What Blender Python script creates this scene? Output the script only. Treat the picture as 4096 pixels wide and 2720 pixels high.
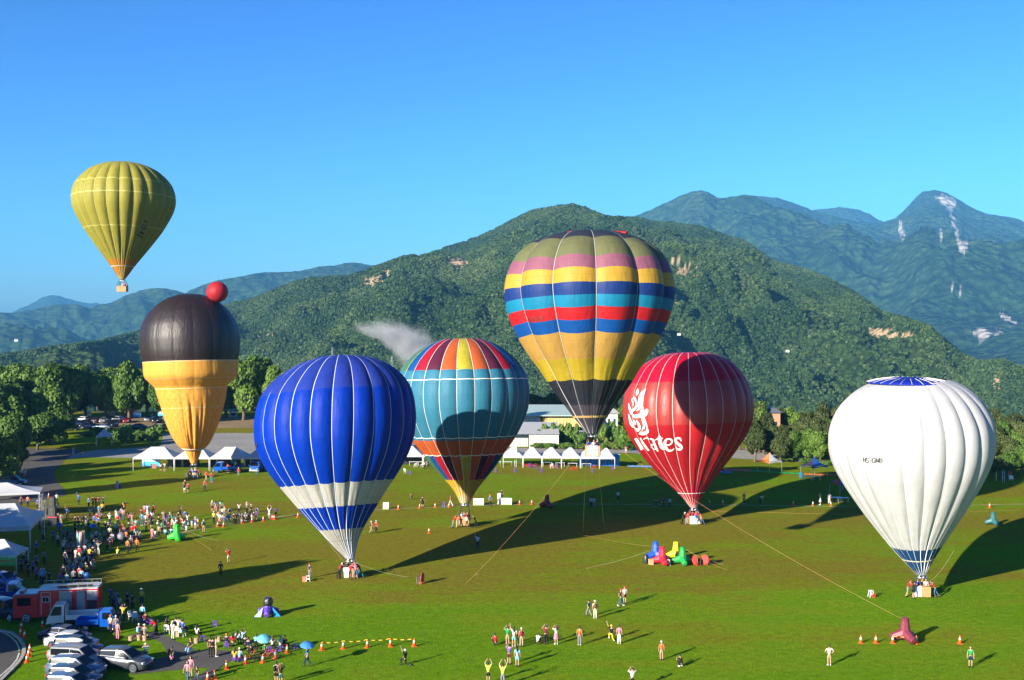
import bpy, bmesh, math, random
import numpy as np
from mathutils import Vector, Matrix, Euler, noise
R = math.radians
random.seed(7)
RNG = np.random.default_rng(7)
S = bpy.context.scene
COL = S.collection
for o in list(bpy.data.objects):
    bpy.data.objects.remove(o, do_unlink=True)

# ------------------------------------------------------------------ camera
CAM_H = 29.0
F = 4600.0                      # focal length in pixels of the 4096 px wide photograph
HOR = 1250.0
PITCH = math.atan((1360 - HOR) / F)
cam_d = bpy.data.cameras.new('camera')
cam = bpy.data.objects.new('camera', cam_d); COL.objects.link(cam)
cam_d.sensor_width = 36; cam_d.lens = 36 * F / 4096
cam_d.clip_start = 1; cam_d.clip_end = 40000
cam.location = (0, 0, CAM_H); cam.rotation_euler = (R(90) - PITCH, 0, 0)
S.camera = cam

# ------------------------------------------------------------------ sky, sun, exposure
SUN_EL = R(18.0)
SH = Vector((0.686, 0.728, 0)).normalized()      # direction in which shadows fall
SUN_ROT = math.atan2(-SH.x, -SH.y)
W = bpy.data.worlds.new('World'); S.world = W; W.use_nodes = True
wn, wl = W.node_tree.nodes, W.node_tree.links
wn.clear()
sky = wn.new('ShaderNodeTexSky'); sky.sky_type = 'NISHITA'; sky.sun_disc = False
sky.sun_elevation = SUN_EL; sky.sun_rotation = SUN_ROT
sky.air_density = 1.0; sky.dust_density = 0.5; sky.ozone_density = 6.0; sky.altitude = 200
tint = wn.new('ShaderNodeMix'); tint.data_type = 'RGBA'; tint.blend_type = 'MULTIPLY'
tint.inputs[0].default_value = 1.0; tint.inputs[7].default_value = (0.45, 0.80, 1.22, 1)
bg = wn.new('ShaderNodeBackground'); bg.inputs[1].default_value = 0.050
wo = wn.new('ShaderNodeOutputWorld')
gam = wn.new('ShaderNodeGamma'); gam.inputs[1].default_value = 1.5
t2 = wn.new('ShaderNodeMix'); t2.data_type = 'RGBA'; t2.blend_type = 'MULTIPLY'; t2.inputs[0].default_value = 1.0; t2.inputs[7].default_value = (1.10, 0.64, 0.40, 1)
wl.new(sky.outputs[0], tint.inputs[6]); wl.new(tint.outputs[2], gam.inputs[0]); wl.new(gam.outputs[0], t2.inputs[6]); wl.new(t2.outputs[2], bg.inputs[0]); wl.new(bg.outputs[0], wo.inputs[0])
sun_d = bpy.data.lights.new('sun', 'SUN'); sun_d.energy = 4.2; sun_d.angle = R(0.5); sun_d.color = (1.0, 0.90, 0.74)
sun = bpy.data.objects.new('sun', sun_d); COL.objects.link(sun)
sun.rotation_euler = Vector((SH.x * math.cos(SUN_EL), SH.y * math.cos(SUN_EL), -math.sin(SUN_EL))).to_track_quat('-Z', 'Y').to_euler()
sun.location = (-60, -60, 80)
S.view_settings.view_transform = 'Standard'; S.view_settings.look = 'None'
S.view_settings.exposure = 1.86; S.view_settings.gamma = 1.0; S.view_settings.use_curve_mapping = False
cy = S.cycles
cy.max_bounces = 5; cy.diffuse_bounces = 2; cy.glossy_bounces = 2; cy.transmission_bounces = 4
cy.transparent_max_bounces = 6; cy.volume_bounces = 0; cy.caustics_reflective = False; cy.caustics_refractive = False
cy.volume_max_steps = 64; cy.use_denoising = True

# ------------------------------------------------------------------ helpers
_c, _s = math.cos(PITCH), math.sin(PITCH)
def ray(px, py):
    x, y, z = (px - 2048), F, -(py - 1360)
    return Vector((x, y * _c + z * _s, -y * _s + z * _c)).normalized()
def G(px, py, z=0.0):
    d = ray(px, py)
    t = (z - CAM_H) / d.z
    return Vector((d.x * t, d.y * t, z))
def atY(px, py, Y):
    d = ray(px, py); t = Y / d.y
    return Vector((d.x * t, Y, CAM_H + d.z * t))
def ppm(py):
    """photograph pixels per metre for a thing standing on the ground at row py"""
    return (py - HOR) / CAM_H

def tag(o, label=None, cat=None, group=None, kind=None):
    if label: o['label'] = label
    if cat: o['category'] = cat
    if group: o['group'] = group
    if kind: o['kind'] = kind
    return o
def empty(name, loc=(0, 0, 0), rz=0.0, parent=None):
    o = bpy.data.objects.new(name, None); COL.objects.link(o)
    o.location = loc; o.rotation_euler = (0, 0, rz); o.empty_display_size = 0.3
    if parent: o.parent = parent
    return o
def copy_tree(o, parent=None):
    c = o.copy(); COL.objects.link(c)
    if parent is not None: c.parent = parent
    for ch in list(o.children):
        copy_tree(ch, c)
    return c

class MB:
    def __init__(s): s.v = []; s.f = []; s.m = []
    def add(s, vs, fs, m=0):
        b = len(s.v); s.v.extend([tuple(v) for v in vs])
        for f in fs: s.f.append(tuple(b + i for i in f)); s.m.append(m)
        return s
    def box(s, c, d, m=0, rz=0.0, taper=1.0):
        hx, hy, hz = d[0] / 2, d[1] / 2, d[2] / 2
        ca, sa = math.cos(rz), math.sin(rz)
        vs = []
        for z, t in ((-hz, 1.0), (hz, taper)):
            for x, y in ((-hx, -hy), (hx, -hy), (hx, hy), (-hx, hy)):
                x2, y2 = x * t, y * t
                vs.append((c[0] + x2 * ca - y2 * sa, c[1] + x2 * sa + y2 * ca, c[2] + z))
        return s.add(vs, [(3, 2, 1, 0), (4, 5, 6, 7), (0, 1, 5, 4), (1, 2, 6, 5), (2, 3, 7, 6), (3, 0, 4, 7)], m)
    def tube(s, pts, r, n=8, m=0, cap=True):
        pts = [Vector(p) for p in pts]
        rr = r if isinstance(r, (list, tuple)) else [r] * len(pts)
        vs = []; fs = []
        prev = None
        for i, p in enumerate(pts):
            if i == 0: t = pts[1] - pts[0]
            elif i == len(pts) - 1: t = pts[-1] - pts[-2]
            else: t = pts[i + 1] - pts[i - 1]
            t = t.normalized()
            up = Vector((0, 0, 1)) if abs(t.z) < 0.95 else Vector((1, 0, 0))
            a = prev - t * prev.dot(t) if prev is not None else t.cross(up)
            if a.length < 1e-6: a = t.cross(up)
            a.normalize(); prev = a; b = t.cross(a)
            for k in range(n):
                th = 2 * math.pi * k / n
                vs.append(p + (a * math.cos(th) + b * math.sin(th)) * rr[i])
        for i in range(len(pts) - 1):
            for k in range(n):
                k2 = (k + 1) % n
                fs.append((i * n + k, i * n + k2, (i + 1) * n + k2, (i + 1) * n + k))
        if cap:
            fs.append(tuple(range(n))[::-1]); fs.append(tuple((len(pts) - 1) * n + k for k in range(n)))
        return s.add(vs, fs, m)
    def lathe(s, prof, n=16, c=(0, 0, 0), m=0, sx=1.0, sy=1.0):
        vs = []; fs = []
        for z, r in prof:
            for k in range(n):
                th = 2 * math.pi * k / n
                vs.append((c[0] + r * sx * math.cos(th), c[1] + r * sy * math.sin(th), c[2] + z))
        for i in range(len(prof) - 1):
            for k in range(n):
                k2 = (k + 1) % n
                fs.append((i * n + k, i * n + k2, (i + 1) * n + k2, (i + 1) * n + k))
        fs.append(tuple(range(n))[::-1]); fs.append(tuple((len(prof) - 1) * n + k for k in range(n)))
        return s.add(vs, fs, m)
    def quad(s, a, b, c, d, m=0): return s.add([a, b, c, d], [(0, 1, 2, 3)], m)
    def plate(s, pts, t, m=0):
        """flat polygon given thickness t along its normal"""
        P = [Vector(p) for p in pts]
        nrm = Vector((0, 0, 0))
        for i in range(len(P)):
            nrm += P[i].cross(P[(i + 1) % len(P)])
        nrm.normalize(); n = len(P)
        vs = [p - nrm * t / 2 for p in P] + [p + nrm * t / 2 for p in P]
        fs = [tuple(range(n))[::-1], tuple(range(n, 2 * n))] + [(i, (i + 1) % n, n + (i + 1) % n, n + i) for i in range(n)]
        return s.add(vs, fs, m)
    def mesh(s, name, mats=None, smooth=False):
        me = bpy.data.meshes.new(name)
        me.from_pydata(s.v, [], s.f)
        if mats is not None:
            for m in (mats if isinstance(mats, (list, tuple)) else [mats]): me.materials.append(m)
        me.polygons.foreach_set('material_index', s.m)
        if smooth: me.polygons.foreach_set('use_smooth', [True] * len(s.f))
        me.update()
        return me
    def build(s, name, mats, parent=None, loc=(0, 0, 0), rz=0.0, smooth=False):
        o = bpy.data.objects.new(name, s.mesh(name, mats, smooth)); COL.objects.link(o)
        o.location = loc; o.rotation_euler = (0, 0, rz)
        if parent: o.parent = parent
        return o
def mesh_np(name, V, Fq, mats, smooth=False, midx=None):
    """fast mesh from numpy arrays; Fq (n,4) or (n,3)"""
    me = bpy.data.meshes.new(name)
    n, k = Fq.shape
    me.vertices.add(len(V)); me.vertices.foreach_set('co', np.ascontiguousarray(V, dtype=np.float32).ravel())
    me.loops.add(n * k); me.loops.foreach_set('vertex_index', np.ascontiguousarray(Fq, dtype=np.int32).ravel())
    me.polygons.add(n); me.polygons.foreach_set('loop_start', np.arange(0, n * k, k, dtype=np.int32))
    me.polygons.foreach_set('loop_total', np.full(n, k, dtype=np.int32))
    for m in (mats if isinstance(mats, (list, tuple)) else [mats]): me.materials.append(m)
    if midx is not None: me.polygons.foreach_set('material_index', np.asarray(midx, dtype=np.int32))
    if smooth: me.polygons.foreach_set('use_smooth', np.ones(n, dtype=bool))
    me.update(calc_edges=True)
    return me
def obj(name, me, parent=None, loc=(0, 0, 0), rz=0.0):
    o = bpy.data.objects.new(name, me); COL.objects.link(o); o.location = loc; o.rotation_euler = (0, 0, rz)
    if parent: o.parent = parent
    return o

# ------------------------------------------------------------------ materials
MATS = {}
def mat(name, col, rough=0.6, metal=0.0, vary=0.12, scale=6.0, bump=0.0, bscale=20.0, trans=0.0, coat=0.0, spec=0.5, dirt=0.0):
    if name in MATS: return MATS[name]
    col = tuple(c * 0.82 for c in col)
    m = bpy.data.materials.new(name); m.use_nodes = True
    nt = m.node_tree; N, L = nt.nodes, nt.links
    p = N['Principled BSDF']; out = N['Material Output']
    p.inputs['Roughness'].default_value = rough; p.inputs['Metallic'].default_value = metal
    p.inputs['Specular IOR Level'].default_value = spec
    if coat: p.inputs['Coat Weight'].default_value = coat; p.inputs['Coat Roughness'].default_value = 0.08
    tc = N.new('ShaderNodeTexCoord')
    if vary > 0:
        nz = N.new('ShaderNodeTexNoise'); nz.inputs['Scale'].default_value = scale; nz.inputs['Detail'].default_value = 3
        L.new(tc.outputs['Object'], nz.inputs['Vector'])
        mr = N.new('ShaderNodeMapRange'); mr.inputs[1].default_value = 0.3; mr.inputs[2].default_value = 0.7
        mr.inputs[3].default_value = 1 - vary; mr.inputs[4].default_value = 1 + vary
        L.new(nz.outputs[0], mr.inputs[0])
        mx = N.new('ShaderNodeMix'); mx.data_type = 'RGBA'; mx.blend_type = 'MULTIPLY'; mx.inputs[0].default_value = 1
        mx.inputs[6].default_value = (*col, 1); L.new(mr.outputs[0], mx.inputs[7])
        L.new(mx.outputs[2], p.inputs['Base Color']); csock = mx.outputs[2]
    else:
        p.inputs['Base Color'].default_value = (*col, 1); csock = None
    if bump > 0:
        nb = N.new('ShaderNodeTexNoise'); nb.inputs['Scale'].default_value = bscale; nb.inputs['Detail'].default_value = 4
        L.new(tc.outputs['Object'], nb.inputs['Vector'])
        bp = N.new('ShaderNodeBump'); bp.inputs['Strength'].default_value = bump; bp.inputs['Distance'].default_value = 0.05
        L.new(nb.outputs[0], bp.inputs['Height']); L.new(bp.outputs[0], p.inputs['Normal'])
    if trans > 0:
        tr = N.new('ShaderNodeBsdfTranslucent'); ms = N.new('ShaderNodeMixShader'); ms.inputs[0].default_value = trans
        if csock: L.new(csock, tr.inputs[0])
        else: tr.inputs[0].default_value = (*col, 1)
        L.new(p.outputs[0], ms.inputs[1]); L.new(tr.outputs[0], ms.inputs[2]); L.new(ms.outputs[0], out.inputs[0])
    MATS[name] = m
    return m
def ramp(N, stops):
    r = N.new('ShaderNodeValToRGB'); e = r.color_ramp.elements
    while len(e) > 1: e.remove(e[-1])
    e[0].position = stops[0][0]; e[0].color = (*stops[0][1], 1)
    for p_, c_ in stops[1:]:
        x = e.new(p_); x.color = (*c_, 1)
    return r
def noise_node(N, L, vec, scale, detail=4, rough=0.55, dim='3D'):
    n = N.new('ShaderNodeTexNoise'); n.inputs['Scale'].default_value = scale
    n.inputs['Detail'].default_value = detail; n.inputs['Roughness'].default_value = rough
    L.new(vec, n.inputs['Vector']); return n.outputs[0]
def mathn(N, L, op, a, b=None, clamp=False):
    m = N.new('ShaderNodeMath'); m.operation = op; m.use_clamp = clamp
    for i, x in enumerate((a, b)):
        if x is None: continue
        if isinstance(x, (int, float)): m.inputs[i].default_value = x
        else: L.new(x, m.inputs[i])
    return m.outputs[0]
def mixc(N, L, fac, a, b, mode='MIX'):
    m = N.new('ShaderNodeMix'); m.data_type = 'RGBA'; m.blend_type = mode
    if isinstance(fac, (int, float)): m.inputs[0].default_value = fac
    else: L.new(fac, m.inputs[0])
    for i, x in ((6, a), (7, b)):
        if isinstance(x, tuple): m.inputs[i].default_value = (*x, 1)
        else: L.new(x, m.inputs[i])
    return m.outputs[2]

def grass_material():
    m = bpy.data.materials.new('mown_grass'); m.use_nodes = True
    N, L = m.node_tree.nodes, m.node_tree.links; p = N['Principled BSDF']
    p.inputs['Roughness'].default_value = 0.95; p.inputs['Specular IOR Level'].default_value = 0.0
    tc = N.new('ShaderNodeTexCoord'); P = tc.outputs['Object']
    mp = N.new('ShaderNodeMapping'); mp.inputs['Scale'].default_value = (0.35, 1, 1); mp.inputs['Rotation'].default_value = (0, 0, R(-4))
    L.new(P, mp.inputs[0]); A = mp.outputs[0]
    big = noise_node(N, L, A, 0.055, 4, 0.6)
    med = noise_node(N, L, A, 0.35, 4, 0.6)
    # the turf is lush close to the slope, worn and browner over the middle of the launch field
    sx = N.new('ShaderNodeSeparateXYZ'); L.new(P, sx.inputs[0])
    y = sx.outputs[1]
    fy = N.new('ShaderNodeMapRange'); fy.interpolation_type = 'SMOOTHSTEP'
    fy.inputs[1].default_value = 108; fy.inputs[2].default_value = 126; L.new(y, fy.inputs[0])
    fy2 = N.new('ShaderNodeMapRange'); fy2.interpolation_type = 'SMOOTHSTEP'
    fy2.inputs[1].default_value = 150; fy2.inputs[2].default_value = 185; fy2.inputs[3].default_value = 1; fy2.inputs[4].default_value = 0.72
    L.new(y, fy2.inputs[0])
    worn = mathn(N, L, 'MULTIPLY', fy.outputs[0], fy2.outputs[0])
    wv = mathn(N, L, 'ADD', mathn(N, L, 'MULTIPLY', mathn(N, L, 'SUBTRACT', big, 0.5), 4.2), worn)
    wv = mathn(N, L, 'ADD', wv, mathn(N, L, 'MULTIPLY', mathn(N, L, 'SUBTRACT', med, 0.5), 2.2))
    r = ramp(N, [(0.0, (0.098, 0.190, 0.006)), (0.35, (0.122, 0.190, 0.008)), (0.75, (0.138, 0.158, 0.010)), (1.0, (0.150, 0.138, 0.014))])
    L.new(mathn(N, L, 'ADD', mathn(N, L, 'MULTIPLY', wv, 0.8), 0.12, True), r.inputs[0])
    # bare scuffed patches
    bare = N.new('ShaderNodeMapRange'); bare.inputs[1].default_value = 0.66; bare.inputs[2].default_value = 0.74
    L.new(noise_node(N, L, A, 0.16, 5, 0.65), bare.inputs[0])
    c = mixc(N, L, mathn(N, L, 'MULTIPLY', bare.outputs[0], 0.6), r.outputs[0], (0.20, 0.12, 0.035))
    # blades: fine clumps, light tips, shade in the gaps put into the colour
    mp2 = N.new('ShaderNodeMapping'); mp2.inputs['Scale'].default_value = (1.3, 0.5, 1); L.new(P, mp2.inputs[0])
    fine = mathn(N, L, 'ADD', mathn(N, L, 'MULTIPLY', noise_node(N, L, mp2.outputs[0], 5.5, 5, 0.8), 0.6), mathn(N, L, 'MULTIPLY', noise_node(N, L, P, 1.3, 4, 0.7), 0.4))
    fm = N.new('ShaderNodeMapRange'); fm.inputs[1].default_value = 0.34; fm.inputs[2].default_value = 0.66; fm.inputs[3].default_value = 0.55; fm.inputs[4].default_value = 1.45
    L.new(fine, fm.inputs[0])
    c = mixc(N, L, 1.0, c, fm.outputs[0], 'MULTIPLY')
    L.new(c, p.inputs['Base Color'])
    b = N.new('ShaderNodeBump'); b.inputs['Strength'].default_value = 0.9; b.inputs['Distance'].default_value = 0.12
    L.new(fine, b.inputs['Height']); L.new(b.outputs[0], p.inputs['Normal'])
    return m
def ground_like(name, c1, c2, scale, fine=4.0, bump=0.3, rough=0.9):
    c1 = tuple(c * .74 for c in c1); c2 = tuple(c * .74 for c in c2)
    m = bpy.data.materials.new(name); m.use_nodes = True
    N, L = m.node_tree.nodes, m.node_tree.links; p = N['Principled BSDF']
    p.inputs['Roughness'].default_value = rough; p.inputs['Specular IOR Level'].default_value = 0.05
    tc = N.new('ShaderNodeTexCoord'); P = tc.outputs['Object']
    a = noise_node(N, L, P, scale, 5, 0.6); f = noise_node(N, L, P, fine, 4, 0.7)
    k = N.new('ShaderNodeMapRange'); k.inputs[1].default_value = 0.35; k.inputs[2].default_value = 0.65; L.new(a, k.inputs[0])
    c = mixc(N, L, k.outputs[0], c1, c2)
    fm = N.new('ShaderNodeMapRange'); fm.inputs[1].default_value = 0.3; fm.inputs[2].default_value = 0.7; fm.inputs[3].default_value = 0.72; fm.inputs[4].default_value = 1.25
    L.new(f, fm.inputs[0]); c = mixc(N, L, 1.0, c, fm.outputs[0], 'MULTIPLY')
    L.new(c, p.inputs['Base Color'])
    b = N.new('ShaderNodeBump'); b.inputs['Strength'].default_value = bump; b.inputs['Distance'].default_value = 0.06
    L.new(f, b.inputs['Height']); L.new(b.outputs[0], p.inputs['Normal'])
    return m
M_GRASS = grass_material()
M_GRAVEL = ground_like('pale_gravel', (0.36, 0.35, 0.32), (0.29, 0.28, 0.26), 0.08, 1.2, 0.6)
M_ASPH = ground_like('worn_asphalt', (0.105, 0.100, 0.092), (0.135, 0.128, 0.118), 0.3, 6.0, 0.25)
M_DIRT = ground_like('bare_earth', (0.34, 0.23, 0.13), (0.25, 0.19, 0.11), 0.1, 1.5, 0.5)
M_ROUGHG = ground_like('rough_grass', (0.16, 0.16, 0.05), (0.09, 0.14, 0.035), 0.12, 1.6, 0.9)

# ------------------------------------------------------------------ ground sheets
def sheet(name, pts, z, m, kind='structure', sub=0):
    mb = MB(); mb.add([(p[0], p[1], 0) for p in pts], [tuple(range(len(pts)))])
    o = mb.build(name, m, loc=(0, 0, z)); tag(o, kind=kind)
    return o
# the launch field is a plateau; behind its trees the land drops into a river valley
VALLEY = -150.0
gm = MB()
_ys = [(-500, 0), (336, 0), (380, -22), (470, -90), (600, VALLEY), (16000, VALLEY)]
_xs = [(-15000, 0), (0, 0), (30, -12), (60, -38), (120, -46), (15000, -46)]
for _k, (_y, _z) in enumerate(_ys):
    for _x, _d in _xs: gm.v.append((_x, _y + (_d if 1 <= _k <= 3 else 0), _z))
for _i in range(len(_ys) - 1):
    for _j in range(5):
        _a = _i * 6 + _j; gm.f.append((_a, _a + 1, _a + 7, _a + 6)); gm.m.append(0)
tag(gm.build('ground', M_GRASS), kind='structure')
def gp(*pp): return [G(x, y) for x, y in pp]
# ------------------------------------------------------------------ hills and mountains
def fnoise(x, y, oct=5, seed=0.0, ridged=False, gain=0.5):
    s = np.zeros_like(x); a = 1.0; fr = 1.0; tot = 0
    rng = np.random.default_rng(int(seed * 10) + 3)
    for o in range(oct):
        P = rng.random((256, 256))
        ox, oy = rng.random(2) * 100
        X = x * fr + ox; Y = y * fr + oy
        xi = np.floor(X).astype(int); yi = np.floor(Y).astype(int)
        fx = X - xi; fy = Y - yi
        fx = fx * fx * (3 - 2 * fx); fy = fy * fy * (3 - 2 * fy)
        g = lambda i, j: P[i & 255, j & 255]
        v = (g(xi, yi) * (1 - fx) + g(xi + 1, yi) * fx) * (1 - fy) + (g(xi, yi + 1) * (1 - fx) + g(xi + 1, yi + 1) * fx) * fy
        if ridged: v = 1 - np.abs(2 * v - 1)
        s += a * v; tot += a; a *= gain; fr *= 2.03
    return s / tot
def forest_material(name, cols, scale, bump_d, scars=(), rockc=(0.42, 0.33, 0.25)):
    cols = [tuple(c * .78 for c in q) for q in cols]; rockc = tuple(c * .75 for c in rockc)
    m = bpy.data.materials.new(name); m.use_nodes = True
    N, L = m.node_tree.nodes, m.node_tree.links; p = N['Principled BSDF']
    p.inputs['Roughness'].default_value = 0.95; p.inputs['Specular IOR Level'].default_value = 0.05
    tc = N.new('ShaderNodeTexCoord'); P = tc.outputs['Object']
    a = noise_node(N, L, P, scale * 0.12, 5, 0.6)
    r = ramp(N, [(0.30, cols[0]), (0.5, cols[1]), (0.66, cols[2])]); L.new(a, r.inputs[0])
    vo = N.new('ShaderNodeTexVoronoi'); vo.inputs['Scale'].default_value = scale; L.new(P, vo.inputs['Vector'])
    k = N.new('ShaderNodeMapRange'); k.inputs[1].default_value = 0; k.inputs[2].default_value = 0.75; k.inputs[3].default_value = 1.35; k.inputs[4].default_value = 0.5
    L.new(vo.outputs['Distance'], k.inputs[0])
    c = mixc(N, L, 1.0, r.outputs[0], k.outputs[0], 'MULTIPLY')
    if scars:
        at = N.new('ShaderNodeAttribute'); at.attribute_name = 'bare'
        c = mixc(N, L, at.outputs['Fac'], c, rockc)
    L.new(c, p.inputs['Base Color'])
    b = N.new('ShaderNodeBump'); b.inputs['Strength'].default_value = 1.0; b.inputs['Distance'].default_value = bump_d
    inv = mathn(N, L, 'MULTIPLY', vo.outputs['Distance'], -1)
    L.new(mathn(N, L, 'ADD', inv, mathn(N, L, 'MULTIPLY', noise_node(N, L, P, scale * 0.45, 4, 0.6), 2.0)), b.inputs['Height'])
    L.new(b.outputs[0], p.inputs['Normal'])
    return m
def ridge_mesh(name, ridge, dfun, d0, mat_, nx, ny, amp, nscale, seed, bare=(), power=1.0, relief=1.0, xr=None):
    """ridge: photograph skyline points -> a hillside that rises from distance d0 to its crest"""
    rx = np.array([p[0] for p in ridge], float); ry = np.array([p[1] for p in ridge], float)
    u = np.linspace(rx[0], rx[-1], nx)
    crest = np.interp(u, rx, ry)
    # slight irregular tree line on the crest
    crest = crest + (fnoise(u * 0.05, u * 0 + 3, 4, seed + 1) - 0.5) * 7
    D = np.array([dfun(x) for x in u])
    tanx = (u - 2048) / F
    el = (HOR - crest) / F
    V = []
    vs = np.concatenate([np.linspace(0, 1, ny) ** 0.9, [1.04, 1.12, 1.3]])
    Zc = CAM_H + el * D
    Zs = []
    for v in vs:
        d = d0 + (D - d0) * v if np.isscalar(d0) else d0(u) + (D - d0(u)) * v
        X = tanx * d; Y = d
        if v <= 1:
            base = VALLEY + (Zc - VALLEY) * (v ** power)
            env = (math.sin(math.pi * min(1, v)) ** 0.8) if v < 1 else 0
        else:
            base = Zc - (Zc - VALLEY) * (v - 1) * 1.6; env = 0.0
        n1 = fnoise(X * nscale + 0.35 * Y * nscale, Y * nscale * 0.45, 5, seed, True) - 0.55
        n2 = fnoise(X * nscale * 6, Y * nscale * 6, 4, seed + 2) - 0.5
        Z = base + env * (amp * n1 + amp * 0.22 * n2)
        if v <= 1: Z = np.minimum(Z, CAM_H + el * d - (1 - v) * 0.5)
        V.append(np.stack([X, Y, Z - 0.5], 1)); Zs.append(Z)
    V = np.concatenate(V); rows = len(vs)
    i, j = np.meshgrid(np.arange(rows - 1), np.arange(nx - 1), indexing='ij')
    a = (i * nx + j).ravel()
    Fq = np.stack([a, a + 1, a + nx + 1, a + nx], 1)
    me = mesh_np(name, V, Fq, mat_, smooth=True)
    o = obj(name, me); tag(o, kind='structure')
    if bare:
        # cleared or slipped ground, marked per vertex where it lies on the slope
        px = 2048 + V[:, 0] / V[:, 1] * F; py = HOR - (V[:, 2] - CAM_H) / V[:, 1] * F
        w = np.zeros(len(V))
        for poly in bare:
            pol = np.array(poly, float)
            jx = px + (fnoise(px * 0.09, py * 0.09, 3, 5) - 0.5) * 26; jy = py + (fnoise(px * 0.08, py * 0.12, 3, 8) - 0.5) * 22
            ins = np.zeros(len(V), bool); k = len(pol)
            for q in range(k):
                x1, y1 = pol[q]; x2, y2 = pol[(q + 1) % k]
                c = ((y1 > jy) != (y2 > jy)) & (jx < (x2 - x1) * (jy - y1) / (y2 - y1 + 1e-9) + x1)
                ins ^= c
            w[ins] = 1
        at = me.attributes.new('bare', 'FLOAT', 'POINT'); at.data.foreach_set('value', w)
    return o, V

HG = (0.026, 0.052, 0.014)
def zz(bx, by, s, pts): return [(bx + x / s, by + y / s) for x, y in pts]
# far range on the right with the bare summit
r4 = zz(2400, 700, 1.392, [(-900, 560), (-500, 480), (-300, 400), (60, 290), (205, 225), (300, 185), (450, 115), (500, 95), (550, 87), (600, 98), (650, 128), (700, 125), (800, 112), (900, 120), (1000, 130), (1100, 168), (1200, 205), (1340, 240), (1440, 262), (1550, 268), (1640, 240), (1680, 205), (1730, 150), (1790, 92), (1860, 85), (1920, 100), (2000, 140), (2060, 180), (2140, 215), (2300, 240), (2361, 262), (2700, 330)])
sc4 = [zz(2400, 700, 1.392, q) for q in (
    [(1856, 118), (1900, 112), (1978, 145), (1972, 175), (1948, 215), (1930, 190), (1900, 165)],
    [(1940, 215), (1955, 215), (1990, 300), (2000, 345), (1985, 350), (1965, 290)],
    [(1985, 365), (2058, 375), (2040, 395), (2025, 450), (2010, 430), (1990, 415)],
    [(1660, 255), (1672, 260), (1692, 345), (1668, 350)],
    [(1888, 300), (1900, 300), (1905, 350), (1893, 355)],
    [(1938, 625), (1990, 625), (2020, 645), (1965, 645)], [(2228, 765), (2260, 780), (2335, 835), (2300, 828), (2240, 800)],
    [(2070, 855), (2150, 858), (2250, 880), (2190, 890), (2120, 925), (2085, 900)], [(1050, 400), (1060, 400), (1058, 406), (1048, 405)])]
M_FAR = forest_material('far_forest', ((0.016, 0.040, 0.012), (0.028, 0.060, 0.018), (0.045, 0.078, 0.024)), 0.022, 30, sc4, (0.36, 0.33, 0.30))
ridge_mesh('mountain', r4, lambda x: 8400 + (x - 2048) * 0.35, 2900.0, M_FAR, 640, 190, 780, 0.00075, 4.1, sc4, power=1.25)
r4b = zz(2400, 700, 1.392, [(1040, 260), (1150, 205), (1200, 195), (1260, 188), (1340, 180), (1400, 190), (1440, 197), (1490, 215), (1550, 250), (1640, 285), (1800, 330)])
ridge_mesh('mountain', r4b, lambda x: 10600.0, 8900.0, M_FAR, 160, 40, 200, 0.0008, 6.1, power=1.0)
# left: pale far peak, then the blue ridge
r1 = zz(0, 1000, 1.389, [(-300, 420), (0, 385), (60, 350), (110, 325), (150, 310), (200, 285), (240, 262), (290, 249), (330, 254), (380, 270), (450, 289), (500, 296), (540, 292), (590, 318), (700, 380), (800, 420)])
ridge_mesh('mountain', r1, lambda x: 10500.0, 8600.0, M_FAR, 200, 60, 200, 0.0008, 1.1)
r2 = zz(0, 1000, 1.389, [(-500, 400), (0, 347), (70, 350), (140, 335), (220, 322), (300, 305), (350, 300), (420, 302), (500, 322), (560, 301), (600, 295), (640, 285), (680, 262), (720, 245), (770, 228), (830, 215), (880, 212), (930, 213), (980, 226), (1030, 240), (1060, 222), (1100, 205), (1150, 186), (1200, 172), (1280, 158), (1360, 143), (1440, 126), (1520, 122), (1600, 119), (1660, 118), (1700, 108), (1770, 92), (1850, 86), (1920, 74), (1970, 70), (2020, 76), (2060, 84), (2140, 80), (2300, 120), (2600, 200)])
M_MIDL = forest_material('ridge_forest', (HG, (0.03, 0.06, 0.016), (0.045, 0.075, 0.02)), 0.022, 20)
ridge_mesh('mountain', r2, lambda x: 6000.0, 3700.0, M_MIDL, 560, 150, 500, 0.0012, 2.3, power=1.1)
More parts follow.
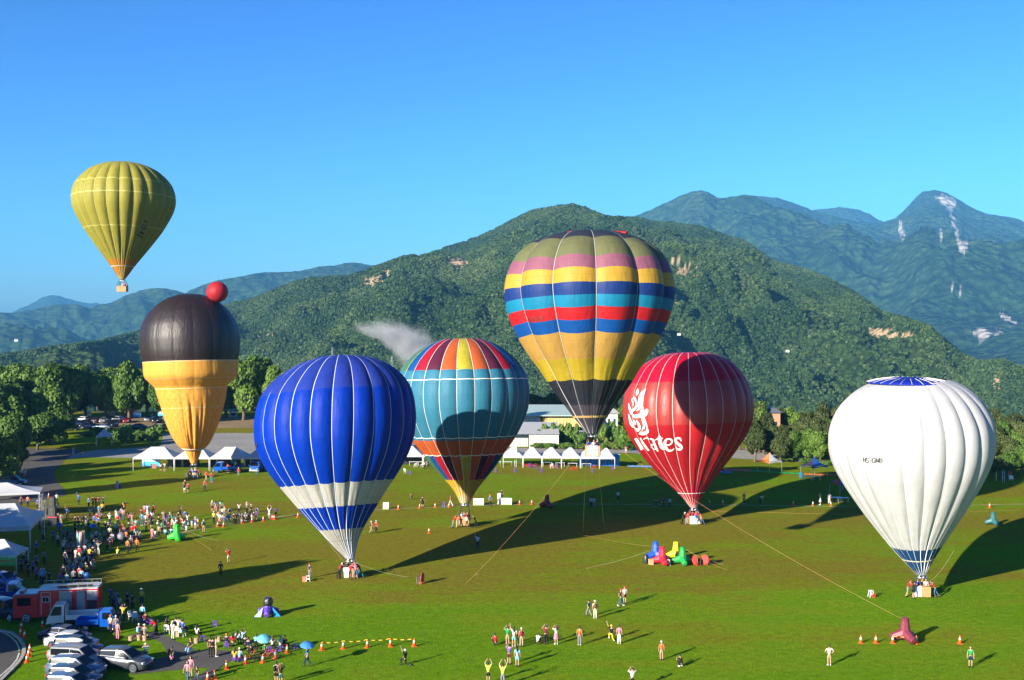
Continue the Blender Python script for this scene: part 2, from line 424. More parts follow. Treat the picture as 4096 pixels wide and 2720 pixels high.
# the big green hill
r3 = [(-500, 1440), (0, 1425), (200, 1395), (400, 1370), (560, 1330), (700, 1290), (900, 1223), (1008, 1201), (1123, 1155), (1224, 1119), (1332, 1110), (1400, 1108), (1512, 1068), (1541, 1058), (1620, 1029), (1700, 1018), (1800, 985), (1908, 951), (2000, 908), (2080, 868), (2120, 848), (2151, 840), (2220, 826), (2290, 821), (2342, 833), (2400, 860), (2436, 869), (2544, 869), (2610, 888), (2690, 892), (2800, 908), (2900, 944), (2975, 966), (3046, 1009), (3083, 1038), (3226, 1081), (3334, 1124), (3406, 1167), (3478, 1217), (3521, 1253), (3621, 1275), (3714, 1311), (3765, 1361), (3837, 1418), (3909, 1451), (3966, 1451), (4009, 1444), (4045, 1461), (4096, 1476), (4300, 1500), (4700, 1560)]
sc3 = [zz(2400, 700, 1.392, q) for q in (
    [(1478, 848), (1560, 856), (1600, 865), (1640, 858), (1660, 880), (1720, 882), (1775, 903), (1700, 906), (1600, 905), (1550, 915), (1530, 895), (1500, 878)],
    [(400, 520), (470, 540), (545, 565), (500, 566), (430, 545)], [(420, 705), (465, 700), (462, 715), (425, 716)],
    [(2185, 1120), (2230, 1110), (2240, 1170), (2225, 1230), (2190, 1190)], [(2110, 1190), (2122, 1195), (2125, 1230), (2112, 1235)])] + [
    [(1785, 1040), (1850, 1032), (1880, 1050), (1820, 1062)], [(990, 1352), (1060, 1338), (1120, 1320), (1050, 1352)],
    [(2620, 1010), (2700, 1040), (2790, 1075), (2700, 1052)], [(1440, 1130), (1560, 1080), (1570, 1100), (1480, 1150)]]
M_HILL = forest_material('hill_forest', ((0.020, 0.042, 0.012), (0.032, 0.062, 0.016), (0.055, 0.088, 0.024)), 0.11, 6, sc3, (0.40, 0.29, 0.17))
def dhill(x):
    return float(np.interp(x, [-500, 400, 1000, 2300, 3000, 3600, 4100, 4700], [1500, 1700, 2100, 2500, 2300, 1900, 1500, 1400]))
hill, HV = ridge_mesh('hill', r3, dhill, 620.0, M_HILL, 900, 300, 230, 0.0034, 3.7, sc3, power=1.05)
# low dark rise on the left in front of the ridge
r5 = zz(0, 1000, 1.389, [(-400, 640), (0, 634), (60, 625), (130, 610), (200, 590), (260, 562), (310, 545), (350, 552), (400, 566), (460, 558), (500, 556), (540, 562), (580, 577), (620, 606), (650, 632), (760, 650), (900, 660)])
ridge_mesh('hill', r5, lambda x: 1150.0, 760.0, M_HILL, 260, 60, 24, 0.012, 7.7, power=0.9)

# woods standing on the near hillside: one mass of crowns
def leaf_blob(name, n, m, r=1.0, seed=1, flat=0.8, size=0.34):
    rng = np.random.default_rng(seed)
    d = rng.normal(size=(n, 3)); d /= np.linalg.norm(d, axis=1)[:, None]; d[:, 2] = np.abs(d[:, 2]) * 1.0 - 0.15
    rad = r * (0.72 + 0.34 * rng.random(n)); c = d * rad[:, None]; c[:, 2] *= flat
    nrm = d + rng.normal(size=(n, 3)) * 0.55; nrm /= np.linalg.norm(nrm, axis=1)[:, None]
    t = np.cross(nrm, rng.normal(size=(n, 3))); t /= np.linalg.norm(t, axis=1)[:, None]; b = np.cross(nrm, t)
    s = size * r * (0.6 + 0.8 * rng.random(n))[:, None]
    V = np.stack([c - t * s - b * s * .7, c + t * s - b * s * .5, c + t * s * .7 + b * s, c - t * s * .8 + b * s * .8], 1).reshape(-1, 3)
    Fq = np.arange(4 * n).reshape(-1, 4)
    return mesh_np(name, V, Fq, m)
# ------------------------------------------------------------------ hot air balloons
def fabric(name, col, trans=0.22, rough=0.56, diamond=False, spec=0.22, bump=0.35, seam=0.13):
    col = tuple(c * 0.60 for c in col)
    key = 'fab_' + name
    if key in MATS: return MATS[key]
    m = bpy.data.materials.new(name); m.use_nodes = True
    N, L = m.node_tree.nodes, m.node_tree.links; p = N['Principled BSDF']; out = N['Material Output']
    p.inputs['Roughness'].default_value = rough; p.inputs['Specular IOR Level'].default_value = spec
    uv = N.new('ShaderNodeUVMap'); uv.uv_map = 'UVMap'
    sx = N.new('ShaderNodeSeparateXYZ'); L.new(uv.outputs[0], sx.inputs[0])
    u, v = sx.outputs[0], sx.outputs[1]
    # sewn panel seams across each gore
    fr = mathn(N, L, 'FRACT', mathn(N, L, 'MULTIPLY', v, 0.62))
    ln = mathn(N, L, 'LESS_THAN', fr, 0.045)
    tc = N.new('ShaderNodeTexCoord')
    mp = N.new('ShaderNodeMapping'); mp.inputs['Scale'].default_value = (1, 1, 0.35); L.new(tc.outputs['Object'], mp.inputs[0])
    nz = noise_node(N, L, mp.outputs[0], 0.9, 4, 0.6)
    mr = N.new('ShaderNodeMapRange'); mr.inputs[1].default_value = 0.3; mr.inputs[2].default_value = 0.7; mr.inputs[3].default_value = 0.9; mr.inputs[4].default_value = 1.08
    L.new(nz, mr.inputs[0])
    c = mixc(N, L, 1.0, (*col,), mr.outputs[0], 'MULTIPLY')
    c = mixc(N, L, mathn(N, L, 'MULTIPLY', ln, seam), c, (0.0, 0.0, 0.0))
    if diamond:
        a = mathn(N, L, 'FRACT', mathn(N, L, 'ADD', mathn(N, L, 'MULTIPLY', u, 1.5), mathn(N, L, 'MULTIPLY', v, 0.75)))
        b = mathn(N, L, 'FRACT', mathn(N, L, 'SUBTRACT', mathn(N, L, 'MULTIPLY', u, 1.5), mathn(N, L, 'MULTIPLY', v, 0.75)))
        d = mathn(N, L, 'MAXIMUM', mathn(N, L, 'LESS_THAN', a, 0.09), mathn(N, L, 'LESS_THAN', b, 0.09))
        c = mixc(N, L, mathn(N, L, 'MULTIPLY', d, 0.30), c, (0.85, 0.55, 0.22))
    L.new(c, p.inputs['Base Color'])
    bp = N.new('ShaderNodeBump'); bp.inputs['Strength'].default_value = bump; bp.inputs['Distance'].default_value = 0.25
    mp3 = N.new('ShaderNodeMapping'); mp3.inputs['Scale'].default_value = (1, 1, 0.25); L.new(tc.outputs['Object'], mp3.inputs[0])
    L.new(noise_node(N, L, mp3.outputs[0], 2.0, 5, 0.6), bp.inputs['Height']); L.new(bp.outputs[0], p.inputs['Normal'])
    tr = N.new('ShaderNodeBsdfTranslucent'); L.new(c, tr.inputs[0])
    ms = N.new('ShaderNodeMixShader'); ms.inputs[0].default_value = trans
    L.new(p.outputs[0], ms.inputs[1]); L.new(tr.outputs[0], ms.inputs[2]); L.new(ms.outputs[0], out.inputs[0])
    MATS[key] = m
    return m
M_TAPE = mat('load_tape_white', (0.85, 0.84, 0.80), 0.6, vary=0.05)
M_WICKER = None
def wicker_material():
    m = bpy.data.materials.new('wicker'); m.use_nodes = True
    N, L = m.node_tree.nodes, m.node_tree.links; p = N['Principled BSDF']; p.inputs['Roughness'].default_value = 0.7
    tc = N.new('ShaderNodeTexCoord')
    br = N.new('ShaderNodeTexBrick'); br.inputs['Scale'].default_value = 6; br.inputs['Color1'].default_value = (0.50, 0.27, 0.11, 1)
    br.inputs['Color2'].default_value = (0.38, 0.19, 0.075, 1); br.inputs['Mortar'].default_value = (0.13, 0.06, 0.025, 1); br.inputs['Mortar Size'].default_value = 0.02
    mp = N.new('ShaderNodeMapping'); mp.inputs['Rotation'].default_value = (R(90), 0, 0); L.new(tc.outputs['Object'], mp.inputs[0])
    L.new(mp.outputs[0], br.inputs['Vector']); L.new(br.outputs['Color'], p.inputs['Base Color'])
    return m
M_WICKER = wicker_material()
M_LEATHER = mat('tan_leather', (0.24, 0.10, 0.04), 0.5)
M_PAD = mat('black_padding', (0.02, 0.02, 0.022), 0.6)
M_STEEL = mat('brushed_steel', (0.55, 0.55, 0.56), 0.3, 0.9)

def interp_profile(pts, s):
    xs = np.array([p[0] for p in pts], float); ys = np.array([p[1] for p in pts], float)
    # monotone cubic (Fritsch-Carlson)
    h = np.diff(xs); dl = np.diff(ys) / h
    m = np.zeros(len(xs)); m[0] = dl[0]; m[-1] = dl[-1]
    for i in range(1, len(xs) - 1):
        m[i] = 0 if dl[i - 1] * dl[i] <= 0 else 2 * dl[i - 1] * dl[i] / (dl[i - 1] + dl[i])
    s = np.clip(s, xs[0], xs[-1]); k = np.clip(np.searchsorted(xs, s, 'right') - 1, 0, len(h) - 1)
    t = (s - xs[k]) / h[k]
    return ((2 * t**3 - 3 * t**2 + 1) * ys[k] + (t**3 - 2 * t**2 + t) * h[k] * m[k] + (-2 * t**3 + 3 * t**2) * ys[k + 1] + (t**3 - t**2) * h[k] * m[k + 1])

class Balloon:
    def __init__(s, name, label, D, base, zs, prof, mouth, crown, away=6.0, ngore=24, phase=0.0, bulge=0.035, k=8, pleat=0.012, group='hot air balloons'):
        """base=(x0,y0) and zs: how the measured coordinates map to photograph pixels; prof rows (y, left, right)"""
        s.D = D; s.mpp = D / F / zs; s.b = base; s.zs = zs; s.n = ngore; s.k = k; s.phase = R(phase); s.bulge = bulge; s.pleat = pleat
        s.mouth, s.crown = mouth, crown
        lean = math.atan2(mouth[0] - crown[0], mouth[1] - crown[1]); s.lean = lean
        P0 = atY(base[0] + mouth[0] / zs, base[1] + mouth[1] / zs, D); s.P0 = P0
        s.Rm = Matrix.Rotation(-R(away), 3, 'X') @ Matrix.Rotation(-lean, 3, 'Y')
        s.H = math.hypot(mouth[0] - crown[0], mouth[1] - crown[1]) * s.mpp
        s.ca = math.cos(math.atan((base[0] + mouth[0] / zs - 2048) / F))     # off-axis stretch of round things in a rectilinear view
        pts = sorted([((mouth[1] - y) / math.cos(lean) * s.mpp, (r - l) / 2 * math.cos(lean) * s.mpp * s.ca) for y, l, r in prof])
        s.pts = pts
        cp = sorted([((mouth[1] - y) / math.cos(lean) * s.mpp, ((r + l) / 2 - (mouth[0] + (crown[0] - mouth[0]) * (mouth[1] - y) / (mouth[1] - crown[1]))) * s.mpp - P0.x * ((r - l) / 2 * s.mpp / D) ** 2 * 1.1) for y, l, r in prof])
        cx = np.array([p[0] for p in cp]); cc = np.array([p[1] for p in cp])
        ks = np.linspace(0, cx[-1], 40); cv = np.interp(ks, cx, cc)
        for _ in range(6): cv[1:-1] = (cv[:-2] + 2 * cv[1:-1] + cv[2:]) / 4
        s.cs = (ks, cv)
        s.root = empty(name, (P0.x, P0.y, 0)); tag(s.root, label, 'balloon', group)
        s.env = empty('envelope', (0, 0, P0.z), 0, s.root)
    def s_of(s, y): return (s.mouth[1] - y) / math.cos(s.lean) * s.mpp
    def rad(s, v): return interp_profile(s.pts, np.asarray(v, float))
    def surf(s, th, v, off=0.0):
        """local point on the skin; th measured from the side facing the launch slope"""
        th = np.asarray(th, float); v = np.asarray(v, float)
        r = s.rad(v); e = 0.05
        dr = (s.rad(v + e) - s.rad(v - e)) / (2 * e)
        dr = np.clip(dr, -6, 6)
        nn = np.sqrt(1 + dr * dr); nr, nz = 1 / nn, -dr / nn
        g = np.abs(np.sin((th - s.phase) * s.n / 2))
        top = np.clip((s.H - v) / (0.12 * s.H), 0.0, 1) ; bot = np.clip(v / (0.25 * s.H), 0.15, 1)
        d = s.bulge * r * (np.power(g, 0.75) - 0.6) * top * bot
        lowf = np.clip(1 - v / (0.42 * s.H), 0, 1)
        d = d + r * s.pleat * lowf * 3.0 * (np.sin(th * 47 + 1.3) * 0.6 + np.sin(th * 71 + v * 0.15) * 0.5) * np.clip(v / (0.05 * s.H), 0, 1)
        if hasattr(s, 'extra'): d = d + s.extra(th, v, r)
        d = d + off
        rr = r + d * nr; z = v + d * nz
        return np.stack([rr * np.sin(th) + np.interp(v, *s.cs) / math.cos(s.lean), -rr * np.cos(th), z], -1) @ np.array(s.Rm).T
    def top(s, dz=0.0):
        return tuple(s.Rm @ Vector((float(s.cs[1][-1]), 0, s.H + dz)))
    def front(s, x, y, off=0.05):
        """skin point seen at measured coordinate (x, y)"""
        x = np.asarray(x, float); y = np.asarray(y, float)
        ax = s.mouth[0] + (s.crown[0] - s.mouth[0]) * (s.mouth[1] - y) / (s.mouth[1] - s.crown[1])
        v = (s.mouth[1] - y) / math.cos(s.lean) * s.mpp
        ax = ax + np.interp(v, *s.cs) / s.mpp
        q = np.clip((x - ax) * s.mpp * s.ca / s.rad(v), -0.985, 0.985)
        # small shift of the latitude because the bands dip towards the slope
        return s.surf(np.arcsin(q), v, off)
    def build(s, bands, rows=64, color=None, tape=None, tapew=0.07, smooth=True):
        """bands: list of (y_top_boundary ..., material) from mouth upwards: [(y_end, mat), ...]"""
        cuts = [0.0] + [s.s_of(y) for y, _ in bands]; cuts[-1] = s.pts[-1][0]
        vs = [];
        for a, b in zip(cuts[:-1], cuts[1:]):
            nseg = max(1, int(round(rows * (b - a) / cuts[-1])))
            vs += list(np.linspace(a, b, nseg + 1)[:-1])
        vs.append(cuts[-1]); vs = np.array(vs)
        # finer rows near the crown where the profile turns flat
        mats = []
        for _, m in bands:
            for mm in (m if isinstance(m, (list, tuple)) else [m]):
                if mm not in mats: mats.append(mm)
        nr = len(vs)
        for i in range(s.n):
            th = s.phase + (np.arange(s.k + 1) / s.k + i) * 2 * math.pi / s.n
            TH, VV = np.meshgrid(th, vs)
            V = s.surf(TH, VV).reshape(-1, 3)
            ii, jj = np.meshgrid(np.arange(nr - 1), np.arange(s.k), indexing='ij')
            a = (ii * (s.k + 1) + jj).ravel(); Fq = np.stack([a, a + 1, a + s.k + 2, a + s.k + 1], 1)
            mid = (vs[:-1] + vs[1:]) / 2
            mi = []
            for q in mid:
                bi = min(len(bands) - 1, int(np.searchsorted(cuts[1:], q)))
                m = bands[bi][1]
                if isinstance(m, (list, tuple)): m = m[i % len(m)]
                mi.append(mats.index(m))
            me = mesh_np('gore', V, Fq, mats, smooth, np.repeat(mi, s.k))
            ul = me.uv_layers.new(name='UVMap')
            uvv = np.stack([(TH / (2 * math.pi) * s.n).ravel(), VV.ravel()], 1)
            ul.data.foreach_set('uv', uvv[Fq.ravel()].astype(np.float32).ravel())
            obj('gore', me, s.env)
        if tape is not None:
            tv = np.linspace(vs[0] + 0.05, vs[-1] - 0.02, 70)
            for i in range(s.n):
                th = s.phase + i * 2 * math.pi / s.n
                r = np.maximum(s.rad(tv), 0.3); w = tapew / 2 / r
                A = s.surf(th - w, tv, 0.035); B = s.surf(th + w, tv, 0.035)
                V = np.concatenate([A, B]); n = len(tv); q = np.arange(n - 1)
                obj('load_tape', mesh_np('load_tape', V, np.stack([q, q + n, q + n + 1, q + 1], 1), tape), s.env)
    def ring(s, y, m, w=0.07, name='seam_tape', thr=None):
        th = np.linspace(0, 2 * math.pi, 193) if thr is None else np.linspace(thr[0], thr[1], 97)
        v = s.s_of(y)
        A = s.surf(th, np.full_like(th, v - w / 2), 0.03); B = s.surf(th, np.full_like(th, v + w / 2), 0.03)
        n = len(th); q = np.arange(n - 1)
        obj(name, mesh_np(name, np.concatenate([A, B]), np.stack([q, q + 1, q + n + 1, q + n], 1), m), s.env)
    def strokes(s, name, strokes, m, off=0.045, step=6.0):
        V = []; Fq = []
        for pts in strokes:
            P = np.array([p[:2] for p in pts], float); Wd = np.array([p[2] for p in pts], float)
            # Catmull-Rom resample
            seg = np.linalg.norm(np.diff(P, axis=0), axis=1); t = np.concatenate([[0], np.cumsum(seg)])
            n = max(3, int(t[-1] / step)); tt = np.linspace(0, t[-1], n)
            X = interp_smooth(t, P[:, 0], tt); Y = interp_smooth(t, P[:, 1], tt); Wt = np.interp(tt, t, Wd)
            dx = np.gradient(X); dy = np.gradient(Y); l = np.hypot(dx, dy) + 1e-9
            nx, ny = -dy / l, dx / l
            A = s.front(X + nx * Wt / 2, Y + ny * Wt / 2, off); B = s.front(X - nx * Wt / 2, Y - ny * Wt / 2, off)
            b = len(V); V += list(A) + list(B)
            for q in range(n - 1): Fq.append((b + q, b + q + 1, b + n + q + 1, b + n + q))
        obj(name, mesh_np(name, np.array(V), np.array(Fq), m), s.env)
def interp_smooth(t, y, tt):
    m = np.zeros(len(t))
    for i in range(len(t)):
        a, b = max(0, i - 1), min(len(t) - 1, i + 1); m[i] = (y[b] - y[a]) / (t[b] - t[a] + 1e-9)
    k = np.clip(np.searchsorted(t, tt, 'right') - 1, 0, len(t) - 2); h = t[k + 1] - t[k] + 1e-9; x = (tt - t[k]) / h
    return ((2 * x**3 - 3 * x**2 + 1) * y[k] + (x**3 - 2 * x**2 + x) * h * m[k] + (-2 * x**3 + 3 * x**2) * y[k + 1] + (x**3 - x**2) * h * m[k + 1])

GLYPH = {'H': [[(0, 0), (0, 1)], [(.6, 0), (.6, 1)], [(0, .5), (.6, .5)]], 'S': [[(.6, .85), (.45, 1), (.15, 1), (0, .8), (.1, .58), (.5, .42), (.6, .2), (.45, 0), (.15, 0), (0, .15)]],
         '-': [[(.15, .48), (.4, .48)]], 'G': [[(.62, .8), (.45, 1), (.2, 1), (.02, .75), (.02, .25), (.2, 0), (.45, 0), (.62, .2), (.62, .45), (.38, .45)]],
         'M': [[(0, 0), (0, 1)], [(0, 1), (.35, .1)], [(.35, .1), (.7, 1)], [(.7, 1), (.7, 0)]], 'B': [[(0, 0), (0, 1)], [(0, 1), (.4, 1), (.55, .85), (.55, .65), (.4, .52), (0, .52)], [(.4, .52), (.62, .35), (.62, .15), (.45, 0), (0, 0)]],
         'F': [[(0, 0), (0, 1)], [(0, 1), (.55, 1)], [(0, .53), (.45, .53)]], 'L': [[(0, 1), (0, 0)], [(0, 0), (.5, 0)]], 'Y': [[(0, 1), (.3, .5)], [(.6, 1), (.3, .5)], [(.3, .5), (.3, 0)]],
         'E': [[(0, 0), (0, 1)], [(0, 1), (.55, 1)], [(0, .52), (.45, .52)], [(0, 0), (.55, 0)]], 'N': [[(0, 0), (0, 1)], [(0, 1), (.6, 0)], [(.6, 0), (.6, 1)]],
         'I': [[(.1, 0), (.1, 1)]], 'R': [[(0, 0), (0, 1)], [(0, 1), (.4, 1), (.58, .8), (.4, .55), (0, .55)], [(.3, .55), (.6, 0)]], 'A': [[(0, 0), (.32, 1)], [(.32, 1), (.64, 0)], [(.14, .4), (.5, .4)]],
         'T': [[(.3, 0), (.3, 1)], [(0, 1), (.6, 1)]], '1': [[(.1, .8), (.3, 1)], [(.3, 1), (.3, 0)]], '9': [[(.55, .6), (.3, .45), (.05, .65), (.15, .95), (.45, .97), (.55, .6), (.5, .2), (.2, 0)]]}
def text_strokes(txt, x, y, h, w, ang=0.0, adv=0.85, xs=1.0):
    out = []; ca, sa = math.cos(ang), math.sin(ang); cx = 0
    for ch in txt:
        if ch != ' ':
            for st in GLYPH[ch]:
                out.append([(x + (cx + p[0] * xs) * h * ca + p[1] * h * sa, y + (cx + p[0] * xs) * h * sa - p[1] * h * ca, w) for p in st])
        cx += adv * xs * (0.75 if ch in '-I1' else 1)
    return out

def gondola(B, floor_z, wx=1.55, wy=1.25, hh=1.12, rz=0.1, banner=None, burner_z=None, mx=0.0, dx=0.0, my=0.0):
    """basket, uprights, burner frame; children of the balloon"""
    bx, by = dx, my
    b = empty('basket', (bx, by, floor_z), rz, B.root)
    w = MB(); t = 0.05
    for c, d in (((0, -wy / 2 + t / 2, hh / 2), (wx, t, hh)), ((0, wy / 2 - t / 2, hh / 2), (wx, t, hh)),
                 ((-wx / 2 + t / 2, 0, hh / 2), (t, wy - 2 * t, hh)), ((wx / 2 - t / 2, 0, hh / 2), (t, wy - 2 * t, hh)), ((0, 0, 0.03), (wx - 2 * t, wy - 2 * t, 0.05))):
        w.box(c, d)
    w.build('wicker_wall', M_WICKER, b)
    r = MB(); rp = [(-wx / 2, -wy / 2, hh), (wx / 2, -wy / 2, hh), (wx / 2, wy / 2, hh), (-wx / 2, wy / 2, hh), (-wx / 2, -wy / 2, hh)]
    r.tube(rp, 0.06, 8); r.build('rim', M_LEATHER, b, smooth=True)
    for x in (-0.4, 0.4):
        k = MB(); k.box((x, 0, -0.03), (0.08, wy, 0.06)); k.build('runner', M_LEATHER, b)
    if banner:
        for side, m in banner:
            q = MB()
            if side == 'front': q.box((banner_off(banner, wx), -wy / 2 - 0.04, hh / 2), (wx * 0.72, 0.02, hh * 0.98))
            elif side == 'left': q.box((-wx / 2 - 0.04, 0, hh / 2), (0.02, wy * 0.95, hh * 0.95))
            elif side == 'right': q.box((wx / 2 + 0.04, 0, hh / 2), (0.02, wy * 0.95, hh * 0.95))
            elif side == 'fleft': q.box((-wx * 0.28, -wy / 2 - 0.04, hh / 2), (wx * 0.42, 0.02, hh * 0.98))
            q.build('banner', m, b)
    bz = (B.P0.z - floor_z) - 0.25 if burner_z is None else burner_z
    ca, sa = math.cos(rz), math.sin(rz)
    for sx in (-1, 1):
        for sy in (-1, 1):
            u = MB(); u.tube([(sx * wx * 0.47, sy * wy * 0.47, hh), (sx * 0.46, sy * 0.4, bz)], [0.055, 0.045], 8)
            u.build('upright', M_PAD, b, smooth=True)
    f = MB(); f.tube([(-.5, -.42, bz), (.5, -.42, bz), (.5, .42, bz), (-.5, .42, bz), (-.5, -.42, bz)], 0.035, 6)
    f.tube([(-.5, 0, bz), (.5, 0, bz)], 0.03, 6); f.build('burner_frame', M_STEEL, b, smooth=True)
    for x in (-0.2, 0.2):
        q = MB(); q.lathe([(-0.25, 0.05), (-0.2, 0.13), (0.05, 0.14), (0.07, 0.1), (0.25, 0.13), (0.27, 0.12)], 12, (x, 0, bz)); q.build('burner', M_STEEL, b, smooth=True)
    # wires from the frame to the mouth
    mr = float(B.rad(0.0))
    loc = Matrix.Rotation(-rz, 3, 'Z')
    for a in range(8):
        th = a * math.pi / 4 + 0.2
        top = loc @ (Vector((mr * math.sin(th) - bx, -mr * math.cos(th) - by, B.P0.z - floor_z)))
        u = MB(); u.tube([(0.46 * math.copysign(1, math.sin(th)), -0.4 * math.copysign(1, math.cos(th)), bz), top], 0.012, 4); u.build('wire', M_STEEL, b)
    return b
def banner_off(b, wx): return 0.0
def sky_banner(name, pal, lines=False):
    m = bpy.data.materials.new(name); m.use_nodes = True
    N, L = m.node_tree.nodes, m.node_tree.links; p = N['Principled BSDF']; p.inputs['Roughness'].default_value = 0.5
    tc = N.new('ShaderNodeTexCoord'); sx = N.new('ShaderNodeSeparateXYZ'); L.new(tc.outputs['Generated'], sx.inputs[0])
    nz = noise_node(N, L, tc.outputs['Object'], 2.3, 3, 0.5)
    h = mathn(N, L, 'ADD', sx.outputs[2], mathn(N, L, 'MULTIPLY', mathn(N, L, 'SUBTRACT', nz, 0.5), 0.55))
    r = ramp(N, pal); L.new(h, r.inputs[0]); L.new(r.outputs[0], p.inputs['Base Color'])
    return m
M_BAN = sky_banner('printed_banner', [(0.0, (0.35, 0.62, 0.18)), (0.22, (0.55, 0.75, 0.35)), (0.36, (0.55, 0.78, 0.9)), (0.55, (0.05, 0.42, 0.85)), (0.72, (0.72, 0.75, 0.15)), (0.82, (0.35, 0.65, 0.9)), (1.0, (0.08, 0.25, 0.8))])
M_BAN2 = sky_banner('pale_banner', [(0.0, (0.5, 0.75, 0.45)), (0.3, (0.75, 0.88, 0.95)), (0.7, (0.35, 0.62, 0.9)), (1.0, (0.6, 0.8, 0.95))])

# --- 1 yellow-green balloon in the air
FG = fabric('yellow_green_nylon', (0.42, 0.38, 0.055)); FO = fabric('orange_nomex', (0.75, 0.30, 0.03))
B = Balloon('hot_air_balloon', 'olive yellow balloon with orange skirt, flying highest above the hills', 210, (250, 600), 2.53,
            [(130, 470, 740), (138, 430, 780), (150, 380, 830), (180, 305, 905), (215, 245, 965), (250, 205, 1005), (310, 145, 1062), (370, 108, 1105), (430, 90, 1126), (500, 83, 1133), (570, 92, 1122), (640, 118, 1097), (720, 160, 1055), (800, 210, 1010), (900, 282, 942), (1000, 357, 865), (1115, 443, 772), (1180, 495, 722), (1250, 543, 676), (1310, 580, 632)],
            (606, 1310), (604, 128), away=3, phase=-1.4, bulge=0.045)
B.build([(1115, FO), (128, FG)], tape=mat('olive_tape', (0.55, 0.52, 0.16), 0.6, vary=0), tapew=0.06)
for y in (357, 485, 803): B.ring(y, MATS['olive_tape'], 0.09)
B.ring(1180, M_TAPE, 0.08)
t = MB(); t.lathe([(0, 1.1), (0.1, 1.15), (0.16, 0.6), (0.17, 0.02)], 24)
o = t.build('crown_cap', FG, B.env, loc=B.top(-0.05), smooth=True)
B.strokes('registration_text', text_strokes('EN-GLY', 872, 905, 26, 9, -1.07, 1.25), mat('dark_print', (0.02, 0.02, 0.015), 0.7, vary=0))
yellow_b = B; gondola(B, B.P0.z - 2.25, 1.7, 1.3, 1.05, 0.0)

# --- 2 ice cream cone balloon
FBR = fabric('brown_nylon', (0.022, 0.010, 0.010), 0.12, 0.5, spec=0.55); FCO = fabric('cone_orange', (1.2, 0.56, 0.085), 0.28); FCD = fabric('waffle_orange', (1.15, 0.52, 0.075), 0.28, diamond=True)
B = Balloon('ice_cream_balloon', 'ice cream cone shaped balloon with brown scoop and orange waffle cone', 201, (500, 1100), 1.96,
            [(153, 395, 600), (160, 360, 640), (175, 320, 672), (200, 270, 715), (250, 205, 775), (300, 163, 822), (400, 113, 876), (500, 97, 894), (570, 102, 894), (640, 116, 886), (672, 127, 880), (700, 130, 880), (760, 135, 881), (800, 148, 872), (812, 160, 858), (845, 190, 828), (872, 220, 800), (885, 228, 797), (950, 248, 789), (1035, 283, 772), (1110, 305, 750), (1200, 338, 715), (1290, 385, 675), (1345, 430, 640), (1362, 455, 622), (1368, 474, 603), (1400, 484, 592), (1440, 500, 577), (1475, 515, 563)],
            (539, 1475), (500, 152), away=3, ngore=16, phase=-3, bulge=0.010, k=12, pleat=0.016)
def _folds(th, v, r):
    f = np.clip(1 - (v - 0.5) / (0.42 * 29), 0, 1) * np.clip(v / 2.6, 0.0, 1)
    w = np.exp(-((th - 0.22) / 0.75) ** 2)
    return r * 0.10 * f * w * (np.sin(th * 21) * 0.6 + np.sin(th * 33 + v * 0.4) * 0.5)
B.extra = _folds
B.build([(1368, FCO), (885, FCD), (672, FCO), (152, FBR)], rows=84, tape=None)
M_SEAMW = mat('pale_seam', (0.80, 0.55, 0.28), 0.6, vary=0)
B.ring(806, M_SEAMW, 0.10); B.ring(1035, M_SEAMW, 0.08); B.ring(884, M_SEAMW, 0.12); B.ring(676, M_SEAMW, 0.12)
sk = MB(); prof = [(-0.18, float(B.rad(B.s_of(1364))) * 1.03), (0.0, float(B.rad(B.s_of(1362))) * 1.06), (0.16, float(B.rad(B.s_of(1356))) * 1.05)]
sk.lathe(prof, 40, tuple(Matrix(B.Rm) @ Vector((0, 0, B.s_of(1362)))))
sk.build('skirt_hem', mat('hem_cream', (0.72, 0.55, 0.35), 0.7), B.env, smooth=True)
c = B.front(697, 175, 0.0)
ch = MB()
nr_, ns_ = 20, 28
ch.lathe([(-1.83 * math.cos(math.pi * i / nr_), max(0.004, 1.87 * math.sin(math.pi * i / nr_))) for i in range(nr_ + 1)], ns_)
pc = atY(500 + 723 / 1.96, 1100 + 133 / 1.96, 201 + 0.6) - B.P0
ch.build('cherry', fabric('cherry_red', (0.70, 0.035, 0.055), 0.25), B.env, loc=pc, smooth=True)
ca = MB(); ca.lathe([(0.2, 2.5), (0.42, 2.45), (0.60, 1.8), (0.70, 0.02)], 32)
ca.build('crown_cap', FBR, B.env, loc=B.top(-0.45), smooth=True)
ice_b = B; gondola(B, 0.06, 1.5, 1.2, 1.1, 0.1)

# --- 3 blue and white balloon
FB1 = fabric('faded_blue', (0.028, 0.060, 0.42), 0.2, spec=0.1); FB2 = fabric('royal_blue', (0.001, 0.045, 0.50), 0.2, 0.5, spec=0.12); FWH = fabric('off_white_nylon', (0.72, 0.70, 0.64), 0.25); FGR = fabric('grey_white_nylon', (0.55, 0.52, 0.44), 0.2)
B = Balloon('hot_air_balloon', 'royal blue balloon with white bands, standing in the middle of the field', 29 * F / 1062, (980, 1380), 1.633,
            [(62, 505, 690), (68, 450, 745), (80, 395, 800), (100, 335, 858), (125, 275, 905), (150, 232, 945), (200, 165, 998), (250, 115, 1040), (300, 82, 1070), (350, 60, 1085), (400, 48, 1096), (500, 38, 1106), (600, 47, 1098), (700, 83, 1072), (800, 142, 1025), (870, 195, 982), (950, 262, 925), (1000, 305, 892), (1085, 377, 838), (1150, 435, 795), (1215, 494, 760), (1280, 553, 733), (1340, 607, 722), (1395, 660, 716)],
            (688, 1395), (594, 60), away=8, phase=5.8, bulge=0.04, pleat=0.014)
B.build([(1196, FGR), (1046, FB2), (898, FWH), (312, FB2), (60, FB1)], tape=mat('pale_blue_tape', (0.62, 0.68, 0.9), 0.6, vary=0), tapew=0.055)
B.ring(1270, mat('grey_tape', (0.25, 0.25, 0.22), 0.6, vary=0), 0.07)
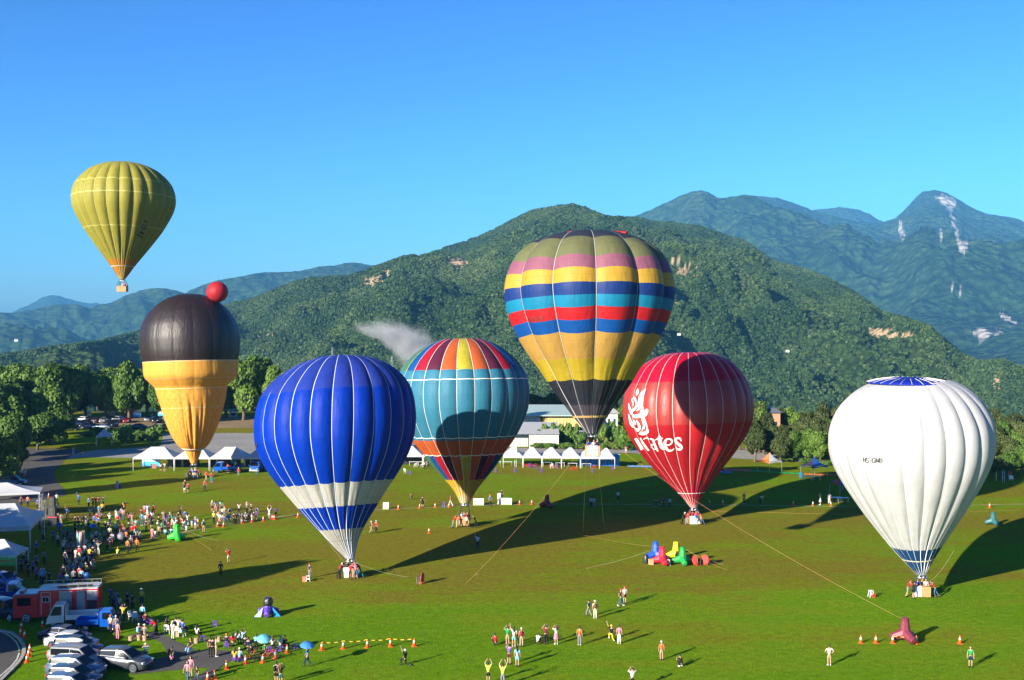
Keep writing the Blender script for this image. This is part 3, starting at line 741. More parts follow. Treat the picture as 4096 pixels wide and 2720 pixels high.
B.strokes('registration_text', text_strokes('GEN', 40, 634, 30, 6, 0.0, 0.75), mat('navy_print', (0.004, 0.012, 0.10), 0.7, vary=0))
t = MB(); t.lathe([(0, 2.6), (0.14, 2.5), (0.3, 1.2), (0.33, 0.02)], 32)
t.build('crown_cap', FB2, B.env, loc=B.top(-0.22), smooth=True)
blue_b = B; gondola(B, 0.06, 1.6, 1.2, 1.1, 0.15, [('fleft', M_BAN2)])

# --- 4 aqua balloon with rainbow gores
FAQ = fabric('aqua_nylon', (0.05, 0.27, 0.42), 0.26); FYE = fabric('golden_yellow', (0.80, 0.50, 0.03), 0.25); FY2 = fabric('lemon_yellow', (0.66, 0.56, 0.05), 0.25)
FRD = fabric('crimson', (0.52, 0.012, 0.04), 0.25); FPU = fabric('plum', (0.13, 0.018, 0.055), 0.2); FOR = fabric('coral_orange', (0.72, 0.14, 0.035), 0.25); FBL = fabric('deep_blue', (0.006, 0.10, 0.36), 0.2); FGN = fabric('moss_green', (0.10, 0.22, 0.07), 0.2)
seq = [FY2, FOR, FPU, FRD, FBL, FGN, FAQ, FGN, FBL, FRD, FPU, FOR, FY2, FOR, FPU, FRD, FBL, FGN, FAQ, FGN, FBL, FRD, FPU, FOR]
B = Balloon('hot_air_balloon', 'aqua balloon with rainbow striped crown, basket just off the grass', 29 * F / 858, (1560, 1320), 1.96,
            [(68, 400, 720), (74, 375, 745), (90, 330, 790), (110, 288, 832), (140, 240, 880), (200, 165, 950), (250, 120, 1000), (300, 90, 1040), (350, 66, 1066), (420, 48, 1084), (500, 42, 1092), (600, 52, 1084), (700, 88, 1054), (800, 140, 1008), (870, 185, 966), (960, 258, 898), (1050, 328, 840), (1165, 430, 752), (1240, 490, 690), (1300, 525, 652), (1355, 550, 622)],
            (586, 1355), (562, 68), away=4, phase=-2.5, bulge=0.03)
B.build([(1165, FYE), (968, seq), (850, FOR), (315, FAQ), (68, seq)], tape=M_TAPE, tapew=0.05)
for y in (388, 830, 968): B.ring(y, M_TAPE, 0.09)
t = MB(); t.lathe([(-0.12, 2.8), (0.03, 2.85), (0.12, 2.7), (0.26, 1.6), (0.32, 0.02)], 40)
t.build('crown_cap', fabric('crown_yellow', (0.62, 0.56, 0.07)), B.env, loc=B.top(-0.2), smooth=True)
aqua_b = B; gondola(B, B.P0.z - 2.95, 1.35, 1.2, 1.15, -0.1, [('left', M_BAN2)], my=-0.2)

# --- 5 multicoloured balloon off the ground
C = {k: fabric(k, c) for k, c in {'slate_nylon': (0.045, 0.05, 0.075), 'sage_olive': (0.20, 0.21, 0.095), 'dusty_mauve': (0.36, 0.13, 0.20), 'mustard': (0.70, 0.42, 0.05), 'navy_blue': (0.012, 0.05, 0.25),
     'cyan_blue': (0.01, 0.27, 0.48), 'scarlet': (0.66, 0.018, 0.025), 'cobalt': (0.005, 0.10, 0.42), 'tan_nylon': (0.62, 0.36, 0.085), 'ochre_yellow': (0.58, 0.42, 0.03), 'charcoal_nylon': (0.030, 0.032, 0.048), 'grape_grey': (0.085, 0.070, 0.095)}.items()}
B = Balloon('hot_air_balloon', 'large balloon with rainbow horizontal bands and bulging gores, hovering on ropes', 123, (1980, 880), 1.568,
            [(66, 470, 700), (72, 425, 755), (85, 365, 815), (105, 300, 880), (130, 245, 935), (160, 200, 985), (200, 152, 1028), (250, 116, 1066), (300, 92, 1092), (380, 68, 1116), (450, 62, 1122), (520, 72, 1114), (600, 95, 1092), (680, 130, 1062), (757, 168, 1022), (850, 225, 960), (930, 284, 905), (1020, 342, 852), (1100, 395, 796), (1170, 445, 742), (1235, 492, 702), (1290, 538, 668), (1340, 575, 642)],
            (608, 1340), (592, 64), away=5, ngore=12, phase=1.5, bulge=0.085, k=14, pleat=0.010)
B.build([(1160, C['grape_grey']), (1008, C['charcoal_nylon']), (880, C['ochre_yellow']), (730, C['tan_nylon']), (655, C['cobalt']), (582, C['scarlet']), (512, C['cyan_blue']), (438, C['navy_blue']), (352, C['mustard']), (274, C['dusty_mauve']), (148, C['sage_olive']), (64, C['slate_nylon'])], rows=80, tape=mat('grey_cord', (0.45, 0.45, 0.46), 0.6, vary=0), tapew=0.05)
B.ring(1232, mat('ochre_hem', (0.45, 0.28, 0.10), 0.7), 0.22, 'scoop_hem')
B.strokes('registration_text', text_strokes('G-FLY', 205, 655, 27, 4.5, -0.08, 0.8), mat('maroon_print', (0.12, 0.03, 0.02), 0.7, vary=0))
t = MB()
for a in (-0.35, 0.25):
    t.tube([(1.5 * math.sin(a * 4) - 0.8 + 3.4 * (a > 0), -3.6, 0.0), (0.3 + 2.4 * (a > 0), -2.2, 0.25)], [0.2, 0.12], 8)
t.build('crown_flap', C['scarlet'], B.env, loc=B.top(-0.35), smooth=True)
t = MB(); t.lathe([(0, 2.5), (0.12, 2.45), (0.26, 1.2), (0.3, 0.02)], 32)
t.build('crown_cap', C['slate_nylon'], B.env, loc=B.top(-0.3), smooth=True)
multi_b = B; gondola(B, 13.7, 1.6, 1.3, 1.12, -0.12, [('front', M_BAN)], dx=0.1)

# --- 6 red balloon
FR1 = fabric('bright_crimson', (0.62, 0.008, 0.045), 0.25, 0.4); FR2 = fabric('pale_red', (0.52, 0.050, 0.045), 0.25, 0.45, spec=0.5); FR3 = fabric('clean_red', (0.55, 0.018, 0.03), 0.25, 0.42)  # paler red for the upper middle band
B = Balloon('hot_air_balloon', 'red balloon with white Arabic calligraphy and latin word on its side', 29 * F / 848, (2440, 1380), 2.119,
            [(64, 500, 830), (70, 455, 870), (85, 405, 920), (110, 350, 975), (145, 295, 1030), (180, 250, 1065), (230, 210, 1110), (320, 158, 1168), (400, 130, 1202), (480, 116, 1218), (560, 113, 1222), (640, 124, 1214), (700, 142, 1194), (770, 175, 1160), (870, 240, 1092), (950, 300, 1032), (1050, 388, 948), (1150, 480, 878), (1245, 573, 802), (1310, 630, 762), (1380, 686, 736)],
            (711, 1380), (665, 62), away=4, phase=-6.6, bulge=0.04)
B.build([(1180, FR1), (655, FR3), (306, FR2), (62, FR1)], tape=mat('pink_tape', (0.85, 0.62, 0.58), 0.6, vary=0), tapew=0.055)
B.ring(1247, M_TAPE, 0.09)
K = 2.119 / 4.75; ox, oy = (2470 - 2440) * 2.119, (1500 - 1380) * 2.119
def em(ps): return [[(ox + x * K, oy + y * K, w * K) for x, y, w in q] for q in ps]
B.strokes('calligraphy', em([
    [(460, 215, 6), (400, 290, 48), (365, 380, 55), (352, 480, 58), (345, 560, 40), (300, 635, 5)], [(335, 225, 6), (322, 290, 44), (305, 350, 14)],
    [(228, 490, 18), (215, 425, 24), (258, 380, 34), (288, 440, 26), (300, 520, 28), (275, 590, 40), (225, 625, 46)], [(245, 450, 16), (243, 535, 18)],
    [(175, 490, 6), (185, 600, 18), (212, 690, 40), (262, 728, 55), (340, 718, 72), (400, 695, 62)], [(400, 560, 6), (372, 620, 40), (380, 700, 62), (395, 800, 66), (408, 900, 48), (382, 1000, 5)],
    [(428, 690, 20), (432, 625, 22), (468, 608, 26), (474, 655, 24), (440, 720, 22), (415, 700, 16)],
    [(170, 690, 5), (190, 800, 18), (222, 900, 30), (272, 955, 45), (330, 982, 52), (346, 930, 30), (322, 850, 24), (296, 790, 8)], [(248, 790, 24), (260, 840, 58), (290, 882, 12)],
    [(425, 760, 5), (450, 850, 18), (472, 950, 30), (478, 1015, 48), (420, 1050, 60), (355, 1030, 44)]]), M_TAPE)
B.strokes('white_lettering', em([
    [(300, 1145, 22), (350, 1230, 24), (400, 1310, 26), (432, 1364, 28)], [(378, 1125, 16), (425, 1215, 26), (482, 1300, 28), (535, 1370, 22)],
    [(425, 1152, 16), (470, 1138, 22), (508, 1165, 24)],
    [(528, 1140, 20), (578, 1155, 28), (612, 1230, 32), (648, 1310, 34), (688, 1378, 18)], [(618, 1248, 20), (562, 1262, 24), (572, 1325, 26), (640, 1350, 24)],
    [(672, 1078, 4), (678, 1130, 56), (696, 1200, 58), (728, 1290, 56), (775, 1352, 42), (805, 1345, 10)], [(610, 1165, 10), (670, 1145, 28), (742, 1138, 16)],
    [(800, 1262, 16), (885, 1245, 24), (903, 1195, 32), (868, 1152, 24), (812, 1152, 30), (785, 1212, 48), (806, 1300, 50), (862, 1362, 40), (920, 1362, 28), (952, 1335, 10)],
    [(1065, 1190, 14), (1040, 1142, 30), (992, 1138, 34), (962, 1175, 38), (988, 1230, 48), (1052, 1270, 56), (1078, 1318, 46), (1048, 1352, 40), (1000, 1342, 28), (978, 1308, 12)]]), M_TAPE)
t = MB(); t.lathe([(0, 2.6), (0.12, 2.55), (0.28, 1.2), (0.30, 0.02)], 32)
t.build('crown_cap', FR1, B.env, loc=B.top(-0.22), smooth=True)
red_b = B; gondola(B, 0.06, 1.7, 1.25, 1.1, 0.05, [('front', M_BAN2)])

# --- 7 white balloon
FW = fabric('white_nylon', (0.72, 0.72, 0.73), 0.22, 0.6, seam=0.025, bump=0.12); FN = fabric('skirt_blue', (0.010, 0.075, 0.24), 0.2); FCR = fabric('crown_blue', (0.008, 0.035, 0.55), 0.2)
B = Balloon('hot_air_balloon', 'white balloon with blue crown and blue skirt, nearest to the slope', 29 * F / 1140, (3260, 1460), 1.634,
            [(98, 350, 855), (108, 318, 888), (125, 285, 925), (150, 245, 970), (200, 188, 1032), (250, 148, 1082), (300, 120, 1118), (380, 92, 1158), (440, 84, 1172), (500, 84, 1176), (560, 92, 1172), (650, 124, 1148), (750, 178, 1102), (850, 242, 1044), (950, 312, 980), (1050, 388, 912), (1175, 486, 826), (1255, 560, 780), (1310, 610, 752), (1370, 665, 727)],
            (696, 1370), (603, 96), away=-0.5, phase=5.4, bulge=0.04)
B.build([(1172, FN), (98, FW)], tape=mat('white_thread', (0.78, 0.78, 0.78), 0.6, vary=0), tapew=0.045)
t = MB(); t.lathe([(-0.10, 4.1), (-0.02, 4.12), (0.22, 3.2), (0.42, 1.8), (0.5, 0.05)], 48)
t.build('crown_cap', FCR, B.env, loc=B.top(-0.1), smooth=True)
for a in range(24):
    th = a * math.pi / 12; q = MB(); q.tube([(4.13 * math.sin(th), 4.13 * math.cos(th), 0.0), (3.2 * math.sin(th), 3.2 * math.cos(th), 0.25), (1.8 * math.sin(th), 1.8 * math.cos(th), 0.45)], 0.022, 4)
    q.build('crown_line', M_TAPE, B.env, loc=B.top(-0.1))
B.ring(1258, mat('cream_tape', (0.75, 0.70, 0.5), 0.6, vary=0), 0.12)
B.strokes('registration_text', text_strokes('HS-GMB', 186, 551, 28, 4.2, 0.0, 0.8, 0.75), mat('grey_print', (0.06, 0.06, 0.06), 0.7, vary=0), off=0.07, step=3)
white_b = B; gondola(B, 0.06, 1.6, 1.25, 1.1, -0.12, [('fleft', M_BAN2)])
# ------------------------------------------------------------------ vegetation
def leaf_material(name, c1, c2, c3):
    c1, c2, c3 = [tuple(c * .82 for c in q) for q in (c1, c2, c3)]
    m = bpy.data.materials.new(name); m.use_nodes = True
    N, L = m.node_tree.nodes, m.node_tree.links; p = N['Principled BSDF']; out = N['Material Output']
    p.inputs['Roughness'].default_value = 0.6; p.inputs['Specular IOR Level'].default_value = 0.25
    oi = N.new('ShaderNodeObjectInfo'); geo = N.new('ShaderNodeNewGeometry')
    rnd = mathn(N, L, 'ADD', mathn(N, L, 'MULTIPLY', oi.outputs['Random'], 0.6), mathn(N, L, 'MULTIPLY', geo.outputs['Random Per Island'], 0.4))
    if name == 'hill_leaf':      # stands of different trees and clearings over the slope
        ls = noise_node(N, L, geo.outputs['Position'], 0.006, 5, 0.62)
        rnd = mathn(N, L, 'ADD', mathn(N, L, 'MULTIPLY', rnd, 0.45), mathn(N, L, 'MULTIPLY', mathn(N, L, 'SUBTRACT', ls, 0.32), 1.7))
    r = ramp(N, [(0.1, c1), (0.5, c2), (0.9, c3)]); L.new(rnd, r.inputs[0])
    L.new(r.outputs[0], p.inputs['Base Color'])
    tr = N.new('ShaderNodeBsdfTranslucent'); L.new(r.outputs[0], tr.inputs[0])
    ms = N.new('ShaderNodeMixShader'); ms.inputs[0].default_value = 0.18
    L.new(p.outputs[0], ms.inputs[1]); L.new(tr.outputs[0], ms.inputs[2]); L.new(ms.outputs[0], out.inputs[0])
    return m
M_LEAF = leaf_material('broad_leaf', (0.045, 0.100, 0.012), (0.080, 0.155, 0.018), (0.13, 0.215, 0.028))
M_LEAFD = leaf_material('dark_leaf', (0.030, 0.052, 0.012), (0.055, 0.078, 0.018), (0.085, 0.110, 0.026))
M_LEAFY = leaf_material('young_leaf', (0.06, 0.13, 0.02), (0.09, 0.18, 0.025), (0.14, 0.23, 0.04))
M_LEAFF = leaf_material('hill_leaf', (0.013, 0.040, 0.010), (0.038, 0.082, 0.018), (0.095, 0.140, 0.034))
M_BARK = mat('bark', (0.16, 0.12, 0.08), 0.9, vary=0.3, scale=3, bump=0.5)
M_BARKP = mat('pale_bark', (0.42, 0.36, 0.28), 0.9, vary=0.2, scale=3, bump=0.5)

def make_crown(name, n, m, seed, size=0.5, lobes=9, h=1.0, cut=-0.75):
    """crown of leaf clumps about a unit sphere set of lobes; real gaps, light and dark sides"""
    rng = np.random.default_rng(seed)
    L = rng.normal(size=(lobes, 3)); L /= np.linalg.norm(L, axis=1)[:, None]; L *= (0.35 + 0.32 * rng.random((lobes, 1))); L[:, 2] *= h * 0.9
    R_ = 0.30 + 0.22 * rng.random(lobes)
    L = np.concatenate([L, [[0, 0, 0.1]]]); R_ = np.append(R_, 0.5)
    w = R_ ** 2; idx = rng.choice(len(L), n, p=w / w.sum())
    d = rng.normal(size=(n, 3)); d /= np.linalg.norm(d, axis=1)[:, None]; d[:, 2] = d[:, 2] * 0.9 + 0.1
    rad = R_[idx] * (0.80 + 0.25 * rng.random(n))
    c = L[idx] + d * rad[:, None]
    # drop clumps buried inside other lobes
    keep = np.ones(n, bool)
    for l, r in zip(L, R_): keep &= np.linalg.norm(c - l, axis=1) > r * 0.68
    keep &= c[:, 2] > cut
    c = c[keep]; d = d[keep]; n = len(c)
    nrm = d + rng.normal(size=(n, 3)) * 0.5; nrm /= np.linalg.norm(nrm, axis=1)[:, None]
    t = np.cross(nrm, rng.normal(size=(n, 3))); t /= np.linalg.norm(t, axis=1)[:, None]; b = np.cross(nrm, t)
    s = size * 0.13 * (0.5 + 0.9 * rng.random(n))[:, None]
    V = np.stack([c - t * s * 1.1 - b * s * .5, c + t * s * .5 - b * s * .8, c + t * s * 1.2 + b * s * .5, c - t * s * .6 + b * s * 1.0 + nrm * s * .4], 1).reshape(-1, 3)
    return mesh_np(name, V, np.arange(4 * n).reshape(-1, 4), m)
def trunk_mesh(name, m, seed, h=0.55, r=0.035, limbs=5):
    rng = random.Random(seed); mb = MB()
    bx, by = rng.uniform(-.05, .05), rng.uniform(-.05, .05)
    mb.tube([(0, 0, -0.01), (bx * .4, by * .4, h * .5), (bx, by, h)], [r, r * .8, r * .55], 8)
    for i in range(limbs):
        a = rng.uniform(0, 6.28); z0 = h * rng.uniform(.45, .95); l = rng.uniform(.15, .28)
        mb.tube([(bx * .7, by * .7, z0), (math.cos(a) * l * .5, math.sin(a) * l * .5, z0 + l * .6), (math.cos(a) * l, math.sin(a) * l, z0 + l * 1.1)], [r * .45, r * .3, r * .12], 5)
    return mb.mesh(name, m, True)
CROWNS = {k: [make_crown('crown', n, m, 11 + i * 3 + q, size, lob, h) for i in range(4)] for q, (k, (n, m, size, lob, h)) in enumerate({
    'broad': (9500, M_LEAF, 0.36, 13, 1.0), 'dark': (8500, M_LEAFD, 0.36, 12, 1.0), 'young': (900, M_LEAFY, 0.9, 6, 1.1), 'bush': (1500, M_LEAFY, 0.75, 8, 0.7), 'thin': (700, M_LEAFD, 0.7, 7, 0.9)}.items())}
TRUNKS = {'bark': [trunk_mesh('trunk', M_BARK, i) for i in range(3)], 'pale': [trunk_mesh('trunk', M_BARKP, 9 + i, 0.6, 0.03) for i in range(2)]}
TREE_RNG = random.Random(5)
def tree(px, by, ty, wpx, kind='broad', label='', group=None, name='tree', bark='bark', squash=None, pos=None, h=None, w=None, dy=0.0):
    p = pos or G(px, by)
    if dy: p = Vector((p.x * (1 + dy / p.y), p.y + dy, 0))
    if h is None:
        h = (by - ty) / ppm(by); w = wpx / ppm(by)
    r = TREE_RNG
    o = empty(name, p, r.uniform(0, 6.28)); tag(o, label, 'bush' if name in ('bush',) else 'tree', group)
    cr = obj('crown', r.choice(CROWNS[kind]), o)
    ch = h * (0.86 if name != 'bush' else 1.0)
    cr.scale = (w / 1.75, w / 1.75, ch / 1.65); cr.location = (0, 0, h - ch * 0.52)
    if name != 'bush':
        t = obj('trunk', r.choice(TRUNKS[bark]), o); t.scale = (h * 0.9, h * 0.9, h)
    return o
side = ['leftmost', 'second from the left', 'third from the left']
def ordinal(i):
    W_ = ['first', 'second', 'third', 'fourth', 'fifth', 'sixth', 'seventh', 'eighth', 'ninth', 'tenth', 'eleventh', 'twelfth', 'thirteenth', 'fourteenth', 'fifteenth', 'sixteenth', 'seventeenth', 'eighteenth', 'nineteenth', 'twentieth']
    if i < 20: return W_[i]
    t = ['', '', 'twenty', 'thirty', 'forty', 'fifty', 'sixty'][(i + 1) // 10]
    u = (i + 1) % 10
    return t + ('-' + W_[u - 1] if u else 'th') if u else {20: 'twentieth', 30: 'thirtieth', 40: 'fortieth', 50: 'fiftieth'}[i + 1]

# left wood, tall trees behind the car park
rear = [(-60, 1690, 1460, 200), (30, 1700, 1500, 170), (115, 1690, 1458, 190), (214, 1690, 1454, 180), (287, 1684, 1463, 150), (344, 1672, 1478, 120), (421, 1676, 1459, 150), (463, 1662, 1500, 130), (517, 1690, 1436, 150), (589, 1660, 1440, 150), (660, 1690, 1470, 150),
        (740, 1690, 1480, 150), (905, 1672, 1450, 150), (975, 1680, 1432, 150), (1035, 1676, 1424, 140), (1105, 1680, 1462, 130), (1160, 1690, 1470, 130), (1230, 1690, 1490, 150), (1300, 1690, 1490, 150)]
for i, (x, b, t_, w) in enumerate(rear):
    tree(x, b, t_, w, 'broad', f'tall green broadleaf tree behind the car park, {ordinal(i)} from the left in its row', 'tall trees behind the car park')
for i, (x, b, t_, w) in enumerate([(85, 1780, 1540, 190), (10, 1790, 1520, 190), (190, 1745, 1545, 150), (-50, 1840, 1560, 230), (55, 1850, 1640, 170), (150, 1800, 1640, 150), (245, 1752, 1640, 110), (210, 1778, 1680, 110), (-10, 1930, 1720, 190), (55, 1885, 1775, 110), (-80, 2010, 1700, 200), (285, 1722, 1690, 60)]):
    tree(x, b, t_, w, 'broad', f'dense leafy tree of the dark left-hand grove beside the road, {ordinal(i)} counted from the back', 'grove on the left beside the road')
for i, (x, b, t_, w) in enumerate([(1180, 1640, 1500, 110), (840, 1640, 1520, 110), (520, 1640, 1500, 120), (390, 1640, 1510, 120), (250, 1640, 1500, 130)]):
    tree(x, b, t_, w, 'dark', f'dark tree filling the gap behind the tall front row, {ordinal(i)}', 'tall trees behind the car park')  # darker leaf colour fills in behind the front row
tree(502, 1783, 1692, 72, 'young', 'small round-crowned tree on a thin pale stem left of the ice cream balloon', bark='pale')
tree(617, 1776, 1695, 76, 'young', 'small leafy tree with forked stem between the parked cars and the gravel', bark='pale')
for i, (x, b, t_, w, l) in enumerate([(556, 1770, 1712, 62, 'bright green bush between the two small trees'), (455, 1765, 1715, 62, 'dark bush left of the small tree with the pale stem'), (590, 1742, 1712, 50, 'low green bush behind the forked small tree'),
        (395, 1735, 1705, 60, 'low bush in front of the parked blue cars'), (350, 1748, 1718, 62, 'low green bush beside the pointed white canopy')]):
    tree(x, b, t_, w, 'bush', l, 'bushes by the car park', 'bush')
# right wood
k = 0
rr = random.Random(21)
for row, (base, top, st) in enumerate([(1795, 1622, 62), (1818, 1665, 58), (1846, 1712, 55)]):
    x = 2985 + row * 17
    while x < 4170:
        t_ = top + rr.uniform(-16, 14) + (14 if 3080 < x < 3180 else 0) + (20 if x > 3960 else 0) - (12 if x < 3060 else 0)
        b_ = base + rr.uniform(-6, 6) + (12 if x > 3500 else 0)
        tree(x, b_, t_, rr.uniform(78, 104), 'dark' if rr.random() < .75 else 'broad',
             f'dark olive tree of the right-hand wood, {["back", "middle", "front"][row]} row, {ordinal(k)} from the left', 'dark wood along the right edge of the field')
        x += st * rr.uniform(.85, 1.15); k += 1
    k = 0
for i, (x, b, t_, w, kind, l) in enumerate([(2145, 1690, 1575, 110, 'dark', 'dark tree behind the long shed, next to the aqua balloon'), (2215, 1690, 1560, 120, 'dark', 'dark round tree behind the middle of the long shed'), (2290, 1690, 1570, 110, 'dark', 'dark tree behind the shed, touching the banded balloon'),
        (2360, 1690, 1600, 100, 'broad', 'tree behind the mouth of the banded balloon'), (2440, 1700, 1590, 110, 'broad', 'green tree between the banded balloon and the red balloon'), (2500, 1720, 1610, 100, 'broad', 'leafy tree partly hidden by the left flank of the red balloon'),
        (2960, 1800, 1640, 90, 'broad', 'bright tree just right of the red balloon'), (3030, 1800, 1610, 90, 'broad', 'bright green tree at the left end of the right-hand wood')]):
    tree(x, b, t_, w, kind, l)
sp = [(2178, 1782, 1690, 34), (2214, 1782, 1698, 38), (2245, 1782, 1690, 34), (2272, 1784, 1686, 40), (2305, 1784, 1700, 34), (2420, 1782, 1692, 40), (2446, 1780, 1680, 42), (2470, 1784, 1700, 36), (2494, 1790, 1700, 40), (2160, 1786, 1722, 30), (2330, 1786, 1722, 30)]
for i, (x, b, t_, w) in enumerate(sp):
    tree(x, b, t_, w, 'young', f'slim young tree planted before the sheds, {ordinal(i)} of the row', 'young trees planted by the sheds', 'sapling', 'pale')['category'] = 'sapling'
for i, (x, b, t_, w) in enumerate([(2150, 1792, 1768, 60), (2205, 1794, 1772, 70), (2268, 1795, 1770, 70), (2330, 1796, 1772, 60), (2420, 1796, 1765, 60), (2475, 1798, 1766, 64), (2510, 1802, 1775, 50), (3145, 1846, 1826, 70), (3235, 1852, 1830, 80), (3310, 1860, 1838, 70)]):
    tree(x, b, t_, w, 'bush', f'low green undergrowth bush at the far edge of the grass, {ordinal(i)} from the left', 'undergrowth at the far edge', 'bush')
tree(3985, 1922, 1822, 84, 'thin', 'small sparse tree with pale trunk right of the white balloon', bark='pale')
for i, (x, b, t_, w) in enumerate([(4030, 1905, 1800, 90), (4085, 1900, 1780, 100), (4140, 1905, 1770, 100), (3940, 1900, 1790, 90)]):
    tree(x, b, t_, w, 'broad', f'fresh green tree low at the right edge behind the blue sign, {ordinal(i)}', 'green trees at the right edge')
# unseen trees read from their long shadows, more added to shade the crowd
def shade_tree(tx, ty, h, w, label):
    T = G(tx, ty); L_ = h / math.tan(SUN_EL)
    q = T - SH * (L_ - w * 0.3)
    tree(0, 0, 0, 0, 'broad', label, 'unseen shadow-casting trees left of the view', pos=Vector((q.x, q.y, 0)), h=h, w=w)
for i, (tx, ty, h, w) in enumerate([(1080, 2275, 17, 8), (860, 2300, 16, 8), (640, 2330, 15, 9), (480, 2260, 15, 9), (330, 2180, 15, 9), (560, 2380, 15, 9), (180, 2100, 15, 9), (300, 2340, 14, 8), (520, 1850, 13, 7), (480, 1898, 12, 6), (330, 1880, 13, 8), (170, 2250, 14, 9), (120, 1900, 14, 8), (700, 2425, 13, 6), (350, 2092, 14, 8), (420, 2128, 15, 8), (385, 2160, 15, 8), (305, 2195, 15, 8), (250, 2232, 15, 8), (238, 2275, 14, 8), (245, 2325, 14, 8), (150, 2330, 14, 9), (200, 2130, 14, 9), (420, 2330, 15, 8), (660, 2390, 13, 6), (520, 2165, 15, 7), (470, 2200, 15, 7), (440, 2150, 15, 7), (402, 2235, 15, 7), (352, 2270, 15, 7), (332, 2302, 15, 7), (560, 2135, 15, 6)]):
    shade_tree(tx, ty, h, w, f'tall broadleaf tree set out of view on the left, casting shadow {ordinal(i)}')

# the wood on the big hill: one mass of crowns
def hill_forest():
    rng = np.random.default_rng(4)
    n = len(HV); nx = 900
    rows = n // nx
    P = HV.reshape(rows, nx, 3)[:301]
    Y = P[:, :, 1]
    # random points in the grid, weighted by true cell area
    i = rng.random(560000) ** 0.8 * (P.shape[0] - 2); j = rng.random(560000) * (nx - 2)
    i0, j0 = i.astype(int), j.astype(int); fi, fj = (i - i0)[:, None], (j - j0)[:, None]
    Q = P[i0, j0] * (1 - fi) * (1 - fj) + P[i0 + 1, j0] * fi * (1 - fj) + P[i0, j0 + 1] * (1 - fi) * fj + P[i0 + 1, j0 + 1] * fi * fj
    keep = rng.random(len(Q)) < np.clip(Q[:, 1] / 2300, 0.15, 1)
    # only the part of the slope that rises above the plateau
    py = HOR - (Q[:, 2] - CAM_H) / Q[:, 1] * F; px = 2048 + Q[:, 0] / Q[:, 1] * F
    keep &= (py < 1700) & (px > -200) & (px < 4300)
    for poly in sc3:
        xs = [p[0] for p in poly]; ys = [p[1] for p in poly]
        keep &= ~((px > min(xs)) & (px < max(xs)) & (py > min(ys)) & (py < max(ys)) & (rng.random(len(Q)) < 0.9))
    op = fnoise(Q[:, 0] * 0.012, Q[:, 1] * 0.006, 4, 9.0)
    keep &= (op > 0.40) | (rng.random(len(Q)) < 0.25)
    Q = Q[keep]
    me = bpy.data.meshes.new('woodland'); me.vertices.add(len(Q)); me.vertices.foreach_set('co', Q.astype(np.float32).ravel()); me.update()
    o = obj('woodland', me); tag(o, kind='stuff')
    inst = []
    col = bpy.data.collections.new('woodland_crowns')
    for s_ in range(4):
        b = leaf_blob('crown', 46, M_LEAFF, 1.0, 50 + s_, 0.85, 0.42)
        ob = bpy.data.objects.new('woodland_crown', b); col.objects.link(ob)
    ng = bpy.data.node_groups.new('woodland', 'GeometryNodeTree')
    ng.interface.new_socket('Geometry', in_out='INPUT', socket_type='NodeSocketGeometry'); ng.interface.new_socket('Geometry', in_out='OUTPUT', socket_type='NodeSocketGeometry')
    N, L = ng.nodes, ng.links
    gi = N.new('NodeGroupInput'); go = N.new('NodeGroupOutput')
    ci = N.new('GeometryNodeCollectionInfo'); ci.inputs['Collection'].default_value = col; ci.inputs['Separate Children'].default_value = True; ci.inputs['Reset Children'].default_value = True
    ip = N.new('GeometryNodeInstanceOnPoints'); ip.inputs['Pick Instance'].default_value = True
    rv = N.new('FunctionNodeRandomValue'); rv.data_type = 'FLOAT'; rv.inputs[2].default_value = 1.5; rv.inputs[3].default_value = 4.0
    rr_ = N.new('FunctionNodeRandomValue'); rr_.data_type = 'FLOAT_VECTOR'; rr_.inputs[0].default_value = (0, 0, 0); rr_.inputs[1].default_value = (0.3, 0.3, 6.28)
    L.new(gi.outputs[0], ip.inputs['Points']); L.new(ci.outputs[0], ip.inputs['Instance']); L.new(rv.outputs[1], ip.inputs['Scale']); L.new(rr_.outputs[0], ip.inputs['Rotation'])
    L.new(ip.outputs[0], go.inputs[0])
    md = o.modifiers.new('crowns', 'NODES'); md.node_group = ng
    print('woodland crowns', len(Q))
hill_forest()
# ------------------------------------------------------------------ roads, gravel, paths
sheet('dirt_lot', gp((280, 1668), (1700, 1660), (1700, 1702), (1000, 1712), (380, 1714)), 0.012, M_DIRT)
sheet('gravel', gp((250, 1838), (300, 1815), (385, 1800), (640, 1786), (655, 1733), (1000, 1732), (1705, 1735), (1700, 1832), (1100, 1829), (500, 1832), (344, 1829)), 0.016, M_GRAVEL)
sheet('gravel_track', gp((1690, 1790), (2500, 1794), (2940, 1799), (3000, 1800), (3060, 1813), (3190, 1838), (3290, 1850), (3170, 1848), (2950, 1834), (2500, 1812), (1690, 1812)), 0.020, M_GRAVEL)
sheet('verge', gp((2950, 1790), (3120, 1800), (3340, 1846), (3340, 1856), (3150, 1834), (3040, 1808), (2960, 1798)), 0.024, M_DIRT)
sheet('asphalt_road', gp((-260, 1780), (330, 1800), (262, 1838), (215, 1888), (222, 1925), (264, 1962), (258, 1985), (190, 1996), (100, 2014), (-260, 2060)), 0.020, M_ASPH)
sheet('road', gp((-400, 2490), (-60, 2515), (22, 2530), (62, 2558), (82, 2590), (80, 2622), (60, 2652), (18, 2694), (-50, 2765), (-400, 2930)), 0.020, M_ASPH)
sheet('path', gp((500, 2548), (560, 2530), (625, 2526), (668, 2545), (705, 2566), (782, 2598), (745, 2612), (700, 2622), (662, 2600), (650, 2575), (615, 2556)), 0.016, M_ASPH)
sheet('path', gp((520, 2700), (560, 2650), (680, 2625), (745, 2606), (860, 2599), (925, 2604), (930, 2642), (898, 2656), (862, 2682), (832, 2730), (738, 2730), (806, 2694), (842, 2670), (760, 2674)), 0.020, M_ASPH)
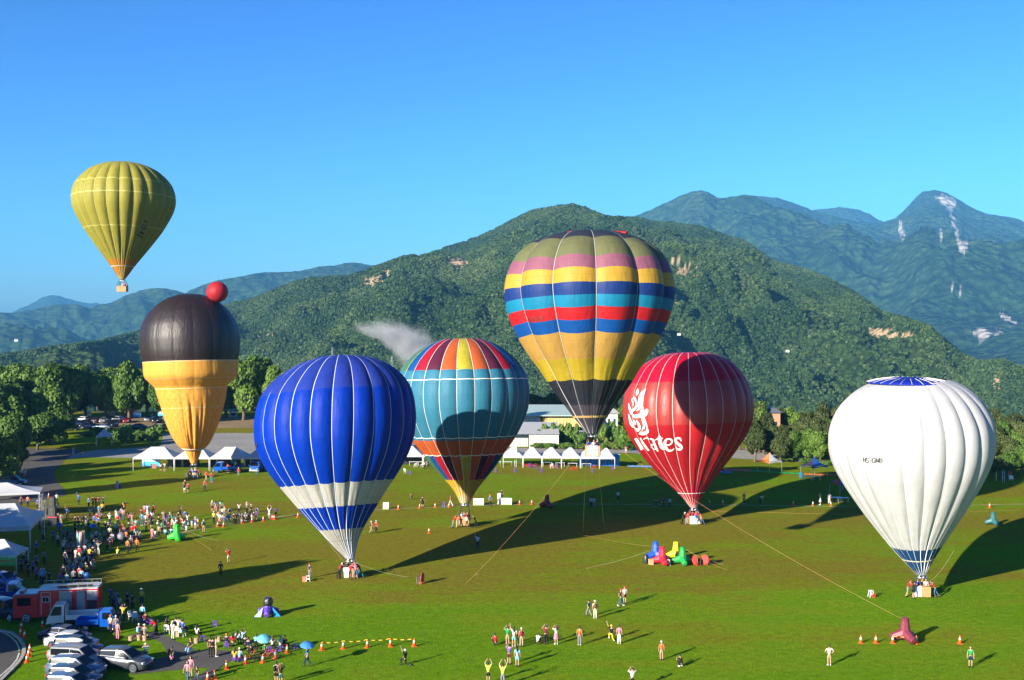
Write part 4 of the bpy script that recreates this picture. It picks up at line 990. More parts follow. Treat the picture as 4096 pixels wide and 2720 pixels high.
def strip(name, pts, w, z, m):
    P = [G(*p) for p in pts]; A = []; B_ = []
    for i, p in enumerate(P):
        t = (P[min(i + 1, len(P) - 1)] - P[max(i - 1, 0)]).normalized(); n = Vector((-t.y, t.x, 0))
        A.append(p + n * w / 2); B_.append(p - n * w / 2)
    mb = MB()
    for i in range(len(P) - 1): mb.quad(A[i], B_[i], B_[i + 1], A[i + 1])
    o = mb.build(name, m, loc=(0, 0, z)); tag(o, kind='structure'); return o
strip('trodden_line', [(700, 2135), (830, 2110), (1000, 2085), (1200, 2056), (1400, 2046), (1620, 2034), (1900, 2022), (2150, 2016), (2600, 2018), (3100, 2022), (3500, 2030), (4096, 2016)], 0.55, 0.016, ground_like('trodden_earth', (0.42, 0.33, 0.20), (0.25, 0.24, 0.10), 0.5, 2.0, 0.3))
M_PAINTW = mat('road_paint', (0.62, 0.62, 0.58), 0.7, vary=0.25, scale=2)
strip('road_line', [(-60, 2512), (10, 2530), (40, 2545), (64, 2568), (76, 2592), (77, 2604)], 0.12, 0.026, M_PAINTW)
strip('road_line', [(77, 2612), (68, 2638), (45, 2666), (0, 2706), (-60, 2760)], 0.12, 0.026, M_PAINTW)
# kerb stones round the bend, two rows
M_KERB = mat('kerb_concrete', (0.36, 0.35, 0.33), 0.85, vary=0.2, scale=3, bump=0.3)
for row, pts in enumerate([[(-10, 2522), (45, 2532), (78, 2555), (95, 2582), (97, 2612), (84, 2640), (60, 2668), (15, 2712), (-50, 2775)]]):
    kb = empty('kerb', (0, 0, 0)); tag(kb, kind='structure')
    P = [G(*p) for p in pts]; t = [0]
    for a, b in zip(P[:-1], P[1:]): t.append(t[-1] + (b - a).length)
    n = int(t[-1] / 0.62); me = None
    xs = np.interp(np.linspace(0, t[-1], n), t, [p.x for p in P]); ys = np.interp(np.linspace(0, t[-1], n), t, [p.y for p in P])
    for i in range(n - 1):
        L_ = math.hypot(xs[i + 1] - xs[i], ys[i + 1] - ys[i])
        if me is None: q = MB(); q.box((0, 0, 0.06), (L_ - 0.02, 0.28, 0.13)); me = q.mesh('kerb_stone', M_KERB)
        obj('kerb_stone', me, kb, ((xs[i] + xs[i + 1]) / 2, (ys[i] + ys[i + 1]) / 2, random.uniform(-.01, .01)), math.atan2(ys[i + 1] - ys[i], xs[i + 1] - xs[i]))

# ------------------------------------------------------------------ tents
M_TARP = mat('white_tarpaulin', (0.62, 0.63, 0.66), 0.5, vary=0.06, scale=0.8, bump=0.3, bscale=1.5, trans=0.2)
M_POLE = mat('white_pole', (0.7, 0.7, 0.7), 0.4, vary=0)
M_BLUEP = mat('blue_plastic', (0.01, 0.16, 0.62), 0.4, vary=0.08)
def hip_tent(name, label, fl, fr, depth, eave, ridge, mats, group=None, inset=0.33, sag=0.12, valance=0.28, cat='tent', leg_r=0.05, scallop=True, panels=None, nlegs=(0, 1)):
    """fl, fr: ground positions of the front left and right legs"""
    v = fr - fl; w = v.length; a = math.atan2(v.y, v.x); o = empty(name, fl, a); tag(o, label, cat, group)
    c = [(0, 0), (w, 0), (w, depth), (0, depth)]
    ix = inset * w; R1 = Vector((ix, depth / 2, ridge)); R2 = Vector((w - ix, depth / 2, ridge))
    def face(A, B_, C_, D_, n=6):
        """sagging cloth face between eave A-B and ridge D-C"""
        mb = MB(); n2 = n
        for i in range(n + 1):
            for j in range(n2 + 1):
                u, t = i / n, j / n2
                p = (A.lerp(B_, u)).lerp(D_.lerp(C_, u), t)
                p = p.copy(); p.z -= sag * math.sin(math.pi * t) * (0.6 + 0.4 * math.sin(math.pi * u))
                mb.v.append(tuple(p))
        for i in range(n):
            for j in range(n2):
                q = i * (n2 + 1) + j; mb.f.append((q, q + n2 + 1, q + n2 + 2, q + 1)); mb.m.append(0)
        return mb
    E = [Vector((x, y, eave)) for x, y in c]
    fs = [(E[0], E[1], R2, R1), (E[1], E[2], R2, R2), (E[2], E[3], R1, R2), (E[3], E[0], R1, R1)]
    for i, (A, B_, C_, D_) in enumerate(fs):
        face(A, B_, C_, D_).build('roof_panel', mats[i % len(mats)], o, smooth=True)
    for i in range(4):
        A, B_ = E[i], E[(i + 1) % 4]; mb = MB(); n = max(4, int((B_ - A).length / 0.35))
        d = (B_ - A).normalized(); nn = Vector((d.y, -d.x, 0)) * 0.02
        for k in range(n):
            p, q = A.lerp(B_, k / n) + nn, A.lerp(B_, (k + 1) / n) + nn; m = (p + q) / 2
            dn = Vector((0, 0, -valance)); dm = Vector((0, 0, -valance * (1.25 if scallop else 1.0)))
            mb.add([p, m, q, q + dn, m + dm, p + dn], [(0, 1, 4, 5), (1, 2, 3, 4)])
        mb.build('valance', mats[i % len(mats)], o)
    for x, y in c:
        q = MB(); q.tube([(x, y, 0), (x, y, eave)], leg_r, 8); q.build('leg', M_POLE, o, smooth=True)
    fr_ = MB(); fr_.tube([Vector((x, y, eave - .02)) for x, y in c + [c[0]]], 0.03, 6); fr_.build('frame', M_POLE, o)
    return o
rowx = [531, 697, 838, 978, 1118]
for i in range(4):
    hip_tent('marquee', ['white marquee at the left end of the long row, with a blue banner under it', 'white marquee behind the ice cream balloon basket', 'white marquee with a small blue truck parked before it', 'white marquee partly hidden by the blue balloon'][i],
             G(rowx[i] + 2, 1884 + i * 0.3), G(rowx[i + 1] - 2, 1884 + i * 0.3), 5.2, 2.5, 4.15, [M_TARP], 'white marquees along the far side of the field')
for i, (a, b) in enumerate([(1560, 1690), (1694, 1790)]):
    hip_tent('marquee', ['white marquee between the blue and the aqua balloon', 'white marquee hidden behind the aqua balloon skirt'][i], G(a, 1868), G(b, 1868), 4.6, 2.2, 3.7, [M_TARP], 'white marquees along the far side of the field')
bx = [2012, 2092, 2168, 2246, 2322, 2398, 2460]
for i in range(6):
    hip_tent('canopy', f'white peaked canopy right of the aqua balloon, {ordinal(i)} from the left in its joined row', G(bx[i] + 1, 1871 + i), G(bx[i + 1] - 1, 1871 + i), 5.4, 2.15, 3.6, [M_TARP], 'joined white canopies in the middle distance', 0.42, 0.16)
hip_tent('stage_canopy', 'large white stage roof with truss post at the left edge of the crowd', G(-190, 2104), G(160, 2087), 5.0, 4.1, 5.3, [M_TARP], None, 0.4, 0.2, 0.25, 'stage', 0.06, False)
hip_tent('marquee', 'deep white marquee whose slack roof fills the left edge below the stage', G(-190, 2226), G(121, 2212), 10.5, 3.3, 5.3, [M_TARP], None, 0.3, 0.35, 0.5, 'tent', 0.06)
c3 = hip_tent('market_tent', 'small white tent with a green printed banner at the left edge', G(-95, 2304), G(66, 2302), 3.6, 2.35, 3.7, [M_TARP], None, 0.45, 0.1, 0.2)
M_LEAFB = sky_banner('leafy_banner', [(0.0, (0.05, 0.30, 0.06)), (0.35, (0.10, 0.45, 0.10)), (0.5, (0.55, 0.10, 0.05)), (0.6, (0.10, 0.42, 0.10)), (0.8, (0.25, 0.55, 0.2)), (1.0, (0.6, 0.75, 0.7))])
q = MB(); q.box((2.2, -0.06, 1.65), (4.3, 0.03, 1.15)); q.build('banner', M_LEAFB, c3)
# box truss post at the stage corner
M_ALU = mat('truss_aluminium', (0.62, 0.63, 0.64), 0.35, 0.7, vary=0)
def truss(x, y, h, label):
    p = G(x, y); o = empty('truss_tower', p); tag(o, label, 'truss')
    for dx, dy in ((-.2, -.2), (.2, -.2), (.2, .2), (-.2, .2)):
        q = MB(); q.tube([(dx, dy, 0), (dx, dy, h)], 0.03, 6); q.build('chord', M_ALU, o)
    q = MB(); n = int(h / 0.4)
    for i in range(n):
        z0, z1 = h * i / n, h * (i + 1) / n; s_ = 1 if i % 2 else -1
        for (a, b) in (((-.2, -.2), (.2, -.2)), ((.2, -.2), (.2, .2)), ((.2, .2), (-.2, .2)), ((-.2, .2), (-.2, -.2))):
            A, B_ = (a, b) if s_ > 0 else (b, a); q.tube([(A[0], A[1], z0), (B_[0], B_[1], z1)], 0.015, 4)
    tag(q.build('lacing', M_ALU, o), kind='stuff')
truss(163, 2090, 4.0, 'aluminium truss tower under the corner of the stage roof'); truss(178, 2078, 3.6, 'shorter truss tower just behind the stage corner')
def canopy4(px, py, w, eave, peak, mats, label, rz=0.35, cone=1.0):
    """small pyramid gazebo; four cloth panels, four legs"""
    p = G(px, py); o = empty('gazebo', p, rz); tag(o, label, 'tent')
    h = w / 2; C4 = [(-h, -h), (h, -h), (h, h), (-h, h)]
    for i in range(4):
        a, b = C4[i], C4[(i + 1) % 4]; mb = MB(); n = 6
        for k in range(n + 1):
            t = k / n; s_ = 1 - t
            for u in (0, .25, .5, .75, 1.0):
                x = (a[0] * (1 - u) + b[0] * u) * s_; y = (a[1] * (1 - u) + b[1] * u) * s_
                z = eave + (peak - eave) * (t ** (1 + cone)) - 0.0 + 0.10 * math.sin(math.pi * u) * s_ * (1 if cone > .3 else 0)
                mb.v.append((x, y, z))
        for k in range(n):
            for u in range(4): q = k * 5 + u; mb.f.append((q, q + 1, q + 6, q + 5)); mb.m.append(0)
        mb.build('roof_panel', mats[i % len(mats)], o, smooth=True)
        v = MB(); v.plate([(a[0], a[1], eave), (b[0], b[1], eave), (b[0] * 1.01, b[1] * 1.01, eave - .3), ((a[0] + b[0]) * .505, (a[1] + b[1]) * .505, eave - .14), (a[0] * 1.01, a[1] * 1.01, eave - .3)], 0.02); v.build('valance', mats[i % len(mats)], o)
    for x, y in C4:
        q = MB(); q.tube([(x * .98, y * .98, 0), (x * .98, y * .98, eave)], 0.035, 6); q.build('leg', M_ALU, o)
    return o
M_TW = M_TARP; M_TB = mat('blue_tarpaulin', (0.012, 0.10, 0.42), 0.5, trans=0.1); M_TO = mat('orange_tarpaulin', (0.75, 0.20, 0.05), 0.5, trans=0.2); M_TD = mat('dark_tarpaulin', (0.02, 0.02, 0.05), 0.6); M_TR = mat('red_tarpaulin', (0.6, 0.03, 0.03), 0.5, trans=0.15)
canopy4(417, 1778, 3.3, 2.0, 3.5, [M_TW, M_TW, M_TW, M_TB], 'white peaked gazebo with a blue side standing by the road in the trees', 0.3, 0.1)
canopy4(3078, 1888, 3.1, 2.1, 3.6, [M_TW, M_TO, M_TW, M_TO], 'orange and white striped gazebo on the grass right of the red balloon', 0.55)
canopy4(3256, 1908, 3.3, 2.1, 3.6, [M_TB, M_TB, M_TD, M_TD], 'navy blue gazebo left of the white balloon', 0.5)
canopy4(3365, 1968, 2.6, 1.6, 2.6, [M_TB, M_TR], 'low blue and red gazebo half hidden by the white balloon', 0.4)
# back-drop boards and tables under the marquees
M_DARK = mat('dark_cloth', (0.015, 0.015, 0.02), 0.8)
def board(name, px, py, w, h, z, m, label, cat, d=0.05, rz=0.0, legs=True, back=0.0):
    p = G(px, py); p.y += back; o = empty(name, p, rz); tag(o, label, cat)
    q = MB(); q.box((0, 0, z + h / 2), (w, d, h)); q.build('panel', m, o)
    if legs:
        for s_ in (-1, 1): q = MB(); q.tube([(s_ * w * .45, d, 0), (s_ * w * .45, d, z + h)], 0.03, 6); q.build('leg', M_POLE, o)
    return o
M_POSTER = sky_banner('blue_poster', [(0.0, (0.02, 0.22, 0.75)), (0.45, (0.05, 0.45, 0.9)), (0.55, (0.85, 0.9, 0.95)), (0.62, (0.05, 0.45, 0.85)), (0.85, (0.65, 0.2, 0.08)), (1.0, (0.03, 0.25, 0.7))])
board('banner_stand', 594, 1872, 3.3, 1.9, 0.15, M_POSTER, 'blue printed banner board under the leftmost marquee', 'banner', back=1.5)
board('poster_board', 615, 1876, 1.0, 0.85, 0.1, mat('brown_board', (0.28, 0.12, 0.09), 0.6), 'brown board leaning before the blue banner', 'board', legs=False)
board('screen_panel', 668, 1876, 0.9, 1.9, 0.05, mat('grey_panel', (0.10, 0.10, 0.13), 0.6), 'dark grey display panel under the leftmost marquee', 'board', 0.4, legs=False, back=2)
for i, (x, y, w, l) in enumerate([(745, 1868, 5.0, 'black cloth side wall behind the ice cream basket'), (900, 1868, 6.0, 'black cloth wall at the back of the third marquee'), (1040, 1868, 6.0, 'black cloth wall at the back of the fourth marquee'), (1640, 1858, 4.8, 'black cloth wall at the back of the marquee left of the aqua balloon')]):
    board('side_wall', x, y, w, 2.1, 0.1, M_DARK, l, 'curtain', legs=False)
M_TABLE = mat('white_plastic', (0.72, 0.71, 0.68), 0.4, vary=0.04)
M_PURP = mat('purple_plastic', (0.16, 0.05, 0.42), 0.4, vary=0.05); M_REDP = mat('red_plastic', (0.65, 0.035, 0.02), 0.4, vary=0.05)
def table_proto():
    o = empty('folding_table'); q = MB(); q.box((0, 0, .73), (1.8, .7, .04)); q.build('tabletop', M_TABLE, o)
    for s_ in (-1, 1):
        for t_ in (-1, 1): q = MB(); q.tube([(s_ * .8, t_ * .28, 0), (s_ * .8, t_ * .28, .71)], .02, 5); q.build('leg', M_POLE, o)
    return o
def stool_proto(m):
    o = empty('stool'); q = MB(); q.box((0, 0, .445), (.30, .30, .035)); q.build('seat', m, o)
    for s_ in (-1, 1):
        for t_ in (-1, 1): q = MB(); q.tube([(s_ * .19, t_ * .19, 0), (s_ * .12, t_ * .12, .43)], [.028, .022], 5); q.build('leg', m, o)
    q = MB(); q.box((0, -.16, .22), (.28, .02, .10)); q.build('apron', m, o)
    return o
def chair_proto():
    o = empty('plastic_chair'); q = MB(); q.box((0, 0, .44), (.46, .44, .04)); q.build('seat', M_TABLE, o)
    q = MB(); q.plate([(-.22, .22, .46), (.22, .22, .46), (.24, .32, .84), (.12, .34, .90), (-.12, .34, .90), (-.24, .32, .84)], .035); q.build('backrest', M_TABLE, o)
    for s_ in (-1, 1):
        for t_ in (-1, 1): q = MB(); q.tube([(s_ * .25, t_ * .24, 0), (s_ * .20, t_ * .18, .43)], [.025, .03], 5); q.build('leg', M_TABLE, o)
        q = MB(); q.tube([(s_ * .24, .26, .68), (s_ * .25, -.1, .66), (s_ * .24, -.2, .44)], .025, 5); q.build('armrest', M_TABLE, o)
    return o
used = {}
def place(key, proto, p, rz, label, cat, group=None):
    if key not in used: used[key] = proto() if callable(proto) else proto; o = used[key]
    else: o = copy_tree(used[key])
    o.location = p; o.rotation_euler = (0, 0, rz); 
    for k_ in ('group',):
        if k_ in o: del o[k_]
    tag(o, label, cat, group); return o
stool_p = lambda: stool_proto(M_PURP); stool_r = lambda: stool_proto(M_REDP); stool_w = lambda: stool_proto(M_TABLE)
for i, (x, y) in enumerate([(2030, 1862), (2075, 1862), (2190, 1864), (2240, 1866), (2290, 1868), (2345, 1870), (1655, 1862), (1690, 1862), (1985, 1862)]):
    place('table', table_proto, G(x, y), 0, f'white folding table under the joined white canopies, {ordinal(i)} set down', 'table', 'folding tables under the canopies')
for i, (x, y) in enumerate([(2096, 1864), (2108, 1866), (2120, 1864), (2132, 1866), (2144, 1864), (2200, 1866), (2222, 1872), (2284, 1880), (2294, 1878), (2304, 1880), (2376, 1872), (2380, 1870)]):
    place('stool_r', stool_r, G(x, y), random.random(), f'red plastic stool by the folding tables, {ordinal(i)} from the left', 'stool', 'red stools under the canopies')
for i, (x, y) in enumerate([(1984, 1890), (2061, 1889), (2118, 1870), (2142, 1877), (2166, 1890), (2230, 1874), (2370, 1890), (2451, 1880), (1777, 2029), (1640, 1900)]):
    s_ = place('stool_p', stool_p, G(x, y), random.random(), f'purple plastic stool on the grass in front of the canopies, {ordinal(i)} of those scattered', 'stool', 'purple stools scattered on the grass')
    if i in (0, 1, 4, 6): s_.scale = (1, 1, 1.7)
for i, (x, y, l) in enumerate([(1623, 1893, 'white plastic armchair standing alone on the grass left of the aqua balloon'), (2207, 1872, 'white plastic armchair among the tables under the canopies'), (1662, 1868, 'white plastic chair before the marquee left of the aqua balloon'), (1690, 1868, 'white plastic chair nearest the aqua balloon flank')]):
    place('chair', chair_proto, G(x, y), 2.4 + i, l, 'chair')
# portable toilets
def toilet_proto():
    o = empty('portable_toilet'); q = MB(); q.box((0, 0, 1.08), (1.06, 1.1, 2.1)); q.build('cabin', M_BLUEP, o)
    q = MB(); q.box((0, 0, 2.20), (1.12, 1.16, .14), taper=.8); q.build('roof', mat('pale_blue_roof', (0.45, 0.55, 0.65), 0.4), o)
    q = MB(); q.box((0, -.57, 1.05), (.78, .04, 1.85)); d = q.build('door', mat('door_blue', (0.02, 0.26, 0.75), 0.35), o)
    for k in range(5): q = MB(); q.box((-.3 + k * .15, -.60, 1.05), (.03, .03, 1.6)); q.build('rib', M_BLUEP, d)
    q = MB(); q.box((.28, -.605, 1.1), (.06, .03, .16)); q.build('latch', M_TABLE, d)
    return o
for i in range(7): place('toilet', toilet_proto, G(2325 + i * 23.6, 1861 + i * .35), 0, f'blue portable toilet behind the canopies, {ordinal(i)} from the left', 'toilet', 'portable toilets')
# sheds
def shed():
    M_CORR = mat('corrugated_grey', (0.50, 0.50, 0.47), 0.5, 0.2, vary=0.15); M_YEL = mat('corrugated_yellow', (0.62, 0.42, 0.16), 0.6, vary=0.15); M_GRN = mat('roof_pale_green', (0.36, 0.48, 0.42), 0.5, vary=0.1)
    p = G(2210, 1760); p = Vector((p.x, 262, 0)); k = 262 / F
    def X(px): return (px - 2048) * k
    def corrug(name, x0, x1, y, z0, z1, m, parent, pitch=.32):
        mb = MB(); n = int((x1 - x0) / pitch * 2)
        for i in range(n + 1):
            x = x0 + (x1 - x0) * i / n; yy = y + (0.05 if i % 2 else -0.05); mb.v += [(x, yy, z0), (x, yy, z1)]
        for i in range(n): mb.f.append((2 * i, 2 * i + 2, 2 * i + 3, 2 * i + 1)); mb.m.append(0)
        return mb.build(name, m, parent)
    o = empty('long_shed', (0, 0, 0)); tag(o, 'long metal shed with pale green roof, grey wall left and yellow wall right', 'shed')
    zf = lambda py: CAM_H - (py - HOR) * k
    q = MB(); q.box(((X(2080) + X(2320)) / 2, 268, zf(1712) / 2), (X(2320) - X(2080), 11, zf(1712))); q.build('core', M_DARK, o)
    corrug('grey_wall', X(2080), X(2160), 262, zf(1705), zf(1661), M_CORR, o); corrug('yellow_wall', X(2173), X(2330), 262, zf(1708), zf(1661), M_YEL, o)
    q = MB(); q.box((X(2166), 262, zf(1682)), (0.5, .1, 2.4)); q.build('door_gap', M_DARK, o)
    q = MB(); q.box((X(2125), 261.9, zf(1708)), (X(2165) - X(2090), .1, .25)); q.build('rust_sill', mat('rust', (0.45, 0.22, 0.08), 0.8), o)
    mb = MB(); mb.add([(X(2070), 260.8, zf(1660)), (X(2335), 260.8, zf(1660)), (X(2335), 274, zf(1660) + 1.4), (X(2070), 274, zf(1660) + 1.4), (X(2070), 260.8, zf(1660) - .2), (X(2335), 260.8, zf(1660) - .2)], [(0, 1, 2, 3), (4, 5, 1, 0)]); mb.build('roof', M_GRN, o)
    o2 = empty('lean_to_shed', (0, 0, 0)); tag(o2, 'lower grey corrugated lean-to in front of the long shed', 'shed')
    k2 = 246 / F; X2 = lambda px: (px - 2048) * k2
    corrug('wall', X2(2115), X2(2235), 246, 0, 2.9, M_CORR, o2); corrug('side', X2(2020), X2(2115), 248, 0, 2.9, M_CORR, o2)
    mb = MB(); mb.add([(X2(2020), 245.6, 2.95), (X2(2238), 245.6, 2.95), (X2(2238), 256, 4.6), (X2(2020), 256, 4.6)], [(0, 1, 2, 3)]); mb.build('roof', M_CORR, o2)
    o3 = empty('greenhouse', G(2292, 1772)); tag(o3, 'low white-roofed greenhouse among the young trees', 'greenhouse')
    q = MB(); q.box((0, 0, 2.5), (6.0, 4, .2), taper=.9); q.build('roof', M_TARP, o3)
    for s_ in (-2.8, -1.4, 0, 1.4, 2.8): q = MB(); q.tube([(s_, -1.9, 0), (s_, -1.9, 2.5)], .06, 6); q.build('post', M_POLE, o3)
    q = MB(); q.box((0, .6, 1.2), (5.8, 2, 2.4)); q.build('inner_wall', M_DARK, o3)
shed()
def house(px, py, w, h, wall, roof, label, d=6):
    p = G(px, py); o = empty('house', p); tag(o, label, 'house')
    q = MB(); q.box((0, d / 2, h / 2), (w, d, h)); q.build('wall', wall, o)
    q = MB(); q.box((0, d / 2, h + .45), (w + 1, d + 1, .9), taper=.45); q.build('roof', roof, o)
    for s_ in (-.28, .22): 
        q = MB(); q.box((s_ * w, -.03, h * .62), (w * .2, .06, h * .28)); wd = q.build('window', mat('window_glass_dark', (0.03, 0.04, 0.05), 0.15, spec=0.8, vary=0), o)
        q = MB(); q.box((s_ * w, -.08, h * .46), (w * .24, .1, .06)); q.build('sill', M_POLE, wd)
M_BRICKR = mat('terracotta_wall', (0.55, 0.24, 0.14), 0.8, vary=0.2)
house(3086, 1800, 3.6, 7.9, M_BRICKR, mat('slate_roof', (0.10, 0.12, 0.16), 0.6), 'small terracotta house with slate roof showing above the right-hand wood')
house(2448, 1742, 2.6, 5.2, mat('white_render', (0.62, 0.62, 0.58), 0.7), mat('grey_flat_roof', (0.35, 0.35, 0.33), 0.7), 'white rendered house between the banded and red balloons')
# distant small white houses on the slope
for i, (x, y) in enumerate([(2632, 1432), (2135, 1546), (2110, 1540), (3150, 1405), (2716, 1338), (66, 1362), (2560, 1470)]):
    Dd = 1300 if x > 300 else 3000; p = atY(x, y, Dd); o = empty('house', p); s_ = Dd / F
    q = MB(); q.box((0, 0, 0), (s_ * 14, s_ * 8, s_ * 8)); q.build('wall', mat('white_render', (0.62, 0.62, 0.58), 0.7), o)
    q = MB(); q.box((0, 0, s_ * 5), (s_ * 16, s_ * 10, s_ * 2), taper=.6); q.build('roof', mat('grey_flat_roof', (0.35, 0.35, 0.33), 0.7), o)
    q = MB(); q.box((0, -s_ * 4.05, 0), (s_ * 3, s_ * .2, s_ * 3)); q.build('window', mat('window_glass_dark', (0.03, 0.04, 0.05), 0.15, spec=0.8, vary=0), o)
    tag(o, ['tiny white house on the hillside just left above the red balloon', 'tiny white house on the low slope right of the aqua balloon', 'tiny pale house left of its twin beside the aqua balloon', 'tiny white building on the green slope left of the white balloon', 'tiny white house on the slope right of the banded balloon', 'tiny white house high on the blue ridge at the left edge', 'tiny white house in the trees above the red balloon crown'][i], 'house')
# pylons
def pylon(px, py, Y, h, label):
    p = atY(px, py, Y); o = empty('pylon', p); tag(o, label, 'pylon'); q = MB(); w = h * .09
    for a, b in ((-1, -1), (1, -1), (1, 1), (-1, 1)): q.tube([(a * w, b * w, 0), (a * w * .15, b * w * .15, h)], h * .009, 4)
    for k in range(8):
        t = k / 8; ww = w * (1 - .85 * t); w2 = w * (1 - .85 * (t + .125)); q.tube([(-ww, -ww, h * t), (w2, -w2, h * (t + .125))], h * .006, 4); q.tube([(ww, -ww, h * t), (-w2, -w2, h * (t + .125))], h * .006, 4)
    tag(q.build('lattice', M_ALU, o), kind='stuff')
    for z in (.62, .76, .9): q = MB(); q.tube([(-h * .13, 0, h * z), (h * .13, 0, h * z)], h * .008, 4); q.build('cross_arm', M_ALU, o)
pylon(1568, 1480, 560, 7, 'lattice pylon standing between the blue and the aqua balloon'); pylon(1329, 1435, 700, 7, 'small pylon tip above the crown of the blue balloon')
# smoke plume
sm = bpy.data.materials.new('smoke'); sm.use_nodes = True
N_, L_n = sm.node_tree.nodes, sm.node_tree.links; N_.remove(N_['Principled BSDF'])
pv = N_.new('ShaderNodeVolumePrincipled'); pv.inputs['Color'].default_value = (0.9, 0.92, 0.95, 1); tcs = N_.new('ShaderNodeTexCoord')
nzs = noise_node(N_, L_n, tcs.outputs['Object'], 0.09, 4, 0.6)
grd = N_.new('ShaderNodeTexGradient'); grd.gradient_type = 'SPHERICAL'; mps = N_.new('ShaderNodeMapping'); L_n.new(tcs.outputs['Generated'], mps.inputs[0]); mps.inputs['Location'].default_value = (-1, -1, -1); mps.inputs['Scale'].default_value = (2, 2, 2)
L_n.new(mps.outputs[0], grd.inputs[0])
dn = mathn(N_, L_n, 'MULTIPLY', mathn(N_, L_n, 'MULTIPLY', mathn(N_, L_n, 'SUBTRACT', nzs, 0.38, True), grd.outputs['Fac']), 0.75, False)
L_n.new(dn, pv.inputs['Density']); L_n.new(pv.outputs[0], N_['Material Output'].inputs['Volume'])
for i, (x, y, r, sx, sz, ry) in enumerate([(1540, 1330, 11, 2.6, .7, 14), (1610, 1362, 15, 1.9, .9, 35), (1665, 1400, 17, 1.3, 1.1, 60)]):
    q = MB(); q.lathe([(-r * math.cos(math.pi * k / 10), max(.1, r * math.sin(math.pi * k / 10))) for k in range(11)], 16); o = q.build('smoke', sm, loc=atY(x, y, 900), smooth=True)
    o.scale = (sx, 1, sz); o.rotation_euler = (0, R(ry), 0); tag(o, kind='stuff')

# ------------------------------------------------------------------ cones, chains
M_CONE = mat('cone_orange', (0.85, 0.12, 0.02), 0.45, vary=0.05); M_REFL = mat('reflective_white', (0.8, 0.8, 0.8), 0.3, vary=0)
def cone_proto():
    o = empty('traffic_cone'); q = MB(); q.box((0, 0, .02), (.40, .40, .04)); q.build('base', M_CONE, o)
    q = MB(); q.lathe([(.04, .155), (.34, .098), (.70, .035), (.72, .03)], 12); q.build('body', M_CONE, o, smooth=True)
    q = MB(); q.lathe([(.34, .104), (.53, .070)], 12); q.build('collar', M_REFL, o, smooth=True)
    return o
def cz(bx, by, s, pts): return [(bx + x / s, by + y / s) for x, y in pts]
cones = []
cones += [(p, 'beside the parked cars at the bend of the road') for p in cz(0, 2255, 3.371, [(575, 850), (290, 885), (278, 965), (332, 1000), (402, 1195), (388, 1255), (363, 1330)])]
cones += [(p, 'of the left-hand group watching along the trodden line') for p in cz(600, 1850, 3.371, [(912, 865), (993, 868), (1240, 820), (1375, 805), (1528, 790), (1650, 770), (1675, 772), (1995, 740), (670, 868)])]
cones += [(p, 'on the trodden line across the middle of the field') for p in cz(1550, 1650, 2.361, [(102, 915), (305, 905), (450, 898), (582, 895), (1248, 870), (1363, 868)])]
cones += [(p, 'on the far line right of the red balloon basket') for p in cz(2400, 1550, 2.361, [(1035, 1102), (1160, 1103), (1827, 1112), (2011, 1117), (2180, 1118)])]
cones += [(p, 'on the grass beyond the white balloon') for p in cz(3200, 1950, 2.037, [(1545, 165)])]
cones += [(p, 'before the maroon covered block') for p in cz(3200, 1950, 2.037, [(495, 1268), (618, 1268), (755, 1268), (948, 1272), (1302, 1272)])]
chain = cz(1250, 2255, 3.371, [(125, 1165), (413, 1148), (738, 1130), (1050, 1115), (1370, 1115)])
cones += [(p, 'carrying the yellow chain') for p in chain]
cones += [(p, 'by the bicycles at the lower left') for p in cz(600, 2255, 3.371, [(1848, 1200), (1692, 1278), (1522, 1335), (1287, 1350), (1028, 1420), (868, 1555), (778, 1580), (2318, 1165)])]
cones += [((3.0 + 192, 1989), 'alone behind the black loudspeaker'), ((1716, 2133), 'lying small behind the aqua balloon')]
cnt = {}
for (x, y), l in cones:
    cnt[l] = cnt.get(l, -1) + 1
    place('cone', cone_proto, G(x, y), random.random(), f'orange cone {l}, {ordinal(cnt[l])} from the left' if cnt[l] or sum(1 for c in cones if c[1] == l) > 1 else f'orange traffic cone {l}', 'cone', 'orange and white traffic cones')
M_YB = bpy.data.materials.new('yellow_black_chain'); M_YB.use_nodes = True
_N, _L = M_YB.node_tree.nodes, M_YB.node_tree.links; _tc = _N.new('ShaderNodeTexCoord'); _sx = _N.new('ShaderNodeSeparateXYZ'); _L.new(_tc.outputs['Object'], _sx.inputs[0])
_f = mathn(_N, _L, 'LESS_THAN', mathn(_N, _L, 'FRACT', mathn(_N, _L, 'MULTIPLY', _sx.outputs[0], 1.6)), 0.5)
_L.new(mixc(_N, _L, _f, (0.85, 0.50, 0.02), (0.02, 0.02, 0.02)), _N['Principled BSDF'].inputs['Base Color'])
def hang(name, pts, sag, r, m, label, cat, n=14):
    if name == 'tether_rope': r *= .45
    V = []
    for a, b in zip(pts[:-1], pts[1:]):
        for k in range(n): t = k / n; p = a.lerp(b, t); p.z -= sag * 4 * t * (1 - t); V.append(p)
    V.append(pts[-1]); q = MB(); q.tube(V, r, 5); o = q.build(name, m, smooth=True); tag(o, label, cat); return o
def Gz(x, y, z): p = G(x, y); p.z = z; return p
hang('plastic_chain', [Gz(x, y, .70) for x, y in chain], .12, .032, M_YB, 'yellow and black plastic chain strung over five cones in the lower middle', 'chain')
hang('plastic_chain', [Gz(x, y, .60) for x, y in cz(3200, 1950, 2.037, [(755, 1268), (948, 1272)])], .05, .032, M_YB, 'yellow and black chain before the maroon covered block', 'chain')
hang('plastic_chain', [Gz(x, y, .60) for x, y in cz(600, 2255, 3.371, [(1028, 1420), (868, 1555), (778, 1580)])], .1, .025, M_DARK, 'dark rope between the cones at the path edge, lower left', 'rope')
